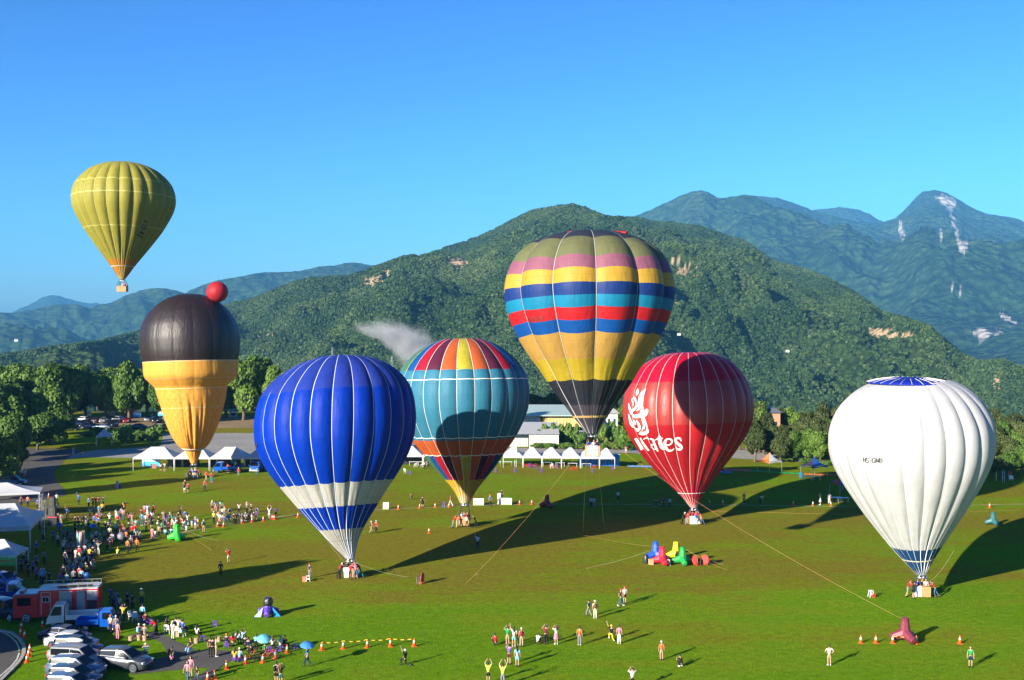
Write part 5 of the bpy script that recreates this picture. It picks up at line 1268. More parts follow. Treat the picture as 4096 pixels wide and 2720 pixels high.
# ------------------------------------------------------------------ cloth covered tetrapod anchors
def tetra(px, py, h, m, label, rz=0.3, lean=0.0, hood=None):
    p = G(px, py); o = empty('anchor_block', p, rz); tag(o, label, 'anchor')
    c = Vector((0, 0, h * .36)); q = MB(); r = h * .22
    def legm(d, l, nm):
        mb = MB(); d = d.normalized(); mb.tube([c - d * r * .4, c + d * l * .35, c + d * l * .8, c + d * l * .93, c + d * l], [r * 1.15, r * .95, r * .72, r * .76, r * .5], 8); return mb.build(nm, m, o)
    legm(Vector((lean, 0, 1)), h * .66, 'upright_arm')
    for a in (-90, 30, 150): legm(Vector((math.cos(R(a)), math.sin(R(a)), -.34)), h * .62, 'foot_arm')
    if hood:
        mb = MB(); rr_ = random.Random(3)
        mb.lathe([(h * .50, h * .16), (h * .58, h * .26), (h * .75, h * .27), (h * .92, h * .22), (h * 1.02, h * .1)], 9); mb.v = [(x + rr_.uniform(-.05, .05), y + rr_.uniform(-.05, .05), z + rr_.uniform(-.05, .05)) for x, y, z in mb.v]; mb.build('hood', hood, o)
    return o
def clothm(n, c): return mat(n, c, 0.55, vary=0.1, scale=2, bump=0.7, bscale=2.5)
tetra(707, 2162, 2.0, clothm('lime_cloth', (0.03, 0.62, 0.04)), 'bright lime green cloth-covered anchor block beside the crowd', 0.4)
tetra(2622, 2238, 2.1, clothm('blue_cloth', (0.01, 0.08, 0.55)), 'blue cloth-covered anchor block, rearmost left of the coloured group', 0.9)
tetra(2648, 2258, 2.05, clothm('red_cloth', (0.70, 0.01, 0.03)), 'red cloth-covered anchor block in the coloured group', 0.2)
tetra(2704, 2236, 2.0, clothm('yellow_cloth', (0.85, 0.62, 0.01)), 'yellow cloth-covered anchor block behind the green one', 0.5)
tetra(2730, 2258, 2.0, clothm('green_cloth', (0.01, 0.30, 0.05)), 'green cloth-covered anchor block at the right of the coloured group', 0.1)
tetra(3620, 2566, 2.1, clothm('maroon_cloth', (0.17, 0.02, 0.04)), 'maroon cloth-covered anchor block behind four cones, lower right', 0.3)
tetra(3972, 2100, 1.75, clothm('teal_cloth', (0.02, 0.12, 0.13)), 'teal covered anchor block in the shadow right of the white balloon', 0.2)
tetra(2188, 2030, 1.9, clothm('dark_red_cloth', (0.22, 0.015, 0.02)), 'dark red covered anchor block at the edge of the big balloon shadow', 0.6)
tb = tetra(1072, 2462, 1.75, clothm('purple_cloth', (0.10, 0.04, 0.36)), 'purple anchor block with a black hood and pale blue side flaps', 0.1, hood=mat('black_plastic_bag', (0.012, 0.012, 0.014), 0.3, bump=0.8, bscale=4, spec=0.6))
for s_ in (-1, 1):
    q = MB(); q.plate([(s_ * .45, -.2, .85), (s_ * 1.25, -.5, .02), (s_ * .6, -.6, .02)], .03); q.build('side_flap', mat('sky_cloth', (0.25, 0.48, 0.75) if s_ < 0 else (0.02, 0.25, 0.65), 0.5) if s_ < 0 else mat('cyan_cloth', (0.02, 0.28, 0.62), 0.5), tb)
# small things on the field
def fan(px, py, label, rz=0.0):
    p = G(px, py); o = empty('inflator_fan', p, rz); tag(o, label, 'fan')
    th = [math.pi * 2 * k / 24 for k in range(25)]
    q = MB(); q.tube([(0, .55 * math.cos(a), .62 + .55 * math.sin(a)) for a in th], .035, 6, cap=False); q.build('guard_ring', M_REDP, o, smooth=True)
    q = MB()
    for k in range(12): a = math.pi * k / 12; q.tube([(0, .54 * math.cos(a), .62 + .54 * math.sin(a)), (0, -.54 * math.cos(a), .62 - .54 * math.sin(a))], .008, 3)
    q.lathe([(-.04, .5), (.0, .5)], 16, (0.02, 0, .62)); q.v = [(z - .62 + x * 0, y, x + .62) if i >= len(q.v) - 32 else (x, y, z) for i, (x, y, z) in enumerate(q.v)]; q.build('grille', mat('dull_red', (0.35, 0.04, 0.03), 0.6), o)
    q = MB(); q.box((.3, 0, .62), (.35, .3, .34)); q.build('motor', M_PAD, o)
    for s_ in (-.3, .3): q = MB(); q.tube([(.0, s_, .1), (.55, s_, .08), (.55, s_, .75)], .025, 5); q.build('frame', M_STEEL, o)
    for s_ in (-.35, .35): q = MB(); q.tube([(.1, s_ - .03, .12), (.1, s_ + .03, .12)], .12, 10); q.build('wheel', M_REDP, o)
fan(1690, 2334, 'red cage inflator fan standing on the grass right of the blue balloon', 2.9)
fan(2780, 2262, 'small wheeled inflator fan right of the green covered block', 0.4)
fan(2818, 2260, 'larger wheeled inflator fan, rightmost beside the coloured blocks', 0.9)
place('stool_w', stool_w, G(2672, 2262), .2, 'white step stool in front of the red covered block', 'stool').scale = (1.1, 1.1, 1.5)
place('stool_w', stool_w, G(3484, 2388), .2, 'white step stool alone on the grass left of the white balloon', 'stool').scale = (1.2, 1.2, 1.5)
place('stool_w', stool_w, G(1232, 2326), .2, 'white step stool beside the person in the red cap', 'stool').scale = (1.1, 1.1, 1.4)
place('stool_p', stool_p, G(2736, 2262), .2, 'purple stool before the green covered block', 'stool').scale = (1, 1, 1.1)
def crate(px, py, w, d, h, m, label, name='crate', cat='crate', rz=0.2):
    p = G(px, py); o = empty(name, p, rz); tag(o, label, cat); q = MB(); q.box((0, 0, h / 2), (w, d, h)); q.build('body', m, o); q = MB(); q.box((0, 0, h + .02), (w + .04, d + .04, .05)); q.build('lid', m, o); return o
M_CARD = mat('cardboard', (0.52, 0.33, 0.17), 0.8)
crate(2604, 2258, .5, .4, .6, M_CARD, 'cardboard box beside the red covered block', 'box', 'box'); crate(1218, 2326, .45, .35, .5, mat('orange_crate', (0.7, 0.22, 0.12), .5), 'orange crate next to the white step stool by the blue balloon')
q = MB(); q.lathe([(0, .30), (.05, .31), (.9, .29), (.95, .25)], 16); o = q.build('water_drum', mat('black_drum', (0.02, 0.02, 0.025), .4), loc=G(2584, 2252), smooth=True); tag(o, 'black drum at the left of the coloured covered blocks', 'drum')
crate(3494, 2389, .3, .25, .35, M_REDP, 'small red can beside the white step stool left of the white balloon', 'fuel_can', 'can')
# boards and signs on the field
M_SIGNP = sky_banner('festival_print', [(0.0, (0.25, 0.6, 0.2)), (0.25, (0.5, 0.8, 0.4)), (0.4, (0.8, 0.88, 0.9)), (0.55, (0.75, 0.25, 0.3)), (0.66, (0.45, 0.6, 0.85)), (1.0, (0.55, 0.8, 0.95))])
def aframe(px, py, w, h, label, m=None, rz=0.0):
    p = G(px, py); o = empty('sign_board', p, rz); tag(o, label, 'sign'); m = m or M_SIGNP
    q = MB(); q.plate([(-w / 2, 0, 0.05), (w / 2, 0, .05), (w / 2, .25, h), (-w / 2, .25, h)], .03); q.build('front_panel', m, o)
    q = MB(); q.plate([(-w / 2, .5, 0.05), (w / 2, .5, .05), (w / 2, .27, h), (-w / 2, .27, h)], .03); q.build('back_panel', M_TABLE, o)
    for s_ in (-1, 1): q = MB(); q.tube([(s_ * w / 2, 0, 0), (s_ * w / 2, .25, h)], .025, 5); q.build('frame', M_POLE, o)
aframe(1914, 2022, 1.55, 1.0, 'pale green and white printed board just right of the aqua balloon skirt'); aframe(2026, 2020, 1.55, 1.0, 'pale printed board with white banner beside it, right of the aqua balloon')
aframe(1543, 2038, .8, 1.0, 'printed board mostly hidden by the blue balloon')
board('roll_up_banner', 1996, 2018, .5, 1.65, .05, mat('banner_white', (0.7, 0.7, 0.72), .5), 'tall white roll-up banner behind the two printed boards', 'banner', .06)
board('roll_up_banner', 469, 1955, .42, 1.25, .03, mat('lilac_banner', (0.34, 0.22, 0.6), .5), 'narrow purple roll-up banner standing on the left grass', 'banner', .08, 0.3)
crate(480, 1953, .28, .28, .5, mat('navy_block', (0.01, 0.012, 0.05), .5), 'dark box behind the narrow purple banner', 'box', 'box')
board('banner_flag', 2063, 1868, .28, 2.2, 2.0, M_TABLE, 'tall narrow white banner flag rising behind the joined canopies', 'flag', .05)
board('blue_sign', 4016, 1930, .38, .32, 1.6, M_BLUEP, 'small blue sign on a pole at the right edge', 'sign', .05, back=.2)
board('notice_board', 4045, 1922, .7, .6, .25, M_TABLE, 'white notice board low at the right edge', 'sign'); board('notice_board', 4040, 1912, .45, .55, .7, M_TR, 'small red and white notice above the white board at the right edge', 'sign')
board('upright_sign', 3202, 1914, .4, .95, .1, M_BLUEP, 'blue upright panel left of the navy gazebo', 'panel', legs=False)
board('post_sign', 293, 1822, .3, .35, 1.5, M_TR, 'red sign on a post by the left road', 'sign')
for i, (x, y, w, h, m, l) in enumerate([(350, 1670, 2.1, 1.5, M_SIGNP, 'pale printed hoarding behind the parked cars, leftmost'), (450, 1668, 2.0, 1.5, mat('grey_hoarding', (0.4, 0.38, 0.36), .6), 'grey hoarding between the parked silver and white cars'), (549, 1672, 2.0, 1.5, M_POSTER, 'blue and white hoarding among the parked cars'),
        (643, 1668, 1.6, 1.3, M_POSTER, 'blue hoarding touching the ice cream cone'), (932, 1672, 2.0, 1.4, mat('white_hoarding', (0.66, 0.66, 0.62), .6), 'white hoarding with a picture right of the ice cream cone'), (513, 1664, 3.2, 3.2, M_TR, 'red and white stall front under the trees behind the cars')]):
    board('hoarding', x, y, w, h, .35, m, l, 'hoarding')
board('picture', 932, 1673, 1.3, .7, .75, M_DARK, 'dark picture mounted on the white hoarding', 'picture', legs=False)
# deflated coloured cloth on the ground
for i, (x0, y0, x1, y1, w, m, l) in enumerate([(2895, 1881, 3000, 1884, 1.6, M_REDP, 'red balloon cloth laid out flat right of the red balloon'), (3000, 1885, 3210, 1897, 1.3, clothm('green_cloth', (0.01, 0.30, 0.05)), 'green balloon cloth laid out on the grass'), (3215, 1898, 3350, 1904, .7, M_TO, 'orange cloth strip laid out toward the white balloon'),
        (2878, 1889, 2925, 1892, 1.2, M_BLUEP, 'blue cloth heap right of the red balloon'), (2510, 1866, 2630, 1868, 1.8, mat('pale_blue_sheet', (0.2, 0.35, 0.65), .6), 'blue plastic sheet spread left of the red balloon')]):
    a, b = G(x0, y0), G(x1, y1); n = 14; mb = MB()
    for k in range(n + 1):
        p = a.lerp(b, k / n)
        for j in range(5): mb.v.append((p.x, p.y + (j / 4 - .5) * w, 0.03 + (0.28 * abs(math.sin(k * 1.7 + j)) * (1 - abs(j / 2 - 1) * .8))))
    for k in range(n):
        for j in range(4): q_ = k * 5 + j; mb.f.append((q_, q_ + 1, q_ + 6, q_ + 5)); mb.m.append(0)
    tag(mb.build('ground_cloth', m, smooth=True), l, 'cloth')
# blue picnic tables in the shade near the white balloon
for i, (x, y) in enumerate([(3236, 1921), (3262, 1922), (3345, 2008), (3372, 2010)]):
    o = copy_tree(used['table']); o.location = G(x, y); o.rotation_euler = (0, 0, .1); tag(o, ['pale table left under the navy gazebo', 'pale table right under the navy gazebo', 'blue table in the balloon shadow, left of its pair', 'blue table in the balloon shadow touching the white balloon'][i], 'table')
# loudspeakers on a red platform
pf = empty('platform', G(214, 2100)); tag(pf, 'red topped low platform carrying the black loudspeakers', 'platform')
q = MB(); q.box((0, 0, .55), (1.3, 1.1, 1.1)); q.build('skirt', M_DARK, pf); q = MB(); q.box((0, 0, 1.15), (1.36, 1.16, .12)); q.build('deck', mat('crimson_cloth', (0.5, 0.02, 0.06), .6), pf)
for i, (z, w, h, l) in enumerate([(1.21, .95, 1.3, 'black bass loudspeaker cabinet standing on the red platform'), (2.53, .75, 1.35, 'tall black loudspeaker stacked on the bass cabinet')]):
    p = G(214, 2100); o = empty('loudspeaker', (p.x - .15, p.y, z)); tag(o, l, 'loudspeaker'); q = MB(); q.box((0, 0, h / 2), (w, .6, h)); q.build('cabinet', M_PAD, o)
    for zz_ in (.3, .7): q = MB(); q.tube([(0, -.30, h * zz_), (0, -.33, h * zz_)], w * .3, 16); q.build('driver', mat('driver_grey', (0.05, 0.05, 0.055), .5), o)
# flags
FL = [(305, 2214, (.01, .06, .45), (.75, .75, .78)), (313, 2218, (.02, .30, .12), (.8, .8, .8)), (318, 2216, (.7, .03, .05), (.85, .8, .8)), (325, 2214, (.75, .76, .8), (.6, .03, .05)), (331, 2216, (.85, .25, .02), (.7, .02, .02)), (336, 2212, (.65, .02, .04), (.8, .8, .8)), (341, 2214, (.8, .8, .8), (.05, .1, .4))]
for i, (x, y, c1, c2) in enumerate(FL):
    o = empty('flag', G(x, y + 12), i * .5); tag(o, f'national flag hanging furled on its pole in the crowd, {ordinal(i)} from the left', 'flag', 'cluster of furled flags')
    q = MB(); q.tube([(0, 0, 0), (.1, 0, 3.1)], .025, 5); q.build('pole', M_CONE if i % 2 else M_POLE, o)
    for j, c in enumerate((c1, c2)):
        q = MB(); q.lathe([(1.2 - .1 * j, .03), (1.5, .10), (2.3, .09), (2.95, .03)], 7, (.1 + .07 * j, -.04 * j, 0)); q.build('cloth', mat(f'flag_cloth_{i}_{j}', c, .6), o)

# ------------------------------------------------------------------ ropes
M_ROPE = mat('orange_rope', (0.45, 0.20, 0.08), .7, vary=0); M_ROPEP = mat('pale_rope', (0.45, 0.44, 0.26), .7, vary=0); M_ROPEG = mat('grey_rope', (0.35, 0.33, 0.30), .7, vary=0); M_CABLE = mat('black_cable', (0.02, 0.02, 0.015), .7, vary=0)
mbk = multi_b.P0; bz = 14.9
hang('tether_rope', [Vector((mbk.x + .9, mbk.y, bz + .9)), Gz(3606, 2474 + 96, 2.1)], .8, .022, M_ROPE, 'long orange rope from the hovering balloon down to the maroon covered block', 'rope')
hang('tether_rope', [Vector((mbk.x - .6, mbk.y, bz - 1)), Gz(2332, 2132, .05)], .2, .018, M_ROPEG, 'thin rope hanging straight down from the hovering basket, left one', 'rope')
hang('tether_rope', [Vector((mbk.x + .6, mbk.y, bz - 1)), Gz(2418, 2122, .05)], .2, .018, M_ROPEG, 'thin rope hanging down from the hovering basket, right one', 'rope')
hang('tether_rope', [Vector((mbk.x - .8, mbk.y - .4, bz)), Gz(1860, 2340, .05)], .6, .018, M_ROPE, 'orange rope slanting down from the hovering basket to the lower left', 'rope')
hang('tether_rope', [Gz(2194, 2100, 0.1), Gz(2632, 2252, 1.9)], .5, .02, M_ROPE, 'orange rope from the shadow to the blue covered block', 'rope')
hang('tether_rope', [Gz(2732, 2258, 1.95), Gz(3055, 2257, .03)], 1.0, .022, M_ROPEP, 'pale rope curving right from the green covered block', 'rope')
hang('tether_rope', [Gz(2732, 2258, 1.95), Gz(2910, 2282, .03)], .2, .018, M_ROPE, 'short orange rope from the green covered block to the grass', 'rope')
hang('tether_rope', [Gz(2632, 2256, 1.9), Gz(1900, 2300, .04)], 1.2, .02, M_ROPEP, 'pale rope lying in a long curve from the red covered block to the fan', 'rope')
hang('tether_rope', [Gz(1412, 2316, 1.9), Gz(1860, 2299, .04)], 1.0, .022, M_ROPEP, 'pale rope from the blue balloon basket past the red fan', 'rope')
hang('tether_rope', [Gz(1412, 2316, 1.5), Gz(1640, 2309, .03)], 1.1, .018, M_CABLE, 'dark cable sagging from the blue balloon basket to the grass', 'cable')
hang('tether_rope', [Gz(722, 2164, 1.7), Gz(1030, 2159, .03)], .9, .022, M_ROPEP, 'pale rope curving right from the lime green block', 'rope')
hang('tether_rope', [Gz(722, 2164, 1.7), Gz(850, 2204, .03)], .1, .018, M_ROPE, 'orange rope from the lime green block to the grass', 'rope')
hang('tether_rope', [Vector((blue_b.P0.x - 5.2, blue_b.P0.y, 8.3)), Gz(1395, 2318, 1.4)], .5, .016, M_ROPEP, 'thin crown line along the left of the blue balloon', 'rope')
hang('tether_rope', [Vector((aqua_b.P0.x - .8, aqua_b.P0.y - .4, 2.2)), Gz(1795, 2112, .05)], .15, .018, M_ROPEP, 'pale rope from the aqua balloon basket to the grass', 'rope')
hang('tether_rope', [Vector((white_b.P0.x - 2.6, white_b.P0.y, 5.6)), Vector((white_b.P0.x - .5, white_b.P0.y, 2.1))], .3, .016, M_ROPEP, 'pale crown line left of the white balloon skirt', 'rope')
hang('tether_rope', [Vector((white_b.P0.x + 6.2, white_b.P0.y + 1, 13.0)), Vector((white_b.P0.x + 3.2, white_b.P0.y, 4.5)), Vector((white_b.P0.x + .5, white_b.P0.y, 1.2))], .4, .016, M_ROPEP, 'pale line hanging right of the white balloon', 'rope')
hang('tether_rope', [Gz(2780, 2043, .03), Gz(3500, 2062, .03), Gz(4096, 2040, .03)], 0, .03, M_ROPE, 'faint orange rope lying across the far field behind the white balloon', 'rope')
# ------------------------------------------------------------------ vehicles
M_GLASS = mat('car_glass', (0.006, 0.008, 0.012), 0.14, vary=0, spec=0.25)
M_TYRE = mat('tyre_rubber', (0.015, 0.015, 0.016), 0.8, vary=0); M_RIM = mat('alloy_rim', (0.6, 0.6, 0.62), 0.25, 0.8, vary=0)
M_TAIL = mat('tail_lamp', (0.55, 0.01, 0.015), 0.2, vary=0); M_HEAD = mat('head_lamp', (0.75, 0.78, 0.8), 0.1, 0.3, vary=0); M_TRIM = mat('black_trim', (0.02, 0.02, 0.02), 0.5, vary=0)
SHAPES = {   # stations: x, belt z, half width at belt, roof z or None, half width at roof ; L, wheel x, wheel r
    'sedan': dict(low=[(-2.25, .62, .62), (-2.2, .86, .72), (-1.6, .98, .80), (-.9, 1.0, .83), (.75, .97, .84), (1.5, .88, .80), (2.1, .74, .70), (2.25, .58, .58)], cab=[(-1.55, .99, .70, .02), (-.85, 1.0, .60, .40), (-.1, 1.0, .58, .46), (.45, .98, .57, .42), (1.15, .94, .70, .01)], wx=(-1.35, 1.42), r=.32),
    'hatch': dict(low=[(-2.0, .60, .66), (-1.98, .95, .76), (-1.5, 1.02, .81), (-.5, 1.02, .83), (.75, 1.0, .83), (1.4, .92, .80), (1.95, .78, .70), (2.1, .56, .58)], cab=[(-1.95, .97, .70, .03), (-1.6, 1.02, .60, .44), (-.3, 1.02, .60, .52), (.35, 1.01, .58, .48), (1.15, .96, .70, .01)], wx=(-1.28, 1.32), r=.32),
    'suv': dict(low=[(-2.3, .62, .70), (-2.27, 1.02, .80), (-1.6, 1.12, .88), (-.5, 1.12, .90), (.85, 1.09, .90), (1.55, 1.02, .87), (2.15, .88, .76), (2.3, .6, .62)], cab=[(-2.2, 1.06, .74, .03), (-1.75, 1.12, .66, .45), (-.3, 1.12, .64, .56), (.35, 1.11, .62, .52), (1.3, 1.04, .74, .01)], wx=(-1.35, 1.42), r=.37),
    'van': dict(low=[(-2.2, .62, .72), (-2.18, 1.05, .80), (-1.6, 1.12, .84), (-.5, 1.12, .85), (.95, 1.10, .85), (1.6, 1.02, .83), (2.1, .86, .74), (2.2, .6, .62)], cab=[(-2.17, 1.06, .78, .05), (-2.05, 1.12, .72, .66), (-.3, 1.12, .70, .72), (.5, 1.11, .68, .68), (1.35, 1.04, .76, .01)], wx=(-1.3, 1.38), r=.33)}
MESHC = {}
def car_meshes(kind):
    if kind in MESHC: return MESHC[kind]
    s = SHAPES[kind]; low, cab = s['low'], s['cab']; out = {}
    # lower body
    mb = MB(); n = 10; wr = s['r']
    # densify stations so the wheel arches can be cut in
    xs = sorted(set([q[0] for q in low] + [w + d for w in s['wx'] for d in (-.46, -.40, -.28, -.14, 0, .14, .28, .40, .46)]))
    for x in xs:
        bz = np.interp(x, [q[0] for q in low], [q[1] for q in low]); hw = np.interp(x, [q[0] for q in low], [q[2] for q in low])
        arch = max([math.sqrt(max(0, .42 ** 2 - (x - w) ** 2)) for w in s['wx']]); zb = max(.24, s['r'] + arch - .02) if arch > 0.02 else .24
        zb = min(zb, bz - .12); k = .94 if abs(x) > 2 else 1.0
        ring = [(-hw * .5, zb), (-hw * k, zb), (-hw * 1.03, (zb + bz) / 2), (-hw, bz - .06), (-hw * .90, bz), (hw * .90, bz), (hw, bz - .06), (hw * 1.03, (zb + bz) / 2), (hw * k, zb), (hw * .5, zb)]
        mb.v += [(x, y, z) for y, z in ring]
    for i in range(len(xs) - 1):
        for k in range(n):
            k2 = (k + 1) % n; a = i * n; mb.f.append((a + k, a + k2, a + n + k2, a + n + k)); mb.m.append(0)
    mb.f.append(tuple(range(n))[::-1]); mb.m.append(0); mb.f.append(tuple((len(xs) - 1) * n + k for k in range(n))); mb.m.append(0)
    mb.v += []; out['body'] = mb.mesh('body', M_TRIM, True)
    # cabin
    mb = MB(); n = 8; P = []; cd = []
    for x, bz, hr, h in cab:
        hb = np.interp(x, [q[0] for q in low], [q[2] for q in low]) * .93
        P.append((x, bz, hb, hr if h > .1 else hb * .92, bz + h))
    for i in range(len(P) - 1):
        m_ = 8 if i != 1 and i != 2 else 4
        for j in range(m_): cd.append(tuple(a + (b - a) * j / m_ for a, b in zip(P[i], P[i + 1])))
    cd.append(P[-1])
    for x, bz, hb, hr2, zr in cd:
        e_ = min(.05, (zr - bz) * .5)
        ring = [(-hb, bz - .03), (-hr2, zr - e_), (-hr2 * .86, zr), (0, zr + .02), (hr2 * .86, zr), (hr2, zr - e_), (hb, bz - .03), (0, bz - .04)]
        mb.v += [(x, y, z) for y, z in ring]
    for i in range(len(cd) - 1):
        for k in range(n):
            k2 = (k + 1) % n; a = i * n; mb.f.append((a + k, a + k2, a + n + k2, a + n + k)); mb.m.append(0)
    out['cabin'] = mb.mesh('cabin', M_TRIM, False)
    off = .012
    def cabp(x, t, sgn):   # point on the side of the cabin, t 0 belt .. 1 roof edge
        hb = np.interp(x, [p[0] for p in P], [p[2] for p in P]); hr = np.interp(x, [p[0] for p in P], [p[3] for p in P]); zb = np.interp(x, [p[0] for p in P], [p[1] for p in P]) - .03
        zr = np.interp(x, [p[0] for p in P], [p[4] for p in P]) - .05
        return Vector((x, sgn * (hb + (hr - hb) * t + off), zb + (zr - zb) * t))
    x0, x1, xm1, xm2 = P[1][0], P[3][0], P[2][0] - .05, P[2][0] + .05
    xr, xf = P[0][0] + .35 * (P[1][0] - P[0][0]), P[3][0] + .62 * (P[4][0] - P[3][0])
    side = []
    off = .055
    for sg in (-1, 1):
        for xa, xb in ((xr + .12, xm1), (xm2, xf - .02)):
            q = MB(); n_ = 9; V = []
            for i in range(n_):
                x = xa + (xb - xa) * i / (n_ - 1); zb = np.interp(x, [p[0] for p in P], [p[1] for p in P]) - .03; zr = np.interp(x, [p[0] for p in P], [p[4] for p in P]) - .05; H_ = max(.01, zr - zb)
                lo = min(.07 / H_ + .02, .45); hi = max(lo + .02, 1 - .05 / H_)
                V += [cabp(x, lo, sg), cabp(x, hi, sg)]
            q.v = [tuple(v) for v in V]
            for i in range(n_ - 1): q.f.append((2 * i, 2 * i + 2, 2 * i + 3, 2 * i + 1) if sg < 0 else (2 * i + 1, 2 * i + 3, 2 * i + 2, 2 * i)); q.m.append(0)
            side.append(q.mesh('side_window', M_GLASS))
    out['side'] = side
    def screen(a, b, lo, hi, fwd):
        q = MB(); xa, xb = a[0] + (b[0] - a[0]) * lo, a[0] + (b[0] - a[0]) * hi; za, zb_ = a[4] + (b[4] - a[4]) * lo, a[4] + (b[4] - a[4]) * hi; wa, wb = (a[3] + (b[3] - a[3]) * lo) * .86, (a[3] + (b[3] - a[3]) * hi) * .84
        nx, nz = (.02 if fwd else -.02), .035
        q.add([(xa + nx, -wa, za + nz), (xa + nx, wa, za + nz), (xb + nx, wb, zb_ + nz), (xb + nx, -wb, zb_ + nz)], [(0, 1, 2, 3)]); return q
    out['windscreen'] = screen(P[4], P[3], .10, .93, True).mesh('windscreen', M_GLASS); out['rear'] = screen(P[0], P[1], .15, .92, False).mesh('rear_window', M_GLASS)
    q = MB(); r = s['r']; q.tube([(0, -.10, 0), (0, .10, 0)], r, 20); out['tyre'] = q.mesh('tyre', M_TYRE, False)
    q = MB(); q.tube([(0, .04, 0), (0, .115, 0)], r * .16, 8)
    for k in range(5):
        a = k * 2 * math.pi / 5; q.box((r * .34 * math.cos(a), .09, r * .34 * math.sin(a)), (.06, .03, .06))
        q.tube([(0, .10, 0), (r * .66 * math.cos(a), .09, r * .66 * math.sin(a))], .035, 4)
    th = [2 * math.pi * k / 20 for k in range(21)]; q.tube([(r * .68 * math.cos(a), .09, r * .68 * math.sin(a)) for a in th], .03, 5, cap=False); out['rim'] = q.mesh('rim', M_RIM)
    MESHC[kind] = out; return out
def set_mat(o, m): o.material_slots[0].link = 'OBJECT'; o.material_slots[0].material = m
def car(kind, paint, p, rz, label, group=None, cat='car', box=False, rails=False, plate=True):
    ms = car_meshes(kind); s = SHAPES[kind]; o = empty('parked_car', p, rz); tag(o, label, cat, group)
    b = obj('body', ms['body'], o); set_mat(b, paint); c = obj('cabin', ms['cabin'], o); set_mat(c, paint)
    for m in ms['side']: obj('side_window', m, c)
    obj('windscreen', ms['windscreen'], c); obj('rear_window', ms['rear'], c)
    for x in s['wx']:
        for sg in (-1, 1):
            hw = np.interp(x, [q[0] for q in s['low']], [q[2] for q in s['low']]); w = obj('wheel', ms['tyre'], o, (x, sg * (hw - .06), s['r'])); r = obj('rim', ms['rim'], w); r.rotation_euler = (0, 0, 0 if sg > 0 else math.pi)
    bx, fx = s['low'][1], s['low'][-2]
    for sg in (-1, 1):
        q = MB(); q.box((bx[0] + .02, sg * bx[2] * .86, bx[1] - .16), (.12, .24, .20)); q.build('tail_light', M_TAIL, b)
        q = MB(); q.box((fx[0] + .02, sg * fx[2] * .84, fx[1] - .10), (.22, .26, .13)); q.build('headlight', M_HEAD, b)
        hw = s['low'][4][2]; q = MB(); q.box((.82, sg * (hw + .08), s['low'][4][1] + .04), (.12, .18, .13)); q.build('mirror', paint, c)
        for x in (-.25, .55): q = MB(); q.box((x, sg * (hw + .015), .80), (.16, .03, .03)); q.build('door_handle', M_RIM, b)
    q = MB(); q.box((s['low'][-1][0] + .0, 0, .50), (.06, .9, .16)); q.build('grille', M_TRIM, b)
    q = MB(); q.box((s['low'][0][0] - .03, 0, .62), (.03, .34, .16)); q.build('number_plate', M_POLE, b)
    q = MB(); q.box((0, 0, .30), (3.3, 1.3, .2)); q.build('underbody', M_TRIM, o)
    if rails:
        for sg in (-1, 1): q = MB(); q.tube([(-1.5, sg * .52, s['cab'][1][1] + s['cab'][1][3] + .05), (-.2, sg * .52, s['cab'][2][1] + s['cab'][2][3] + .04), (.2, sg * .52, s['cab'][2][1] + s['cab'][2][3] + .01)], .022, 5); q.build('roof_rail', M_TRIM, c)
    if box:
        q = MB(); z = s['cab'][2][1] + s['cab'][2][3] + .10; q.lathe([(-.75, .05), (-.7, .2), (-.2, .27), (.4, .25), (.72, .12), (.78, .03)], 14, (0, 0, 0)); q.v = [(z_, x * 1.0, z + .16 + y * .72) for x, y, z_ in q.v]; q.build('roof_box', mat('roof_box_grey', (0.6, 0.6, 0.6), .35, vary=0), c, smooth=True)
    return o
def paint(n, c, metal=.35, rough=.28): return mat('paint_' + n, c, rough, metal, vary=0, coat=.6)
P_WH = paint('white', (.58, .58, .58), 0, .35); P_SI = paint('silver', (.30, .31, .33), .25, .38); P_NA = paint('navy', (.012, .02, .06)); P_DB = paint('dark_blue', (.012, .035, .09)); P_GR = paint('graphite', (.075, .085, .10)); P_BS = paint('blue_silver', (.12, .17, .25)); P_DG = paint('dark_green_blue', (.01, .035, .05)); P_BK = paint('black', (.01, .01, .012)); P_RE = paint('car_red', (.3, .012, .015), .2)
HD = R(-13)
def carspot(tx, ty, L_, kind, pnt, label, **k):
    c = G(tx, ty); fw = Vector((math.cos(HD), math.sin(HD), 0)); p = c + fw * (L_ / 2)
    return car(kind, pnt, p, HD, label, 'cars parked in a row at the lower left', **k)
rowc = [(170, 2560, 'sedan', P_NA, 'navy saloon car with red tail lamp, rearmost of the tight parked row', {}), (196, 2585, 'sedan', P_WH, 'white saloon car second from the rear of the parked row', {}), (216, 2609, 'hatch', P_DB, 'dark blue hatchback between the white saloon and the car with the roof box', {}),
        (208, 2635, 'sedan', P_SI, 'silver white saloon carrying a grey roof box', dict(box=True)), (218, 2664, 'van', P_SI, 'silver van-like car with tall side windows in the parked row', dict(rails=True)), (208, 2697, 'suv', P_BS, 'blue silver crossover in the parked row, nearest the graphite car', {}), (196, 2730, 'hatch', P_GR, 'dark grey hatchback second from the bottom of the row', {}), (184, 2765, 'hatch', P_BS, 'blue silver hatchback near the bottom edge of the row', {}), (128, 2800, 'sedan', P_WH, 'white car roof cut by the bottom edge', {})]
for x, y, k, pn, l, kw in rowc: carspot(x, y, 4.4, k, pn, l, **kw)
SUVP = G(498, 2672); car('suv', P_GR, SUVP, R(-17), 'graphite crossover parked by itself at the head of the row, alloy wheel showing', rails=True)
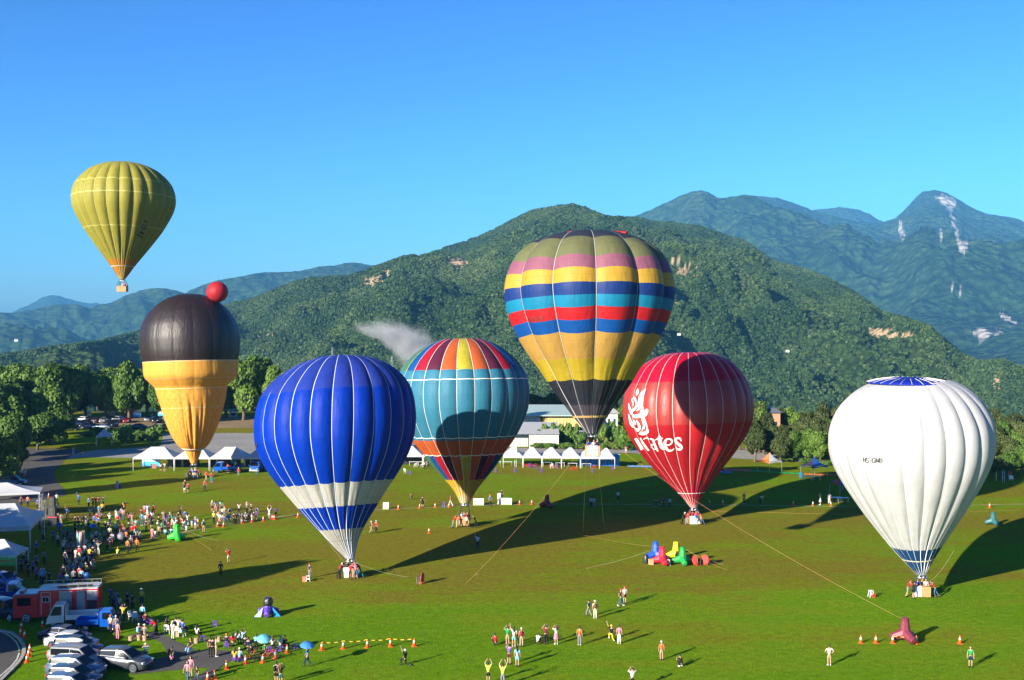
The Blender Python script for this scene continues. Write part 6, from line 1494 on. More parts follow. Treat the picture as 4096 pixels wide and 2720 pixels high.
# far car park
far = [(330, 1688, 'hatch', P_WH, 'white car leftmost in the far car park', 2.6), (382, 1690, 'sedan', P_GR, 'dark grey car second in the far car park', 1.7), (416, 1690, 'sedan', P_SI, 'silver car in the far car park facing the field', -1.5), (470, 1690, 'suv', P_WH, 'white off-roader in the far car park facing the field', -1.75), (508, 1690, 'sedan', P_RE, 'dark red car with white bonnet next to the white off-roader', -1.4), (597, 1684, 'suv', P_SI, 'silver wagon alone between the hoardings', -1.5), (628, 1690, 'suv', P_BK, 'black car beside the silver wagon', -1.5),
       (278, 1722, 'sedan', P_BS, 'pale blue car nearest the leafy grove', .2), (318, 1706, 'suv', P_DB, 'dark blue off-roader behind the pale blue car', .25), (352, 1714, 'hatch', P_NA, 'navy car in the second row of the far park', .2), (411, 1717, 'sedan', P_BS, 'blue silver car parked beside the hedge', 3.0), (450, 1708, 'van', P_BK, 'black van half behind the hedge', -1.6), (550, 1717, 'sedan', P_DB, 'long dark blue car behind the two small trees', 3.1), (632, 1717, 'hatch', P_BK, 'black hatchback beside the ice cream cone', 2.9), (345, 1700, 'sedan', P_BK, 'black car behind the dark blue off-roader', .1)]
for x, y, k, pn, l, rz in far: car(k, pn, G(x, y), rz, l, 'cars in the far car park')
car('sedan', P_WH, G(50, 1903), R(8), 'white car parked on the shaded road at the left edge'); car('van', P_DB, G(52, 1945), R(6), 'dark blue van standing in the road shade above the stage roof')
car('hatch', paint('bright_blue', (.02, .12, .5)), G(10, 2345), R(-20), 'bright blue car under the small green-bannered tent'); car('van', P_DB, G(25, 2470), R(-25), 'dark vehicle in shade left of the red fire engine')
for i, (x, y, w, h) in enumerate([(35, 1912, .5, .7)]):
    o = empty('barrier', G(x, y)); tag(o, 'orange and white road barrier by the white car at the left edge', 'barrier'); q = MB(); q.box((0, 0, .75), (1.3, .06, .25)); q.build('plank', M_CONE, o)
    for s_ in (-.55, .55): q = MB(); q.box((s_, 0, .4), (.16, .3, .8), taper=.6); q.build('leg', M_REFL, o)
def light_truck(p, rz, body, label, L_=4.6, w=1.7, cabh=1.95, bedm=None, tall=0.0, hz=None, txt=False, cat='truck'):
    """cab-over truck, cab towards +x"""
    o = empty('light_truck', p, rz); tag(o, label, cat); cabl = 1.5; xf = L_ / 2; xb = xf - cabl; hw = w / 2
    sec = [(xb, .55, cabh - .05, 0), (xb + .08, .5, cabh, 0), (xf - .62, .45, cabh, .0), (xf - .16, .42, 1.15, .0), (xf, .42, .85, .0), (xf, .42, .42, 0)]
    mb = MB(); n = 6
    for x, zb, zt, _ in sec[:-1]:
        tw = hw * (.88 if zt > 1.3 else .98); zm = min(1.12, zt - .02)
        mb.v += [(x, -hw, zb), (x, -hw, zm), (x, -tw, zt), (x, tw, zt), (x, hw, zm), (x, hw, zb)]
    for i in range(len(sec) - 2):
        for k in range(n): a = i * n; k2 = (k + 1) % n; mb.f.append((a + k, a + k2, a + n + k2, a + n + k)); mb.m.append(0)
    mb.f.append(tuple(range(n))[::-1]); mb.m.append(0); mb.f.append(tuple((len(sec) - 2) * n + k for k in range(n))); mb.m.append(0)
    cab_ = mb.build('cab', body, o)
    q = MB(); q.quad((xf - .20 + .03, -hw * .86, 1.22), (xf - .20 + .03, hw * .86, 1.22), (xf - .58 + .03, hw * .76, cabh - .10), (xf - .58 + .03, -hw * .76, cabh - .10)); q.build('windscreen', M_GLASS, cab_)
    for sg in (-1, 1):
        y0, y1 = sg * (hw + .012), sg * (hw * .90 + .012)
        q = MB(); V = [(xb + .22, y0, 1.16), (xf - .30, y0, 1.16), (xf - .62, y1, cabh - .14), (xb + .22, y1, cabh - .14)]; q.add(V, [(0, 1, 2, 3) if sg < 0 else (3, 2, 1, 0)]); q.build('side_window', M_GLASS, cab_)
        q = MB(); q.box((xf + .02, sg * hw * .72, .72), (.06, .26, .16)); q.build('headlight', M_HEAD, cab_)
        q = MB(); q.box((xf - .18, sg * (hw + .14), 1.38), (.08, .16, .26)); q.build('mirror', M_TRIM, cab_)
        q = MB(); q.box((xb + .35, sg * (hw + .02), .95), (.16, .03, .04)); q.build('door_handle', M_TRIM, cab_)
        for x in (xf - .55, -L_ / 2 + .85):
            ww = obj('wheel', car_meshes('hatch')['tyre'], o, (x, sg * (hw - .12), .32)); r_ = obj('rim', car_meshes('hatch')['rim'], ww); r_.rotation_euler = (0, 0, 0 if sg > 0 else math.pi)
    q = MB(); q.box((xf + .03, 0, .45), (.08, w * .96, .2)); q.build('bumper', M_POLE, cab_)
    q = MB(); q.box((xf + .045, 0, .98), (.02, w * .5, .14)); q.build('grille', M_TRIM, cab_)
    bl = L_ - cabl - .1; bxc = -L_ / 2 + bl / 2; q = MB(); q.box((bxc, 0, .74), (bl, w, .08)); q.build('bed_floor', bedm or body, o)
    for sg in (-1, 1): q = MB(); q.box((bxc, sg * (hw - .02), .97), (bl, .05, .38)); q.build('side_board', body, o)
    q = MB(); q.box((-L_ / 2 + .02, 0, .97), (.05, w - .1, .38)); q.build('tail_board', body, o)
    q = MB(); q.box((bxc + bl / 2 - .03, 0, 1.35), (.05, w - .1, 1.1)); q.build('head_board', body, o)
    q = MB(); q.box((bxc, 0, .5), (bl, .8, .3)); q.build('chassis', M_TRIM, o)
    return o
P_TB = paint('truck_blue', (.005, .10, .52), .1); P_TW = paint('truck_white', (.68, .68, .64), 0, .35)
light_truck(G(912, 1890), R(180), P_TB, 'small blue truck facing left before the third marquee, people on its bed', 4.9)
light_truck(G(1024, 1890) + Vector((0, 1.6, 0)), R(-97), P_TB, 'small blue truck facing the field, under the fourth marquee', 4.4)
wt = light_truck(G(313, 2498), R(192), P_TW, 'white cab-over truck facing left in front of the red fire engine', 5.2, 1.8, 2.1)
light_truck(G(392, 2520), R(8), P_TB, 'small blue truck, cab against the white truck bed, with white marking on its door', 3.6, 1.55, 1.9)
light_truck(G(-10, 2405), R(10), paint('deep_blue_truck', (.004, .03, .35), .1), 'dark blue truck in the shade below the bannered tent', 5.0, 1.8, 1.9)
# fire engine
def fire_engine():
    c = G(262, 2486); c.y += 1.2; o = empty('fire_engine', c, R(190)); tag(o, 'red fire engine with grey roller shutters and roof ladder, facing left', 'fire engine')
    red = paint('fire_red', (.62, .008, .022), 0, .3); w, xb, xf, zt = 2.3, -2.75, 2.6, 3.0
    q = MB(); q.box(((xb + xf) / 2, 0, (zt + .55) / 2), (xf - xb, w, zt - .55)); body = q.build('body', red, o)
    y = w / 2 + .02
    SH_ = mat('roller_shutter', (.30, .32, .36), .4, .4, vary=.03)
    # the side facing the field slope is local +y because the engine is turned round
    for i, (x0, x1, z0) in enumerate([(.75, -.35, .95), (-.80, -1.55, .95), (-1.72, -2.62, 1.95)]):
        q = MB(); q.box(((x0 + x1) / 2, y, (2.78 + z0) / 2), (abs(x0 - x1), .03, 2.78 - z0)); s_ = q.build('roller_shutter', SH_, body)
        n = 12
        for k in range(n): q = MB(); q.box(((x0 + x1) / 2, y + .02, z0 + (2.78 - z0) * (k + .5) / n), (abs(x0 - x1) - .04, .015, .05)); q.build('slat', SH_, s_)
        q = MB(); q.box(((x0 + x1) / 2, y + .01, 2.82), (abs(x0 - x1) + .08, .04, .05)); q.build('shutter_frame', M_POLE, body)
    q = MB(); q.box((-2.17, y + .002, 1.4), (.88, .03, 1.0)); q.build('open_locker', M_DARK, body)
    q = MB(); q.box((1.95, y, 1.75), (.78, .03, 2.1)); dr = q.build('door', red, body)
    for sx in (1.54, 2.36): q = MB(); q.box((sx, y + .015, 1.75), (.03, .02, 2.1)); q.build('door_trim', M_POLE, dr)
    q = MB(); q.box((1.95, y + .015, 2.82), (.82, .02, .03)); q.build('door_trim', M_POLE, dr)
    q = MB(); q.box((1.95, y + .02, 2.15), (.62, .03, .52)); q.build('window_frame', M_POLE, dr)
    for sx in (1.81, 2.09): q = MB(); q.box((sx, y + .04, 2.15), (.25, .02, .42)); q.build('window_pane', M_GLASS, dr)
    q = MB(); q.box((1.68, y + .03, 1.55), (.14, .03, .05)); q.build('handle', M_TRIM, dr)
    q = MB(); q.box((0, 0, zt + .02), (xf - xb, w + .04, .06)); q.build('cornice', M_POLE, o)
    q = MB()
    for sy in (-1, 1):
        q.tube([(xb + .1, sy * w * .46, zt + .42), (xf - .1, sy * w * .46, zt + .42)], .025, 5)
        for k in range(7): x = xb + .1 + (xf - xb - .2) * k / 6; q.tube([(x, sy * w * .46, zt), (x, sy * w * .46, zt + .42)], .02, 5)
    tag(q.build('roof_rail', M_ALU, o), kind='stuff')
    for sy in (-.25, .1): q = MB(); q.tube([(xb + .2, sy, zt + .28), (xf - .4, sy, zt + .28)], .035, 5); q.build('ladder_rail', M_ALU, o)
    for k in range(14): q = MB(); x = xb + .4 + k * .33; q.tube([(x, -.25, zt + .28), (x, .1, zt + .28)], .02, 4); q.build('rung', M_ALU, o)
    q = MB(); q.tube([(xb + .6, .6, zt + .2), (xf - 1.6, .6, zt + .2)], .14, 10); q.build('suction_hose', M_DARK, o)
    q = MB(); q.box((xf + 1.15, 0, 1.55), (2.2, w, 2.1)); cab_ = q.build('cab', red, o)
    q = MB(); q.box((xf + 1.15, 0, 2.66), (2.0, w * .9, .1)); q.build('cab_roof', P_BS, cab_)
    q = MB(); q.box((xf + 2.27, 0, 1.95), (.04, w * .86, .9)); q.build('windscreen', M_GLASS, cab_)
    for sy in (-1, 1): q = MB(); q.box((xf + 1.3, sy * (w / 2 + .01), 2.0), (1.2, .03, .75)); q.build('side_window', M_GLASS, cab_)
    q = MB(); q.box((xf + 1.6, 0, 2.82), (.35, 1.3, .2)); q.build('light_bar', M_TAIL, cab_)
    for x in (xf + 1.1, xb + 1.2):
        for sy in (-1, 1): ww = obj('wheel', car_meshes('hatch')['tyre'], o, (x, sy * (w / 2 - .1), .45)); ww.scale = (1.4, 1.3, 1.4); obj('rim', car_meshes('hatch')['rim'], ww).rotation_euler = (0, 0, 0 if sy > 0 else math.pi)
    q = MB(); q.box((0, 0, .5), (5.4, 1.6, .3)); q.build('chassis', M_TRIM, o)
fire_engine()
# bicycles beside the seated group
def bicycle(p, rz, label, frame):
    o = empty('bicycle', p, rz); tag(o, label, 'bicycle', 'bicycles by the seated group')
    th = [2 * math.pi * k / 20 for k in range(21)]
    for x in (-.52, .52):
        q = MB(); q.tube([(x + .33 * math.cos(a), 0, .34 + .33 * math.sin(a)) for a in th], .022, 5, cap=False); w_ = q.build('wheel', M_TYRE, o)
        for k in range(6): q = MB(); a = k * math.pi / 6; q.tube([(x + .32 * math.cos(a), 0, .34 + .32 * math.sin(a)), (x - .32 * math.cos(a), 0, .34 - .32 * math.sin(a))], .004, 3); q.build('spoke', M_RIM, w_)
    q = MB()
    for a, b in (((-.52, .34), (-.05, .30)), ((-.05, .30), (-.18, .80)), ((-.18, .80), (.38, .78)), ((.38, .78), (-.05, .30)), ((-.52, .34), (-.16, .72)), ((.52, .34), (.36, .92))): q.tube([(a[0], 0, a[1]), (b[0], 0, b[1])], .018, 5)
    q.build('frame', frame, o)
    q = MB(); q.tube([(.34, -.28, .98), (.36, 0, .95), (.34, .28, .98)], .015, 5); q.build('handlebar', M_TRIM, o)
    q = MB(); q.box((-.2, 0, .86), (.26, .14, .05), taper=.6); q.build('saddle', M_TRIM, o)
for i, (x, y, rz, c, l) in enumerate([(1002, 2644, .4, M_CONE, 'bicycle with orange frame left of the group'), (1030, 2646, .9, M_TRIM, 'black bicycle in the middle of the pile'), (1072, 2640, .1, M_REDP, 'red bicycle right of the pile by the tall cone')]):
    bicycle(G(x, y), rz, l, c)
M_LOG = mat('sawn_log', (0.42, 0.28, 0.15), .9, vary=.25, scale=4, bump=.4)
for i, (x, y, l) in enumerate([(523, 2565, 'round sawn log seat at the path edge, leftmost'), (556, 2560, 'log seat under the person with the pale blue rucksack'), (580, 2562, 'log seat under the person in the grey top'), (786, 2572, 'log seat under the person in the white shirt by the purple stool'), (876, 2566, 'upright log behind the couple standing on the path'), (712, 2545, 'log beside the row of white plastic chairs')]):
    q = MB(); q.lathe([(0, .20), (.04, .21), (.43, .195), (.45, .185)], 14); o = q.build('log_seat', M_LOG, loc=G(x, y)); tag(o, l, 'log seat', 'log seats along the path')
for i, (x, y) in enumerate([(812, 2566), (905, 2590), (940, 2642), (958, 2645), (1078, 2610), (1116, 2610), (860, 2505), (582, 2494), (592, 2496), (604, 2498), (560, 2486), (1180, 2598)]):
    place('stool_p', stool_p, G(x, y), random.random(), f'purple plastic stool near the path and the seated spectators, {ordinal(i)} of its set', 'stool', 'purple stools by the path').scale = (1.1, 1.1, 1.1)
for i, (x, y, r_, l) in enumerate([(672, 2534, 3.0, 'white plastic armchair, left one of the row beside the lawn'), (706, 2540, 3.1, 'white plastic armchair in the middle of the lawn row'), (728, 2546, 2.9, 'white plastic armchair, right one of the row beside the lawn'), (528, 2482, 1.2, 'white plastic chair near the purple benches in shade'), (540, 2488, .4, 'second pale plastic chair in shade by the purple benches')]):
    place('chair', chair_proto, G(x, y), r_, l, 'chair')
# ------------------------------------------------------------------ people
def skin_mesh(name, V, E, Rr, root=0, sub=1, m=None, branch=0.7):
    me = bpy.data.meshes.new(name + '_rig'); me.from_pydata([tuple(v) for v in V], E, []); o = bpy.data.objects.new(name + '_rig', me); COL.objects.link(o)
    sk = o.modifiers.new('s', 'SKIN'); sk.branch_smoothing = branch; sk.use_smooth_shade = True
    for i, d in enumerate(me.skin_vertices[0].data): d.radius = Rr[i] if isinstance(Rr[i], tuple) else (Rr[i], Rr[i]); d.use_root = (i == root)
    sb = o.modifiers.new('u', 'SUBSURF'); sb.levels = sub; sb.render_levels = sub
    dg = bpy.context.evaluated_depsgraph_get(); out = bpy.data.meshes.new_from_object(o.evaluated_get(dg)); out.name = name
    bpy.data.objects.remove(o); bpy.data.meshes.remove(me)
    out.materials.clear(); 
    if m: out.materials.append(m)
    return out
M_SKIN = mat('skin', (0.46, 0.26, 0.17), .55, vary=.05); M_HAIR = mat('black_hair', (0.010, 0.008, 0.007), .5, vary=0)
PAL = {'w': ('white', (.62, .62, .62)), 'k': ('black', (.012, .012, .014)), 'r': ('red', (.55, .015, .025)), 'b': ('blue', (.015, .09, .42)), 'n': ('navy', (.012, .018, .07)), 's': ('sky blue', (.22, .48, .72)), 'g': ('green', (.01, .28, .07)), 'l': ('lime yellow', (.55, .70, .10)),
       'y': ('yellow', (.75, .50, .03)), 'o': ('orange', (.75, .15, .03)), 'p': ('pink', (.70, .20, .30)), 'v': ('purple', (.16, .08, .36)), 'm': ('maroon', (.14, .015, .03)), 't': ('khaki', (.38, .28, .16)), 'e': ('grey', (.20, .20, .22)), 'c': ('cream', (.62, .56, .42)), 'q': ('teal', (.01, .25, .35)), 'h': ('brown', (.12, .06, .03)), 'j': ('denim', (.06, .10, .18))}
def cloth(k): return mat('cloth_' + PAL[k][0], PAL[k][1], .8, vary=.08, scale=5, spec=.2)
def P3(*a): return Vector(a)
def pose(kind):
    """joint positions for a 1.70 m adult facing +y"""
    d = dict(pel=P3(0, 0, .93), sp=P3(0, .01, 1.12), ch=P3(0, 0, 1.32), nk=P3(0, .0, 1.46), hd=P3(0, .02, 1.585))
    for s, n in ((-1, 'l'), (1, 'r')):
        d['hip' + n] = P3(s * .09, 0, .88); d['kn' + n] = P3(s * .10, .02, .48); d['an' + n] = P3(s * .10, -.02, .08); d['to' + n] = P3(s * .12, .13, .035)
        d['sh' + n] = P3(s * .17, 0, 1.39); d['el' + n] = P3(s * .23, -.02, 1.10); d['wr' + n] = P3(s * .24, .06, .86); d['ha' + n] = P3(s * .24, .09, .78)
    def arm(n, e, w, h): d['el' + n], d['wr' + n], d['ha' + n] = P3(*e), P3(*w), P3(*h)
    def leg(n, k, a, t): d['kn' + n], d['an' + n], d['to' + n] = P3(*k), P3(*a), P3(*t)
    if kind == 'photo':
        arm('l', (-.33, .14, 1.36), (-.13, .24, 1.56), (-.07, .26, 1.63)); arm('r', (.33, .14, 1.38), (.13, .24, 1.56), (.07, .26, 1.63))
    elif kind == 'reach':
        arm('l', (-.30, .10, 1.60), (-.17, .16, 1.84), (-.10, .18, 1.92)); arm('r', (.30, .10, 1.60), (.17, .16, 1.84), (.10, .18, 1.92))
    elif kind == 'onearm':
        arm('l', (-.28, .12, 1.55), (-.30, .20, 1.80), (-.30, .22, 1.89)); arm('r', (.27, -.04, 1.12), (.12, .10, 1.02), (.08, .14, .98))
    elif kind == 'hips':
        arm('l', (-.36, -.06, 1.14), (-.19, .04, 1.0), (-.14, .08, .98)); arm('r', (.36, -.06, 1.14), (.19, .04, 1.0), (.14, .08, .98))
    elif kind == 'walk':
        leg('l', (-.10, .17, .50), (-.10, .26, .10), (-.11, .40, .05)); leg('r', (.10, -.06, .50), (.10, -.34, .16), (.11, -.24, .04))
        arm('l', (-.24, -.12, 1.13), (-.24, -.10, .90), (-.24, -.07, .82)); arm('r', (.24, .08, 1.12), (.23, .26, .93), (.22, .30, .86))
    elif kind == 'lean':
        for k_ in ('sp', 'ch', 'nk', 'hd'): z = d[k_].z; d[k_] = d[k_] + P3(0, (z - .93) * .55, -(z - .93) * .12)
        for n in 'lr': d['sh' + n] = d['sh' + n] + P3(0, .25, -.06)
        arm('l', (-.24, .48, 1.20), (-.18, .70, 1.12), (-.15, .78, 1.10)); arm('r', (.24, .48, 1.20), (.18, .70, 1.12), (.15, .78, 1.10))
        leg('l', (-.11, .10, .48), (-.11, -.02, .08), (-.11, .13, .035)); leg('r', (.11, -.12, .50), (.12, -.36, .10), (.12, -.22, .035))
    elif kind in ('sit', 'sitphoto'):
        for k_ in list(d): d[k_] = d[k_] + P3(0, 0, -.41)
        leg('l', (-.13, .42, .50), (-.13, .42, .08), (-.14, .56, .035)); leg('r', (.13, .42, .50), (.13, .44, .08), (.14, .58, .035))
        if kind == 'sit': arm('l', (-.24, .06, .72), (-.12, .26, .58), (-.09, .32, .57)); arm('r', (.24, .06, .72), (.12, .26, .58), (.09, .32, .57))
        else: arm('l', (-.30, .14, .96), (-.12, .24, 1.14), (-.07, .26, 1.21)); arm('r', (.30, .14, .96), (.12, .24, 1.14), (.07, .26, 1.21))
    elif kind == 'squat':
        for k_ in list(d): d[k_] = d[k_] + P3(0, -.10, -.62)
        for k_ in ('sp', 'ch', 'nk', 'hd'): z = d[k_].z; d[k_] = d[k_] + P3(0, (z - .31) * .42, -(z - .31) * .08)
        for n in 'lr': d['sh' + n] = d['sh' + n] + P3(0, .20, -.04)
        leg('l', (-.17, .28, .50), (-.12, .02, .09), (-.14, .16, .035)); leg('r', (.17, .28, .50), (.12, .02, .09), (.14, .16, .035))
        arm('l', (-.26, .26, .56), (-.12, .42, .60), (-.08, .48, .62)); arm('r', (.26, .26, .56), (.12, .42, .60), (.08, .48, .62))
    elif kind == 'kneel':
        for k_ in list(d): d[k_] = d[k_] + P3(0, 0, -.40)
        leg('l', (-.12, .36, .46), (-.12, .30, .08), (-.12, .44, .035)); leg('r', (.12, .06, .08), (.12, -.36, .08), (.12, -.50, .06))
        arm('l', (-.28, .10, 1.22), (-.36, .14, 1.46), (-.38, .16, 1.55)); arm('r', (.24, .0, .74), (.16, .2, .60), (.14, .26, .58))
    elif kind == 'bend':
        for k_ in ('sp', 'ch', 'nk', 'hd'): z = d[k_].z; d[k_] = d[k_] + P3(0, (z - .93) * .85, -(z - .93) * .42)
        for n in 'lr': d['sh' + n] = d['sh' + n] + P3(0, .38, -.2)
        arm('l', (-.20, .44, .95), (-.12, .50, .72), (-.08, .52, .64)); arm('r', (.20, .44, .95), (.12, .50, .72), (.08, .52, .64))
    return d
def head_part(mb, c, tilt=0.0):
    b = len(mb.v); N_, M_ = 10, 8
    for i in range(M_ + 1):
        t = math.pi * i / M_
        for k in range(N_):
            a = 2 * math.pi * k / N_; x, y, z = .078 * math.sin(t) * math.cos(a), .098 * math.sin(t) * math.sin(a), .118 * math.cos(t)
            if z < 0: x *= .86 + .14 * (1 + z / .118); y = y * .9 + .008
            mb.v.append((c.x + x, c.y + y, c.z + z))
    for i in range(M_):
        for k in range(N_): k2 = (k + 1) % N_; a = b + i * N_; mb.f.append((a + k, a + N_ + k, a + N_ + k2, a + k2)); mb.m.append(0)
    mb.add([(c.x, c.y + .125, c.z - .015), (c.x - .016, c.y + .088, c.z - .028), (c.x + .016, c.y + .088, c.z - .028), (c.x, c.y + .09, c.z + .03)], [(0, 1, 2), (0, 3, 1), (0, 2, 3)])   # nose
    for s in (-1, 1):
        mb.box((c.x + s * .08, c.y, c.z - .01), (.014, .035, .055))            # ear
        mb.box((c.x + s * .030, c.y + .093, c.z + .012), (.022, .010, .010), 1)   # eye
    mb.box((c.x, c.y + .093, c.z - .055), (.042, .012, .010), 2)                # mouth
def hand_part(mb, w, h, sgn):
    d = (h - w).normalized(); side = d.cross(Vector((0, 1, .2))); side = side.normalized() if side.length > .1 else Vector((1, 0, 0)); nrm = side.cross(d)
    mb.tube([w, w + d * .045, w + d * .085], [.024, .034, .032], 6)
    for i, (o, l) in enumerate(((-.027, .065), (-.009, .080), (.009, .075), (.027, .058))):
        b = w + d * .08 + side * o; mb.tube([b, b + d * l * .55 + nrm * .006, b + d * l * .9 + nrm * .024], [.0095, .009, .007], 4)
    b = w + d * .03 - side * sgn * .028; mb.tube([b, b - side * sgn * .025 + d * .028, b - side * sgn * .03 + d * .06], [.012, .011, .008], 4)
M_EYE = mat('eye_dark', (.02, .015, .01), .3, vary=0); M_LIP = mat('lips', (.35, .10, .09), .5, vary=0)
def build_pose(kind):
    d = pose(kind); out = {}
    names = ['pel', 'sp', 'ch', 'nk'] + [a + n for n in 'lr' for a in ('hip', 'kn', 'an', 'to', 'sh', 'el', 'wr')] + ['hd']
    idx = {n: i for i, n in enumerate(names)}
    rad = {'pel': (.105, .075), 'sp': (.085, .065), 'ch': (.105, .07), 'nk': .052, 'hd': .055}
    for n in 'lr': rad.update({'hip' + n: .075, 'kn' + n: .056, 'an' + n: .038, 'to' + n: .032, 'sh' + n: .055, 'el' + n: .040, 'wr' + n: .028})
    E = [('pel', 'sp'), ('sp', 'ch'), ('ch', 'nk'), ('nk', 'hd')]
    for n in 'lr': E += [('pel', 'hip' + n), ('hip' + n, 'kn' + n), ('kn' + n, 'an' + n), ('an' + n, 'to' + n), ('ch', 'sh' + n), ('sh' + n, 'el' + n), ('el' + n, 'wr' + n)]
    body = skin_mesh('person_body', [d[n] for n in names], [(idx[a], idx[b]) for a, b in E], [rad[n] for n in names], 0, 1, M_SKIN)
    mb = MB(); head_part(mb, d['hd'])
    for n, s in (('l', -1), ('r', 1)): hand_part(mb, d['wr' + n], d['ha' + n], s)
    b = len(mb.v); mb.v += [tuple(v.co) for v in body.vertices]
    for p in body.polygons: mb.f.append(tuple(b + i for i in p.vertices)); mb.m.append(0)
    out['body'] = mb.mesh('person_body', [M_SKIN, M_EYE, M_LIP], True)
    # shirt: torso and upper arms
    def shirt(long):
        nm = ['pel', 'sp', 'ch', 'nk', 'shl', 'ml', 'shr', 'mr']; q = dict(d); k = 1.0 if not long else 1.0
        q['ml'] = d['shl'].lerp(d['ell'], .72); q['mr'] = d['shr'].lerp(d['elr'], .72); q['nk'] = d['ch'].lerp(d['nk'], .72); q['pel'] = d['pel'] + (d['sp'] - d['pel']) * (-.12)
        rr = [(.165, .122), (.148, .112), (.176, .122), .062, .072, .062, .072, .062]; ee = [(0, 1), (1, 2), (2, 3), (2, 4), (4, 5), (2, 6), (6, 7)]
        if long:
            nm += ['wl', 'wr_']; q['wl'] = d['ell'].lerp(d['wrl'], .92); q['wr_'] = d['elr'].lerp(d['wrr'], .92); rr += [.040, .040]; q['ml'], q['mr'] = d['ell'], d['elr']; rr[5] = rr[7] = .052; ee += [(5, 8), (7, 9)]
        return skin_mesh('shirt', [q[n] for n in nm], ee, rr, 0, 1, M_SKIN)
    out['shirt'] = shirt(False); out['jacket'] = shirt(True)
    def legs(frac, r1, r2, name):
        nm = ['w', 'pel', 'hipl', 'kl', 'hipr', 'kr']; q = dict(d); q['w'] = d['pel'].lerp(d['sp'], .35)
        if frac <= 1: q['kl'] = d['hipl'].lerp(d['knl'], frac); q['kr'] = d['hipr'].lerp(d['knr'], frac); rr = [(.140, .10), (.152, .115), .102, r1, .102, r1]; ee = [(0, 1), (1, 2), (2, 3), (1, 4), (4, 5)]
        else:
            q['kl'], q['kr'] = d['knl'], d['knr']; nm += ['al', 'ar']; q['al'] = d['knl'].lerp(d['anl'], .95); q['ar'] = d['knr'].lerp(d['anr'], .95); rr = [(.140, .10), (.152, .115), .100, .072, .100, .072, r2, r2]; ee = [(0, 1), (1, 2), (2, 3), (1, 4), (4, 5), (3, 6), (5, 7)]
        return skin_mesh(name, [q[n] for n in nm], ee, rr, 1, 1, M_SKIN)
    out['T'] = legs(2, .07, .056, 'trousers'); out['S'] = legs(.85, .092, 0, 'shorts')
    # skirt: flared cloth from the waist to the knees
    mb = MB(); kn = (d['knl'] + d['knr']) / 2; w0 = d['pel'] + Vector((0, 0, .08)); 
    rings = [(w0, .145, .105), (d['pel'].lerp(kn, .15), .175, .135), (d['pel'].lerp(kn, .6), .205, .165), (d['pel'].lerp(kn, .95), .235, .19)]
    for c, rx, ry in rings:
        for k in range(14): a = 2 * math.pi * k / 14; f = 1 + .06 * math.sin(5 * a); mb.v.append((c.x + rx * f * math.cos(a), c.y + ry * f * math.sin(a), c.z))
    for i in range(3):
        for k in range(14): k2 = (k + 1) % 14; mb.f.append((i * 14 + k, i * 14 + k2, (i + 1) * 14 + k2, (i + 1) * 14 + k)); mb.m.append(0)
    out['K'] = mb.mesh('skirt', M_SKIN, True)
    h = d['hd']
    def cap(kind_):
        mb = MB(); b = 0; N_, M_ = 12, 6
        for i in range(M_ + 1):
            t = (math.pi * .60) * i / M_
            for k in range(N_):
                a = 2 * math.pi * k / N_; back = -math.sin(a); tt = t * (1 + .22 * max(0, back)) if kind_ == 'hair' else t * .86
                mb.v.append((h.x + .090 * math.sin(tt) * math.cos(a), h.y - .006 + .110 * math.sin(tt) * math.sin(a), h.z + .012 + .122 * math.cos(tt)))
        for i in range(M_):
            for k in range(N_):
                k2 = (k + 1) % N_
                if kind_ == 'hair' and i >= 3 and math.sin(2 * math.pi * (k + .5) / N_) > .35: continue
                mb.f.append((i * N_ + k, (i + 1) * N_ + k, (i + 1) * N_ + k2, i * N_ + k2)); mb.m.append(0)
        return mb
    out['hair'] = cap('hair').mesh('hair', M_SKIN, True)
    q = cap('hair'); q.tube([h + Vector((0, -.06, .04)), h + Vector((0, -.115, -.08)), h + Vector((0, -.11, -.24)), h + Vector((0, -.10, -.34))], [.07, .085, .07, .03], 8); out['long_hair'] = q.mesh('long_hair', M_SKIN, True)
    q = cap('cap'); q.plate([(h.x - .07, h.y + .08, h.z + .045), (h.x + .07, h.y + .08, h.z + .045), (h.x + .055, h.y + .18, h.z + .03), (h.x - .055, h.y + .18, h.z + .03)], .012); out['cap'] = q.mesh('cap', M_SKIN, True)
    q = cap('cap'); q.lathe([(.045, .085), (.04, .17), (.05, .17), (.06, .085)], 14, h); out['hat'] = q.mesh('sun_hat', M_SKIN, True)
    for n in 'lr':
        q = MB(); a, t = d['an' + n], d['to' + n]; dd = (t - a); dd.z = 0; dd = dd.normalized() if dd.length > .02 else Vector((0, 1, 0))
        q.tube([a - dd * .05 + Vector((0, 0, -.02 if kind != 'kneel' else 0)), a + dd * .05 + Vector((0, 0, -.03)), t + dd * .03, t + dd * .08], [.045, .048, .042, .022], 8); out['shoe' + n] = q.mesh('shoe', M_SKIN, True)
    c = d['ch'].lerp(d['sp'], .4); up = (d['nk'] - d['sp']).normalized(); bk = Vector((0, -1, 0)); bk = (bk - up * bk.dot(up)).normalized()
    q = MB(); q.tube([c + bk * .18 - up * .22, c + bk * .20 - up * .14, c + bk * .20 + up * .12, c + bk * .16 + up * .21], [.10, .14, .13, .06], 8); out['pack'] = q.mesh('backpack', M_SKIN, True)
    out['hd'] = h
    return out
POSES = {}
POSE_TXT = {'stand': 'standing', 'photo': 'taking a photo', 'reach': 'holding both arms up', 'onearm': 'raising one arm', 'hips': 'with hands on hips', 'walk': 'walking', 'lean': 'leaning forward to hold the basket', 'sit': 'seated', 'sitphoto': 'seated and taking a photo', 'squat': 'crouching', 'kneel': 'kneeling with one arm up', 'bend': 'bending down'}
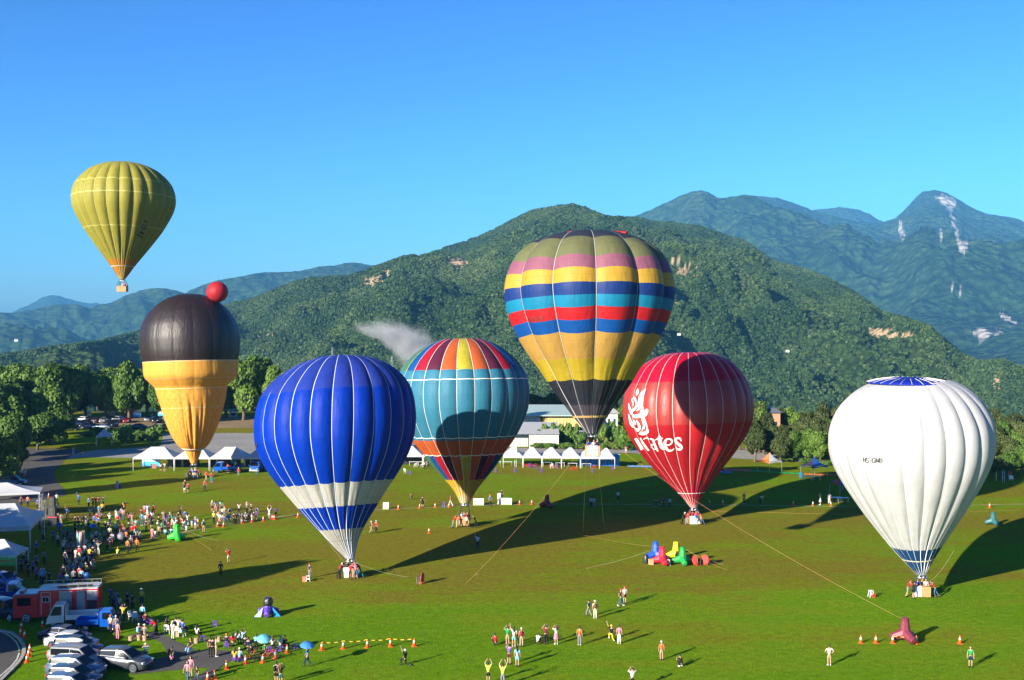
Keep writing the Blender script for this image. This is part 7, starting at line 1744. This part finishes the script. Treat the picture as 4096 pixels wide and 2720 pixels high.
PP = {'s': 'stand', 'p': 'photo', 'u': 'reach', 'o': 'onearm', 'h': 'hips', 'w': 'walk', 'l': 'lean', 'i': 'sit', 'j': 'sitphoto', 'q': 'squat', 'k': 'kneel', 'b': 'bend'}
HEADS = {'h': ('hair', 'k', ''), 'L': ('long_hair', 'k', 'long black hair'), 'B': ('long_hair', 'c', 'fair hair'), 'N': ('long_hair', 'h', 'long brown hair'), 'W': ('hat', 'w', 'white hat'), 'C': ('hat', 'c', 'cream hat'), 'R': ('cap', 'r', 'red cap'), 'Y': ('cap', 'y', 'yellow cap'), 'O': ('cap', 'o', 'orange cap'), 'K': ('cap', 'k', 'black cap'), 'U': ('cap', 'b', 'blue cap'), 'P': ('cap', 'w', 'white cap'), 'G': ('hat', 'q', 'green hat'), 'V': ('hat', 'v', 'purple hat')}
LEGT = {'T': 'trousers', 'S': 'shorts', 'K': 'skirt'}
PEOPLE = []
prng = random.Random(31)
def person(px, py, code, place_, z=0.0, rot=None, scale=None, pos=None, grp=None):
    """code: pose, top colour, leg kind, leg colour, head [, pack colour] e.g. 'pwSkh'"""
    k = PP[code[0]]
    if k not in POSES: POSES[k] = build_pose(k)
    M = POSES[k]; p = pos.copy() if pos is not None else G(px, py); p.z = z
    child = 'x' in code[5:]
    sc = (scale or prng.uniform(.96, 1.05)) * (.68 if child else 1)
    o = obj('person', M['body'], None, p, R(rot if rot is not None else prng.uniform(-28, 18))); o.scale = (sc, sc, sc)
    top = 'jacket' if 'J' in code[5:] else 'shirt'
    s = obj(top, M[top], o); set_mat(s, cloth(code[1]))
    l = obj(LEGT[code[2]], M[code[2]], o); set_mat(l, cloth(code[3]))
    hk, hc, ht = HEADS[code[4]]; h = obj({'hair': 'hair', 'long_hair': 'hair', 'cap': 'cap', 'hat': 'hat'}[hk], M[hk], o); set_mat(h, M_HAIR if hc == 'k' and 'hair' in hk else cloth(hc))
    for n in 'lr': f = obj('shoe', M['shoe' + n], o); set_mat(f, cloth('k' if (int(px) + int(py)) % 3 else 'w'))
    pk = ''
    for c in code[5:]:
        if c in PAL and c.islower() and c != 'x': b = obj('backpack', M['pack'], o); set_mat(b, cloth(c)); pk = PAL[c][0] + ' backpack'
    who = 'child' if child else 'person'
    PEOPLE.append([o, who, POSE_TXT[k], PAL[code[1]][0], PAL[code[3]][0] + ' ' + LEGT[code[2]], ht, pk, place_, px, grp])
    return o
def crowd(bx, by, s, place_, txt, **k):
    for t in txt.split(';'):
        t = t.strip()
        if not t: continue
        a = t.split()
        if place_ in ('in the shaded crowd', 'behind the fire engine', 'behind the orange helpers') and prng.random() < .33: continue
        person(bx + float(a[0]) / s, by + float(a[1]) / s, a[2], place_, rot=float(a[3]) if len(a) > 3 else None, **k)
A_, B0, C_, D_ = (0, 1850, 3.371), (0, 2255, 3.371), (600, 1850, 3.371), (600, 2255, 3.371)
crowd(*A_, 'on the shaded left road', '325 200 wcSkh')
crowd(*A_, 'by the stage speakers', '510 640 sbTnh; 600 650 snTkhJ; 765 560 scTkK; 1060 570 obTnhJ; 785 700 swTkh; 375 600 soTkh; 285 600 smTkh')
crowd(*A_, 'near the stage', '1195 612 sbTnh; 1253 604 smTkhJ; 1292 600 skTkh; 1328 600 smTkhJ; 1390 595 pnTkh; 1215 772 pcTtK; 1272 762 peTkP; 1335 722 sqTeh; 1382 700 syTkh; 1368 782 svSnhx; 1305 795 irTjh; 1675 682 poSkL; 1950 722 spSrh; 1988 724 psTwh; 2070 706 srTmh; 1905 775 pmTjh')
crowd(*A_, 'in the left crowd', '1480 850 pwTnW; 1575 785 swKwL; 1592 865 srTkG; 1660 782 spTjh; 1638 765 seTkh; 1735 845 ppTtL; 1782 845 ppTth; 1750 950 scTtL; 2008 835 srSjh; 2050 815 swTjL; 1915 852 hqTjh; 1968 855 swTjh; 2042 885 skKkL; 2140 835 ikTkh; 2210 812 pwTthk; 2130 905 iwTcC; 2238 858 ovSwL')
crowd(*C_, 'at the crowd right end', '405 762 pkKkL -60; 470 802 sbTth; 505 855 pwTwL; 565 885 ssSwhx; 612 905 pvSwW; 645 862 sySkKx; 725 947 scStCn; 300 855 sqTcN; 205 865 ovTnL; 430 865 irTkh; 455 922 swTwL; 490 952 swSwhx; 120 1012 stTkh; 70 1032 swTjhx; 30 1048 spTph; 160 965 sgTkh; 205 1012 isTnhJ; 290 1005 jsTjh; 250 955 smTkh; 350 870 iwTkC; 330 930 swTtL; 385 820 skTkh; 270 830 skTkC')
crowd(*C_, 'on the trodden line', '840 667 seSkB; 887 672 seSpL; 935 667 swSeh; 972 672 sgTkL; 975 762 scTch; 1005 744 stTeO; 1075 764 ssTnhk; 1200 702 pwTkN; 1212 822 seTeL; 1305 694 peTkC; 1365 724 skTkC; 1440 748 swTvhb; 1608 767 uwSwL; 1695 754 swSkhv; 860 822 slTkW; 1130 832 skTkh; 1155 828 bkTkh; 1330 792 ikTkh; 1370 802 swTnWx; 1050 812 ibTnR; 940 852 swSph; 1240 790 ikTkh; 1290 800 iwTkC; 1400 770 ikTnh; 1000 825 ibTjh')
Q = (250, 2050, 5.226)
crowd(*Q, 'at the sunlit crowd front', '1362 852 soTkh; 1556 832 soTkR; 1150 905 qlTnO; 1430 762 seTjP; 1240 682 opTkh; 1332 645 soTkh; 782 722 sqTkC; 880 622 seTkhJ; 1040 702 swTmh; 492 802 swTqh; 682 832 pwTwh; 752 902 peTch; 930 822 srTkP; 570 1032 syTkh; 392 892 srTcR; 352 1012 srTcW; 232 932 seTkO; 282 1052 swTch; 102 1272 omSwV; 152 1282 stKth; 232 1202 swTwLh; 284 1242 swTsh; 432 1182 swTkL; 532 1172 swTkhk; 622 1232 jwKpL; 492 1292 iyTkC; 402 1242 isTbh; 192 1292 svTkhx; 322 1292 smTkh; 42 802 swTkP; 182 862 svTkh; 20 882 swTnC; 1480 720 rX'.replace('; 1480 720 rX', ''))
crowd(*Q, 'behind the orange helpers', '1110 470 swTkC; 1250 480 srTnR; 1450 520 srTkhJ; 1520 500 srTwR; 1290 560 spTkh; 1600 560 iwTwL; 1680 500 iwTsL; 1540 400 ssTsh; 1620 360 skTkhx; 1750 400 skTkh; 1400 430 igTkh; 1180 330 stTkL; 1500 640 ivKpL; 1640 620 iwTvW; 1760 600 ivTbh; 1330 420 irTkK; 960 470 skTnC; 800 400 ibTnP; 900 380 ikTnC; 700 620 swTkh; 990 560 scTkh; 1080 620 ibTkh; 840 500 inTkhJ; 1000 760 snTkh; 620 700 scTkh; 560 900 swTkh; 640 980 skTkh; 460 940 swTth; 130 960 skTnV; 60 1100 snTkh; 330 1130 snTkh; 470 1090 skTkL; 600 1120 snTmh')
crowd(100, 1980, 6.213, 'in the shaded crowd', '850 1040 sbTkh; 1150 905 seTjhJ; 1050 600 obTnh; 900 755 seTth; 1250 800 skTkh; 1330 790 snTkh; 1440 800 skTkLJ; 1520 800 snTeh; 1720 800 sbTkh; 1830 835 sbTnh; 1920 900 ibTkh; 1975 900 seTkh; 1130 1250 svTkh; 740 985 sqTkh; 230 1150 seTkh; 450 1150 sqTnh; 600 1250 svTkL; 960 1150 seTkhJ; 1240 960 snTkh; 1340 980 smTkh; 1450 1000 svTkh; 1580 960 skTnh; 1640 1120 ibTkh; 1780 1090 isTkh; 500 960 snTkh; 360 900 sbTkh; 640 1080 skTkh; 1060 1090 sqTkh; 320 1300 sbTkh; 820 1280 swTkC; 700 1190 sbTnh')
crowd(0, 2200, 5.9, 'behind the fire engine', '970 805 ssTnWJ; 1042 795 osTnP; 862 765 svTkV; 1580 905 ssTjh; 1500 705 snTkh; 1650 785 skTkh; 1742 805 seTkhJ; 1872 745 srTkh; 1922 805 ssTnh; 1900 945 srTkhJ; 2060 925 sbTsh; 860 135 sbTkP; 742 95 ssTkh; 560 305 swTkh; 470 330 sbTkh; 640 420 sqTkh; 1040 330 seTkh; 860 440 sbTkh; 500 520 svTkh; 1310 760 sgTkh; 350 880 sbTkP; 1160 860 skTkh; 1420 900 svTkh; 1780 920 snTkhJ; 660 640 snTkh; 780 560 svTkh; 2150 940 scTbC; 2300 1010 ipTkB; 2330 1230 rrr'.replace('; 2330 1230 rrr', ''))
Hh = (440, 2340, 6.213)
crowd(*Hh, 'beside the fire engine', '230 690 swTvh; 330 945 pyTkh; 790 505 syTnC; 812 900 ssTnhJ; 10 1190 sotkh'.replace('sotkh', 'scTkO') + '; 182 1090 snTeh; 192 1365 spTph; 150 1215 seTkP; 60 640 sbTnh; 160 560 sqTkh; 20 480 svTkh; 430 560 snTkh; 100 720 snTkL; 560 640 skTkh')
for x, y, c, l, r in [(884, 1000, 'imTvh', 'on a purple stool in the shade', 20), (1150, 1255, 'brTkh', 'over a tripod by the path', 60), (1420, 1130, 'ikTkL', 'on a white plastic armchair', -10), (1562, 1362, 'swTcB', 'on the path by the white chairs', -30), (1632, 1150, 'inTkh', 'on the middle white chair', 10), (1702, 1152, 'icTch', 'by the middle white chair', 0), (1802, 1205, 'ibTnh', 'on the right white chair', -30), (722, 1322, 'ipTkPs', 'on a log seat', -10), (862, 1340, 'ieTtC', 'on a log seat', 0), (2162, 1345, 'iwTkL', 'on a log by a purple stool', -20)]:
    person(Hh[0] + x / Hh[2], Hh[1] + y / Hh[2], c, l, rot=r)
J_ = (440, 2520, 6.213)
for x, y, c, l, r in [(892, 815, 'pwTbC', 'beyond the graphite crossover', -150), (1490, 715, 'qkTthk', 'on the path in front of the crossover', -60), (1530, 830, 'ipTkLx', 'beside the crouching photographer', 0), (2010, 580, 'ikTsL', 'on the grass corner of the path', 150), (1930, 1305, 'wpTjL', 'walking off the path at the bottom edge', 170), (2010, 1180, 'spTtL', 'behind the pink one at the bottom', 170), (2162, 1275, 'skTjLx', 'at the bottom edge on the path', 150)]:
    person(J_[0] + x / J_[2], J_[1] + y / J_[2], c, l, rot=r)
K_ = (780, 2500, 5.621)
for x, y, c, l, r in [(345, 722, 'smTkh', 'on the asphalt path', 0), (400, 722, 'skTkh', 'on the asphalt path', 10), (472, 712, 'swTth', 'on the asphalt path', -70), (708, 505, 'inTvO', 'on a purple stool by the path', 0), (850, 505, 'irTtLJ', 'on a cream stool by the path', 0), (958, 445, 'iwTkL', 'beyond the pair on stools', -10), (1062, 435, 'jsTnh', 'beside the long haired one in white', -20), (890, 860, 'iyTvN', 'on a purple stool', -10), (1002, 855, 'isTvP', 'on a purple stool', 0), (1200, 610, 'inTnhJ', 'behind the bicycles', 0), (1370, 612, 'bsTkh', 'behind the bicycles', 10), (1570, 705, 'sgTjhx', 'under a light blue umbrella', 20), (1742, 565, 'iwTkN', 'right of the blue umbrella', 10), (1922, 575, 'iwTvG', 'on a purple stool near the right cones', 0), (2012, 575, 'ikTkK', 'next to the one in the green hat', -20), (1828, 1320, 'swSkhk', 'at the bottom edge with a rucksack', -20), (1932, 1350, 'pkSjN', 'at the bottom edge beside the rucksack wearer', 10), (1262, 705, 'qkTkh', 'among the bicycles', 30), (1130, 560, 'ikTnh', 'beside the bicycles', 0)]:
    person(K_[0] + x / K_[2], K_[1] + y / K_[2], c, l, rot=r)
for x, y, c, l, r in [(1229, 2666, 'wbTnL', 'under a blue umbrella on the lawn', 80), (883, 2305, 'skTkhJ', 'as a dark figure in the tree shadow', 0), (914.5, 2253, 'prSwh', 'alone left of the blue balloon', 40), (1238, 2313, 'snTeR', 'beside the orange crate', -40), (1621, 2661, 'kkTkP', 'on the lawn in the lower middle', 60),
                      (1953, 2732, 'ulSkh', 'at the bottom edge, left of a pair', -10), (2011, 2744, 'ulTeh', 'at the bottom edge, right of a pair', -15), (2036, 2658, 'pvSmh', 'behind the pair in lime vests', -20), (2069, 2666, 'ssSsL', 'behind the pair in lime vests', -5), (1981.6, 2581, 'qrTkh', 'at the left end of the lower middle line', 20), (2030.5, 2583, 'pgSth', 'in the lower middle line', 0), (2055.7, 2586, 'owSsL', 'in the lower middle line', 5), (2075, 2581, 'skTjLx', 'in the lower middle line', 0), (2086, 2587, 'seTtPr', 'in the lower middle line', -10),
                      (2152, 2577, 'qwTkh', 'in the lower middle line', -20), (2183, 2577, 'pmTkh', 'in the lower middle line', 0), (2225, 2578, 'pwKpN', 'in the lower middle line', 15), (2318, 2581, 'soTeh', 'alone in the lower middle line', -20), (2446, 2558, 'kkTyY', 'beside the pale pink figure', 10), (2477, 2575, 'spTwh', 'at the right end of the lower middle line', 0), (2355, 2467, 'wbTeh', 'left one of a strolling pair', 40), (2380.6, 2474, 'scTcCh', 'right one of a strolling pair', 0), (2483, 2425, 'wkTjR', 'with a companion in white', -80), (2499, 2414, 'swSmR', 'behind a companion in black', 20),
                      (2529, 2758, 'pwTkK', 'cut by the bottom edge', 0), (3317, 2662, 'hcStKe'.replace('Ke', 'h'), 'alone on the lawn at lower right', 0), (3882, 2669, 'sgSnhk', 'at the lower right corner', 160), (2646, 2641, 'soStP', 'alone on the lawn below the coloured blocks', 10), (2724, 2667, 'qkTkh', 'on the lawn below the coloured blocks', 30),
                      (1644, 1997, 'qhTkh', 'on the far grass left of the aqua balloon', 0), (1690, 2029, 'skKkh', 'on the trodden line by a cone', 0), (1803, 2025, 'wrTwh', 'crossing left of the aqua skirt', 60), (1960, 2025, 'wbTnO', 'between the two printed boards', -60), (2007, 1998, 'skTkh', 'behind the white roll-up banner', 0), (1910, 2196, 'osTkh', 'inside the big balloon shadow', 0), (2365, 2031, 'swTkh', 'left of a pair in the big shadow', 0), (2376, 2033, 'ssTeh', 'right of a pair in the big shadow', 10), (2473, 2006, 'swTkh', 'alone in the big shadow', 0),
                      (1698, 1879, 'pcTkL', 'before the marquee near the aqua balloon', 0), (1713, 1874, 'skTkh', 'before the marquee near the aqua balloon', 0), (1485, 2134, 'wtTtCh', 'right of the blue balloon', -60), (1505, 2133, 'srTkP', 'right of the blue balloon', -30), (2654, 2033, 'snTkh', 'in shadow left of the red basket', 0), (2679, 2033, 'ssTkh', 'in shadow left of the red basket', 0), (2624, 2029, 'inTkh', 'in shadow left of the red basket', 0), (3040, 2016, 'bwTkh', 'in the shadow right of the red balloon', -80), (2976, 2016, 'srTkh', 'in the shadow right of the red balloon', 0), (3281, 2020, 'pwKwC', 'by the far cones near the white balloon', 90), (3317, 2016, 'swTch', 'in half shade near the white balloon', 0),
                      (2504, 1815, 'spSwL', 'far off on the grey track', 0), (643, 1887, 'swSkL', 'before the leftmost marquee', 0), (658, 1886, 'swSeh', 'before the leftmost marquee', 10), (1027.8, 1905, 'sqTjhx'.replace('x', ''), 'before the second blue truck', 0), (954.5, 1906, 'srTeY', 'between the two blue trucks', 10), (911.5, 1891, 'srTkh', 'beside the first blue truck', 0), (923, 1892, 'srTnh', 'beside the first blue truck', 20), (738, 1975, 'sbSwhk', 'on the grass left of the cone basket', 0), (753, 1972, 'srSkh', 'on the grass left of the cone basket', 0), (740, 1962, 'soTtCh', 'on the grass left of the cone basket', 0), (819.5, 1961, 'srTnh', 'on the grass below the cone basket', 180), (825, 1924, 'hrTtR', 'right of the cone basket', 180), (846, 1929, 'hrTqR', 'right of the cone basket', 190)]:
    person(x, y, c, l, rot=r)
for x, z, c, l in [(894, .78, 'irTkR', 'on the bed of the first blue truck'), (930, .78, 'sqTkh', 'on the bed of the first blue truck'), (942, .78, 'iwTkC', 'on the bed of the first blue truck')]:
    q = G(x, 1890); person(x, 1890, c, l, z=z, pos=q, rot=180)
# balloon crews: around and inside the baskets
def crew(B, name, outside, inside, fz=0.08, dx=0.0, my=0.0):
    c = Vector((B.P0.x + dx, B.P0.y + my, 0))
    for ox, oy, code, rot in outside: person(2048, 2000, code, f'outside the {name} basket', pos=c + Vector((ox, oy, 0)), rot=rot)
    for ox, oy, code, rot in inside: person(2048, 2000, code, f'riding in the {name} basket', pos=c + Vector((ox, oy, 0)), z=fz, rot=rot)
crew(yellow_b, 'flying olive balloon', [], [(-.42, -.2, 'sqTkh', 180), (0, -.1, 'ssTkh', 170), (.45, -.15, 'srTkh', 190)], yellow_b.P0.z - 2.2)
crew(ice_b, 'ice cream balloon', [(-1.1, -.6, 'lmTeh', -60), (-.6, -1.0, 'lkTkU', -20), (.2, -1.1, 'lbTch', 10), (.75, -.9, 'lnTeh', 40), (1.3, -.5, 'lrTkR', 80)], [(-.35, 0, 'scTkW', 180), (.1, .1, 'swTkC', 180), (.4, -.1, 'swTkW', 190)])
crew(blue_b, 'blue balloon', [(-1.2, -.3, 'lrTkP', -70), (-.95, -.85, 'lkTkh', -40), (.15, -1.15, 'lrTkh', 0), (.75, -1.05, 'lpTjR', 20), (1.15, -.4, 'lrTqG', 70)], [(-.3, 0, 'skTkh', 180), (.15, .1, 'opTkN', 200), (.45, 0, 'skTkG', 170)])
crew(aqua_b, 'aqua balloon', [(-1.5, -1.0, 'lrTeR', -50), (-1.0, -1.15, 'loTtO', -30), (.35, -1.2, 'lwTkR', 10), (1.5, -.8, 'lkTkhJ', 60)], [(-.4, 0, 'ssTkh', 180), (0, .1, 'swTkh', 170), (.35, -.1, 'skTkL', 190), (-.1, -.3, 'smTkh', 180)], aqua_b.P0.z - 2.9, my=-.2)
crew(red_b, 'red balloon', [(-1.6, -.2, 'lkTkW', -80), (-1.15, -.8, 'lrTeR', -40), (.15, -1.15, 'lbTtU', 0), (1.0, -.9, 'loTjh', 40)], [(-.5, 0, 'srTkR', 180), (-.1, .1, 'srTkh', 170), (.3, -.05, 'srTmh', 190), (.6, .1, 'srTkP', 180)])
crew(white_b, 'white balloon', [(-1.5, -.3, 'lrSeR', -70), (-1.1, -.95, 'lkSkh', -40), (1.25, -.5, 'lrTjh', 70)], [(-.35, 0, 'sbTkh', 180), (.1, .1, 'skTkL', 180), (.45, -.05, 'scTkh', 170)])
crew(multi_b, 'hovering banded balloon', [], [(-.45, -.1, 'sbTkR', 180), (.1, 0, 'swTkh', 200), (.5, .1, 'skTkh', 170)], 13.75, dx=.1)
# labels: what each wears and does, and where; whatever still coincides is told apart by its neighbour or order
def label_people():
    by = {}
    for r in PEOPLE:
        o, who, pt, top, leg, ht, pk, pl, px, grp = r
        parts = f'{who} {pt} in {top} top and {leg}'
        if pk: parts += f', {pk}'
        elif ht: parts += f', {ht}'
        cand = [parts + ', ' + pl, f'{who} {pt} in {top} top and {leg}, {pl}', f'{who} in {top} top and {leg}, {pl}', f'{who} in {top} top, {pl}']
        lab = next(c for c in cand if len(c.split()) <= 16)
        r.append(lab); by.setdefault(lab, []).append(r)
    for lab, rs in by.items():
        rs.sort(key=lambda r: r[0].location.x / max(1, r[0].location.y))
        for i, r in enumerate(rs):
            l2 = lab
            if len(rs) > 1: l2 = next((c for c in (f'{lab}, {ordinal(i)} from left', f'{r[1]} in {r[3]} top and {r[4]}, {r[7]}, {ordinal(i)} from left', f'{r[1]} in {r[3]} top, {r[7]}, {ordinal(i)} from left') if len(c.split()) <= 16), lab)
            tag(r[0], l2, 'child' if r[1] == 'child' else 'person')
            if 'crowd' in r[7] or 'shade' in r[7] or 'helpers' in r[7]: r[0]['group'] = 'spectators at the left'
    seen = {}
    for r in PEOPLE:
        l = r[0]['label']; seen.setdefault(l, []).append(r)
    for l, rs in seen.items():
        if len(rs) > 1:
            for i, r in enumerate(rs): r[0]['label'] = f'{r[1]} {r[2]} in {r[3]} top, {r[7]}, {ordinal(i)} one'
label_people()
print('people', len(PEOPLE))
# umbrellas held by or shading people
def umbrella(px, py, h, r, c, label, tilt=.2):
    p = G(px, py); o = empty('umbrella', (p.x, p.y, h)); o.rotation_euler = (tilt, .1, 0); tag(o, label, 'umbrella')
    for k in range(8):
        a0, a1 = k * math.pi / 4, (k + 1) * math.pi / 4; q = MB()
        rg = [(0, .30), (.4, .27), (.75, .17), (1, .02)]
        for t, z in rg:
            for a in (a0, (a0 + a1) / 2, a1): f = .96 if a == (a0 + a1) / 2 else 1; q.v.append((r * t * f * math.cos(a), r * t * f * math.sin(a), z))
        for i in range(3):
            for j in range(2): b = i * 3 + j; q.f.append((b, b + 1, b + 4, b + 3)); q.m.append(0)
        q.build('canopy_panel', c, o, smooth=True)
    q = MB(); q.tube([(0, 0, -.65), (0, 0, .36)], .012, 5); q.build('shaft', M_STEEL, o)
UB = mat('umbrella_blue', (.06, .25, .62), .5, trans=.2); UC = mat('umbrella_cyan', (.15, .5, .6), .5, trans=.2); UT = mat('umbrella_tan', (.35, .24, .15), .5, trans=.2); UD = mat('umbrella_deep_blue', (.02, .12, .45), .5, trans=.2)
umbrella(1229, 2666, 1.72, .62, UB, 'blue umbrella over the walking person on the lawn'); umbrella(1056, 2624, 1.45, .62, UC, 'light cyan umbrella among the seated group', .4)
umbrella(879, 2095, 1.35, .5, UT, 'tan umbrella with a yellow panel in the group on the trodden line', .5); umbrella(236, 2155, 1.75, .5, UD, 'blue umbrella in the dark part of the crowd'); umbrella(372, 2150, 1.45, .5, UD, 'dark blue umbrella in shade near the flags'); umbrella(347, 2362, 1.6, .35, UB, 'narrow blue umbrella behind the fire engine', .9); umbrella(485, 2185, 1.3, .5, mat('umbrella_grey', (.16, .16, .2), .5), 'grey umbrella tilted beside the orange helpers', 1.0)
# camera tripod by the path
tp = empty('tripod', G(632, 2541)); tag(tp, 'black camera tripod beside the person in red at the path', 'tripod')
for a in (0, 2.1, 4.2): q = MB(); q.tube([(0, 0, 1.25), (.4 * math.cos(a), .4 * math.sin(a), 0)], .018, 5); q.build('leg', M_PAD, tp)
q = MB(); q.box((0, 0, 1.33), (.12, .2, .13)); q.build('camera', M_PAD, tp)
# ------------------------------------------------------------------ haze
def build_haze():
    mb = MB(); mb.box((0, 5600, 440), (18000, 12600, 1184))
    m = bpy.data.materials.new('haze'); m.use_nodes = True
    N, L = m.node_tree.nodes, m.node_tree.links
    N.remove(N['Principled BSDF'])
    v = N.new('ShaderNodeVolumePrincipled'); v.inputs['Color'].default_value = (0.15, 0.53, 1.0, 1)
    v.inputs['Density'].default_value = HAZE; v.inputs['Anisotropy'].default_value = 0.0
    L.new(v.outputs[0], N['Material Output'].inputs['Volume'])
    o = mb.build('haze', m); tag(o, kind='stuff')
HAZE = 0.000062
build_haze()
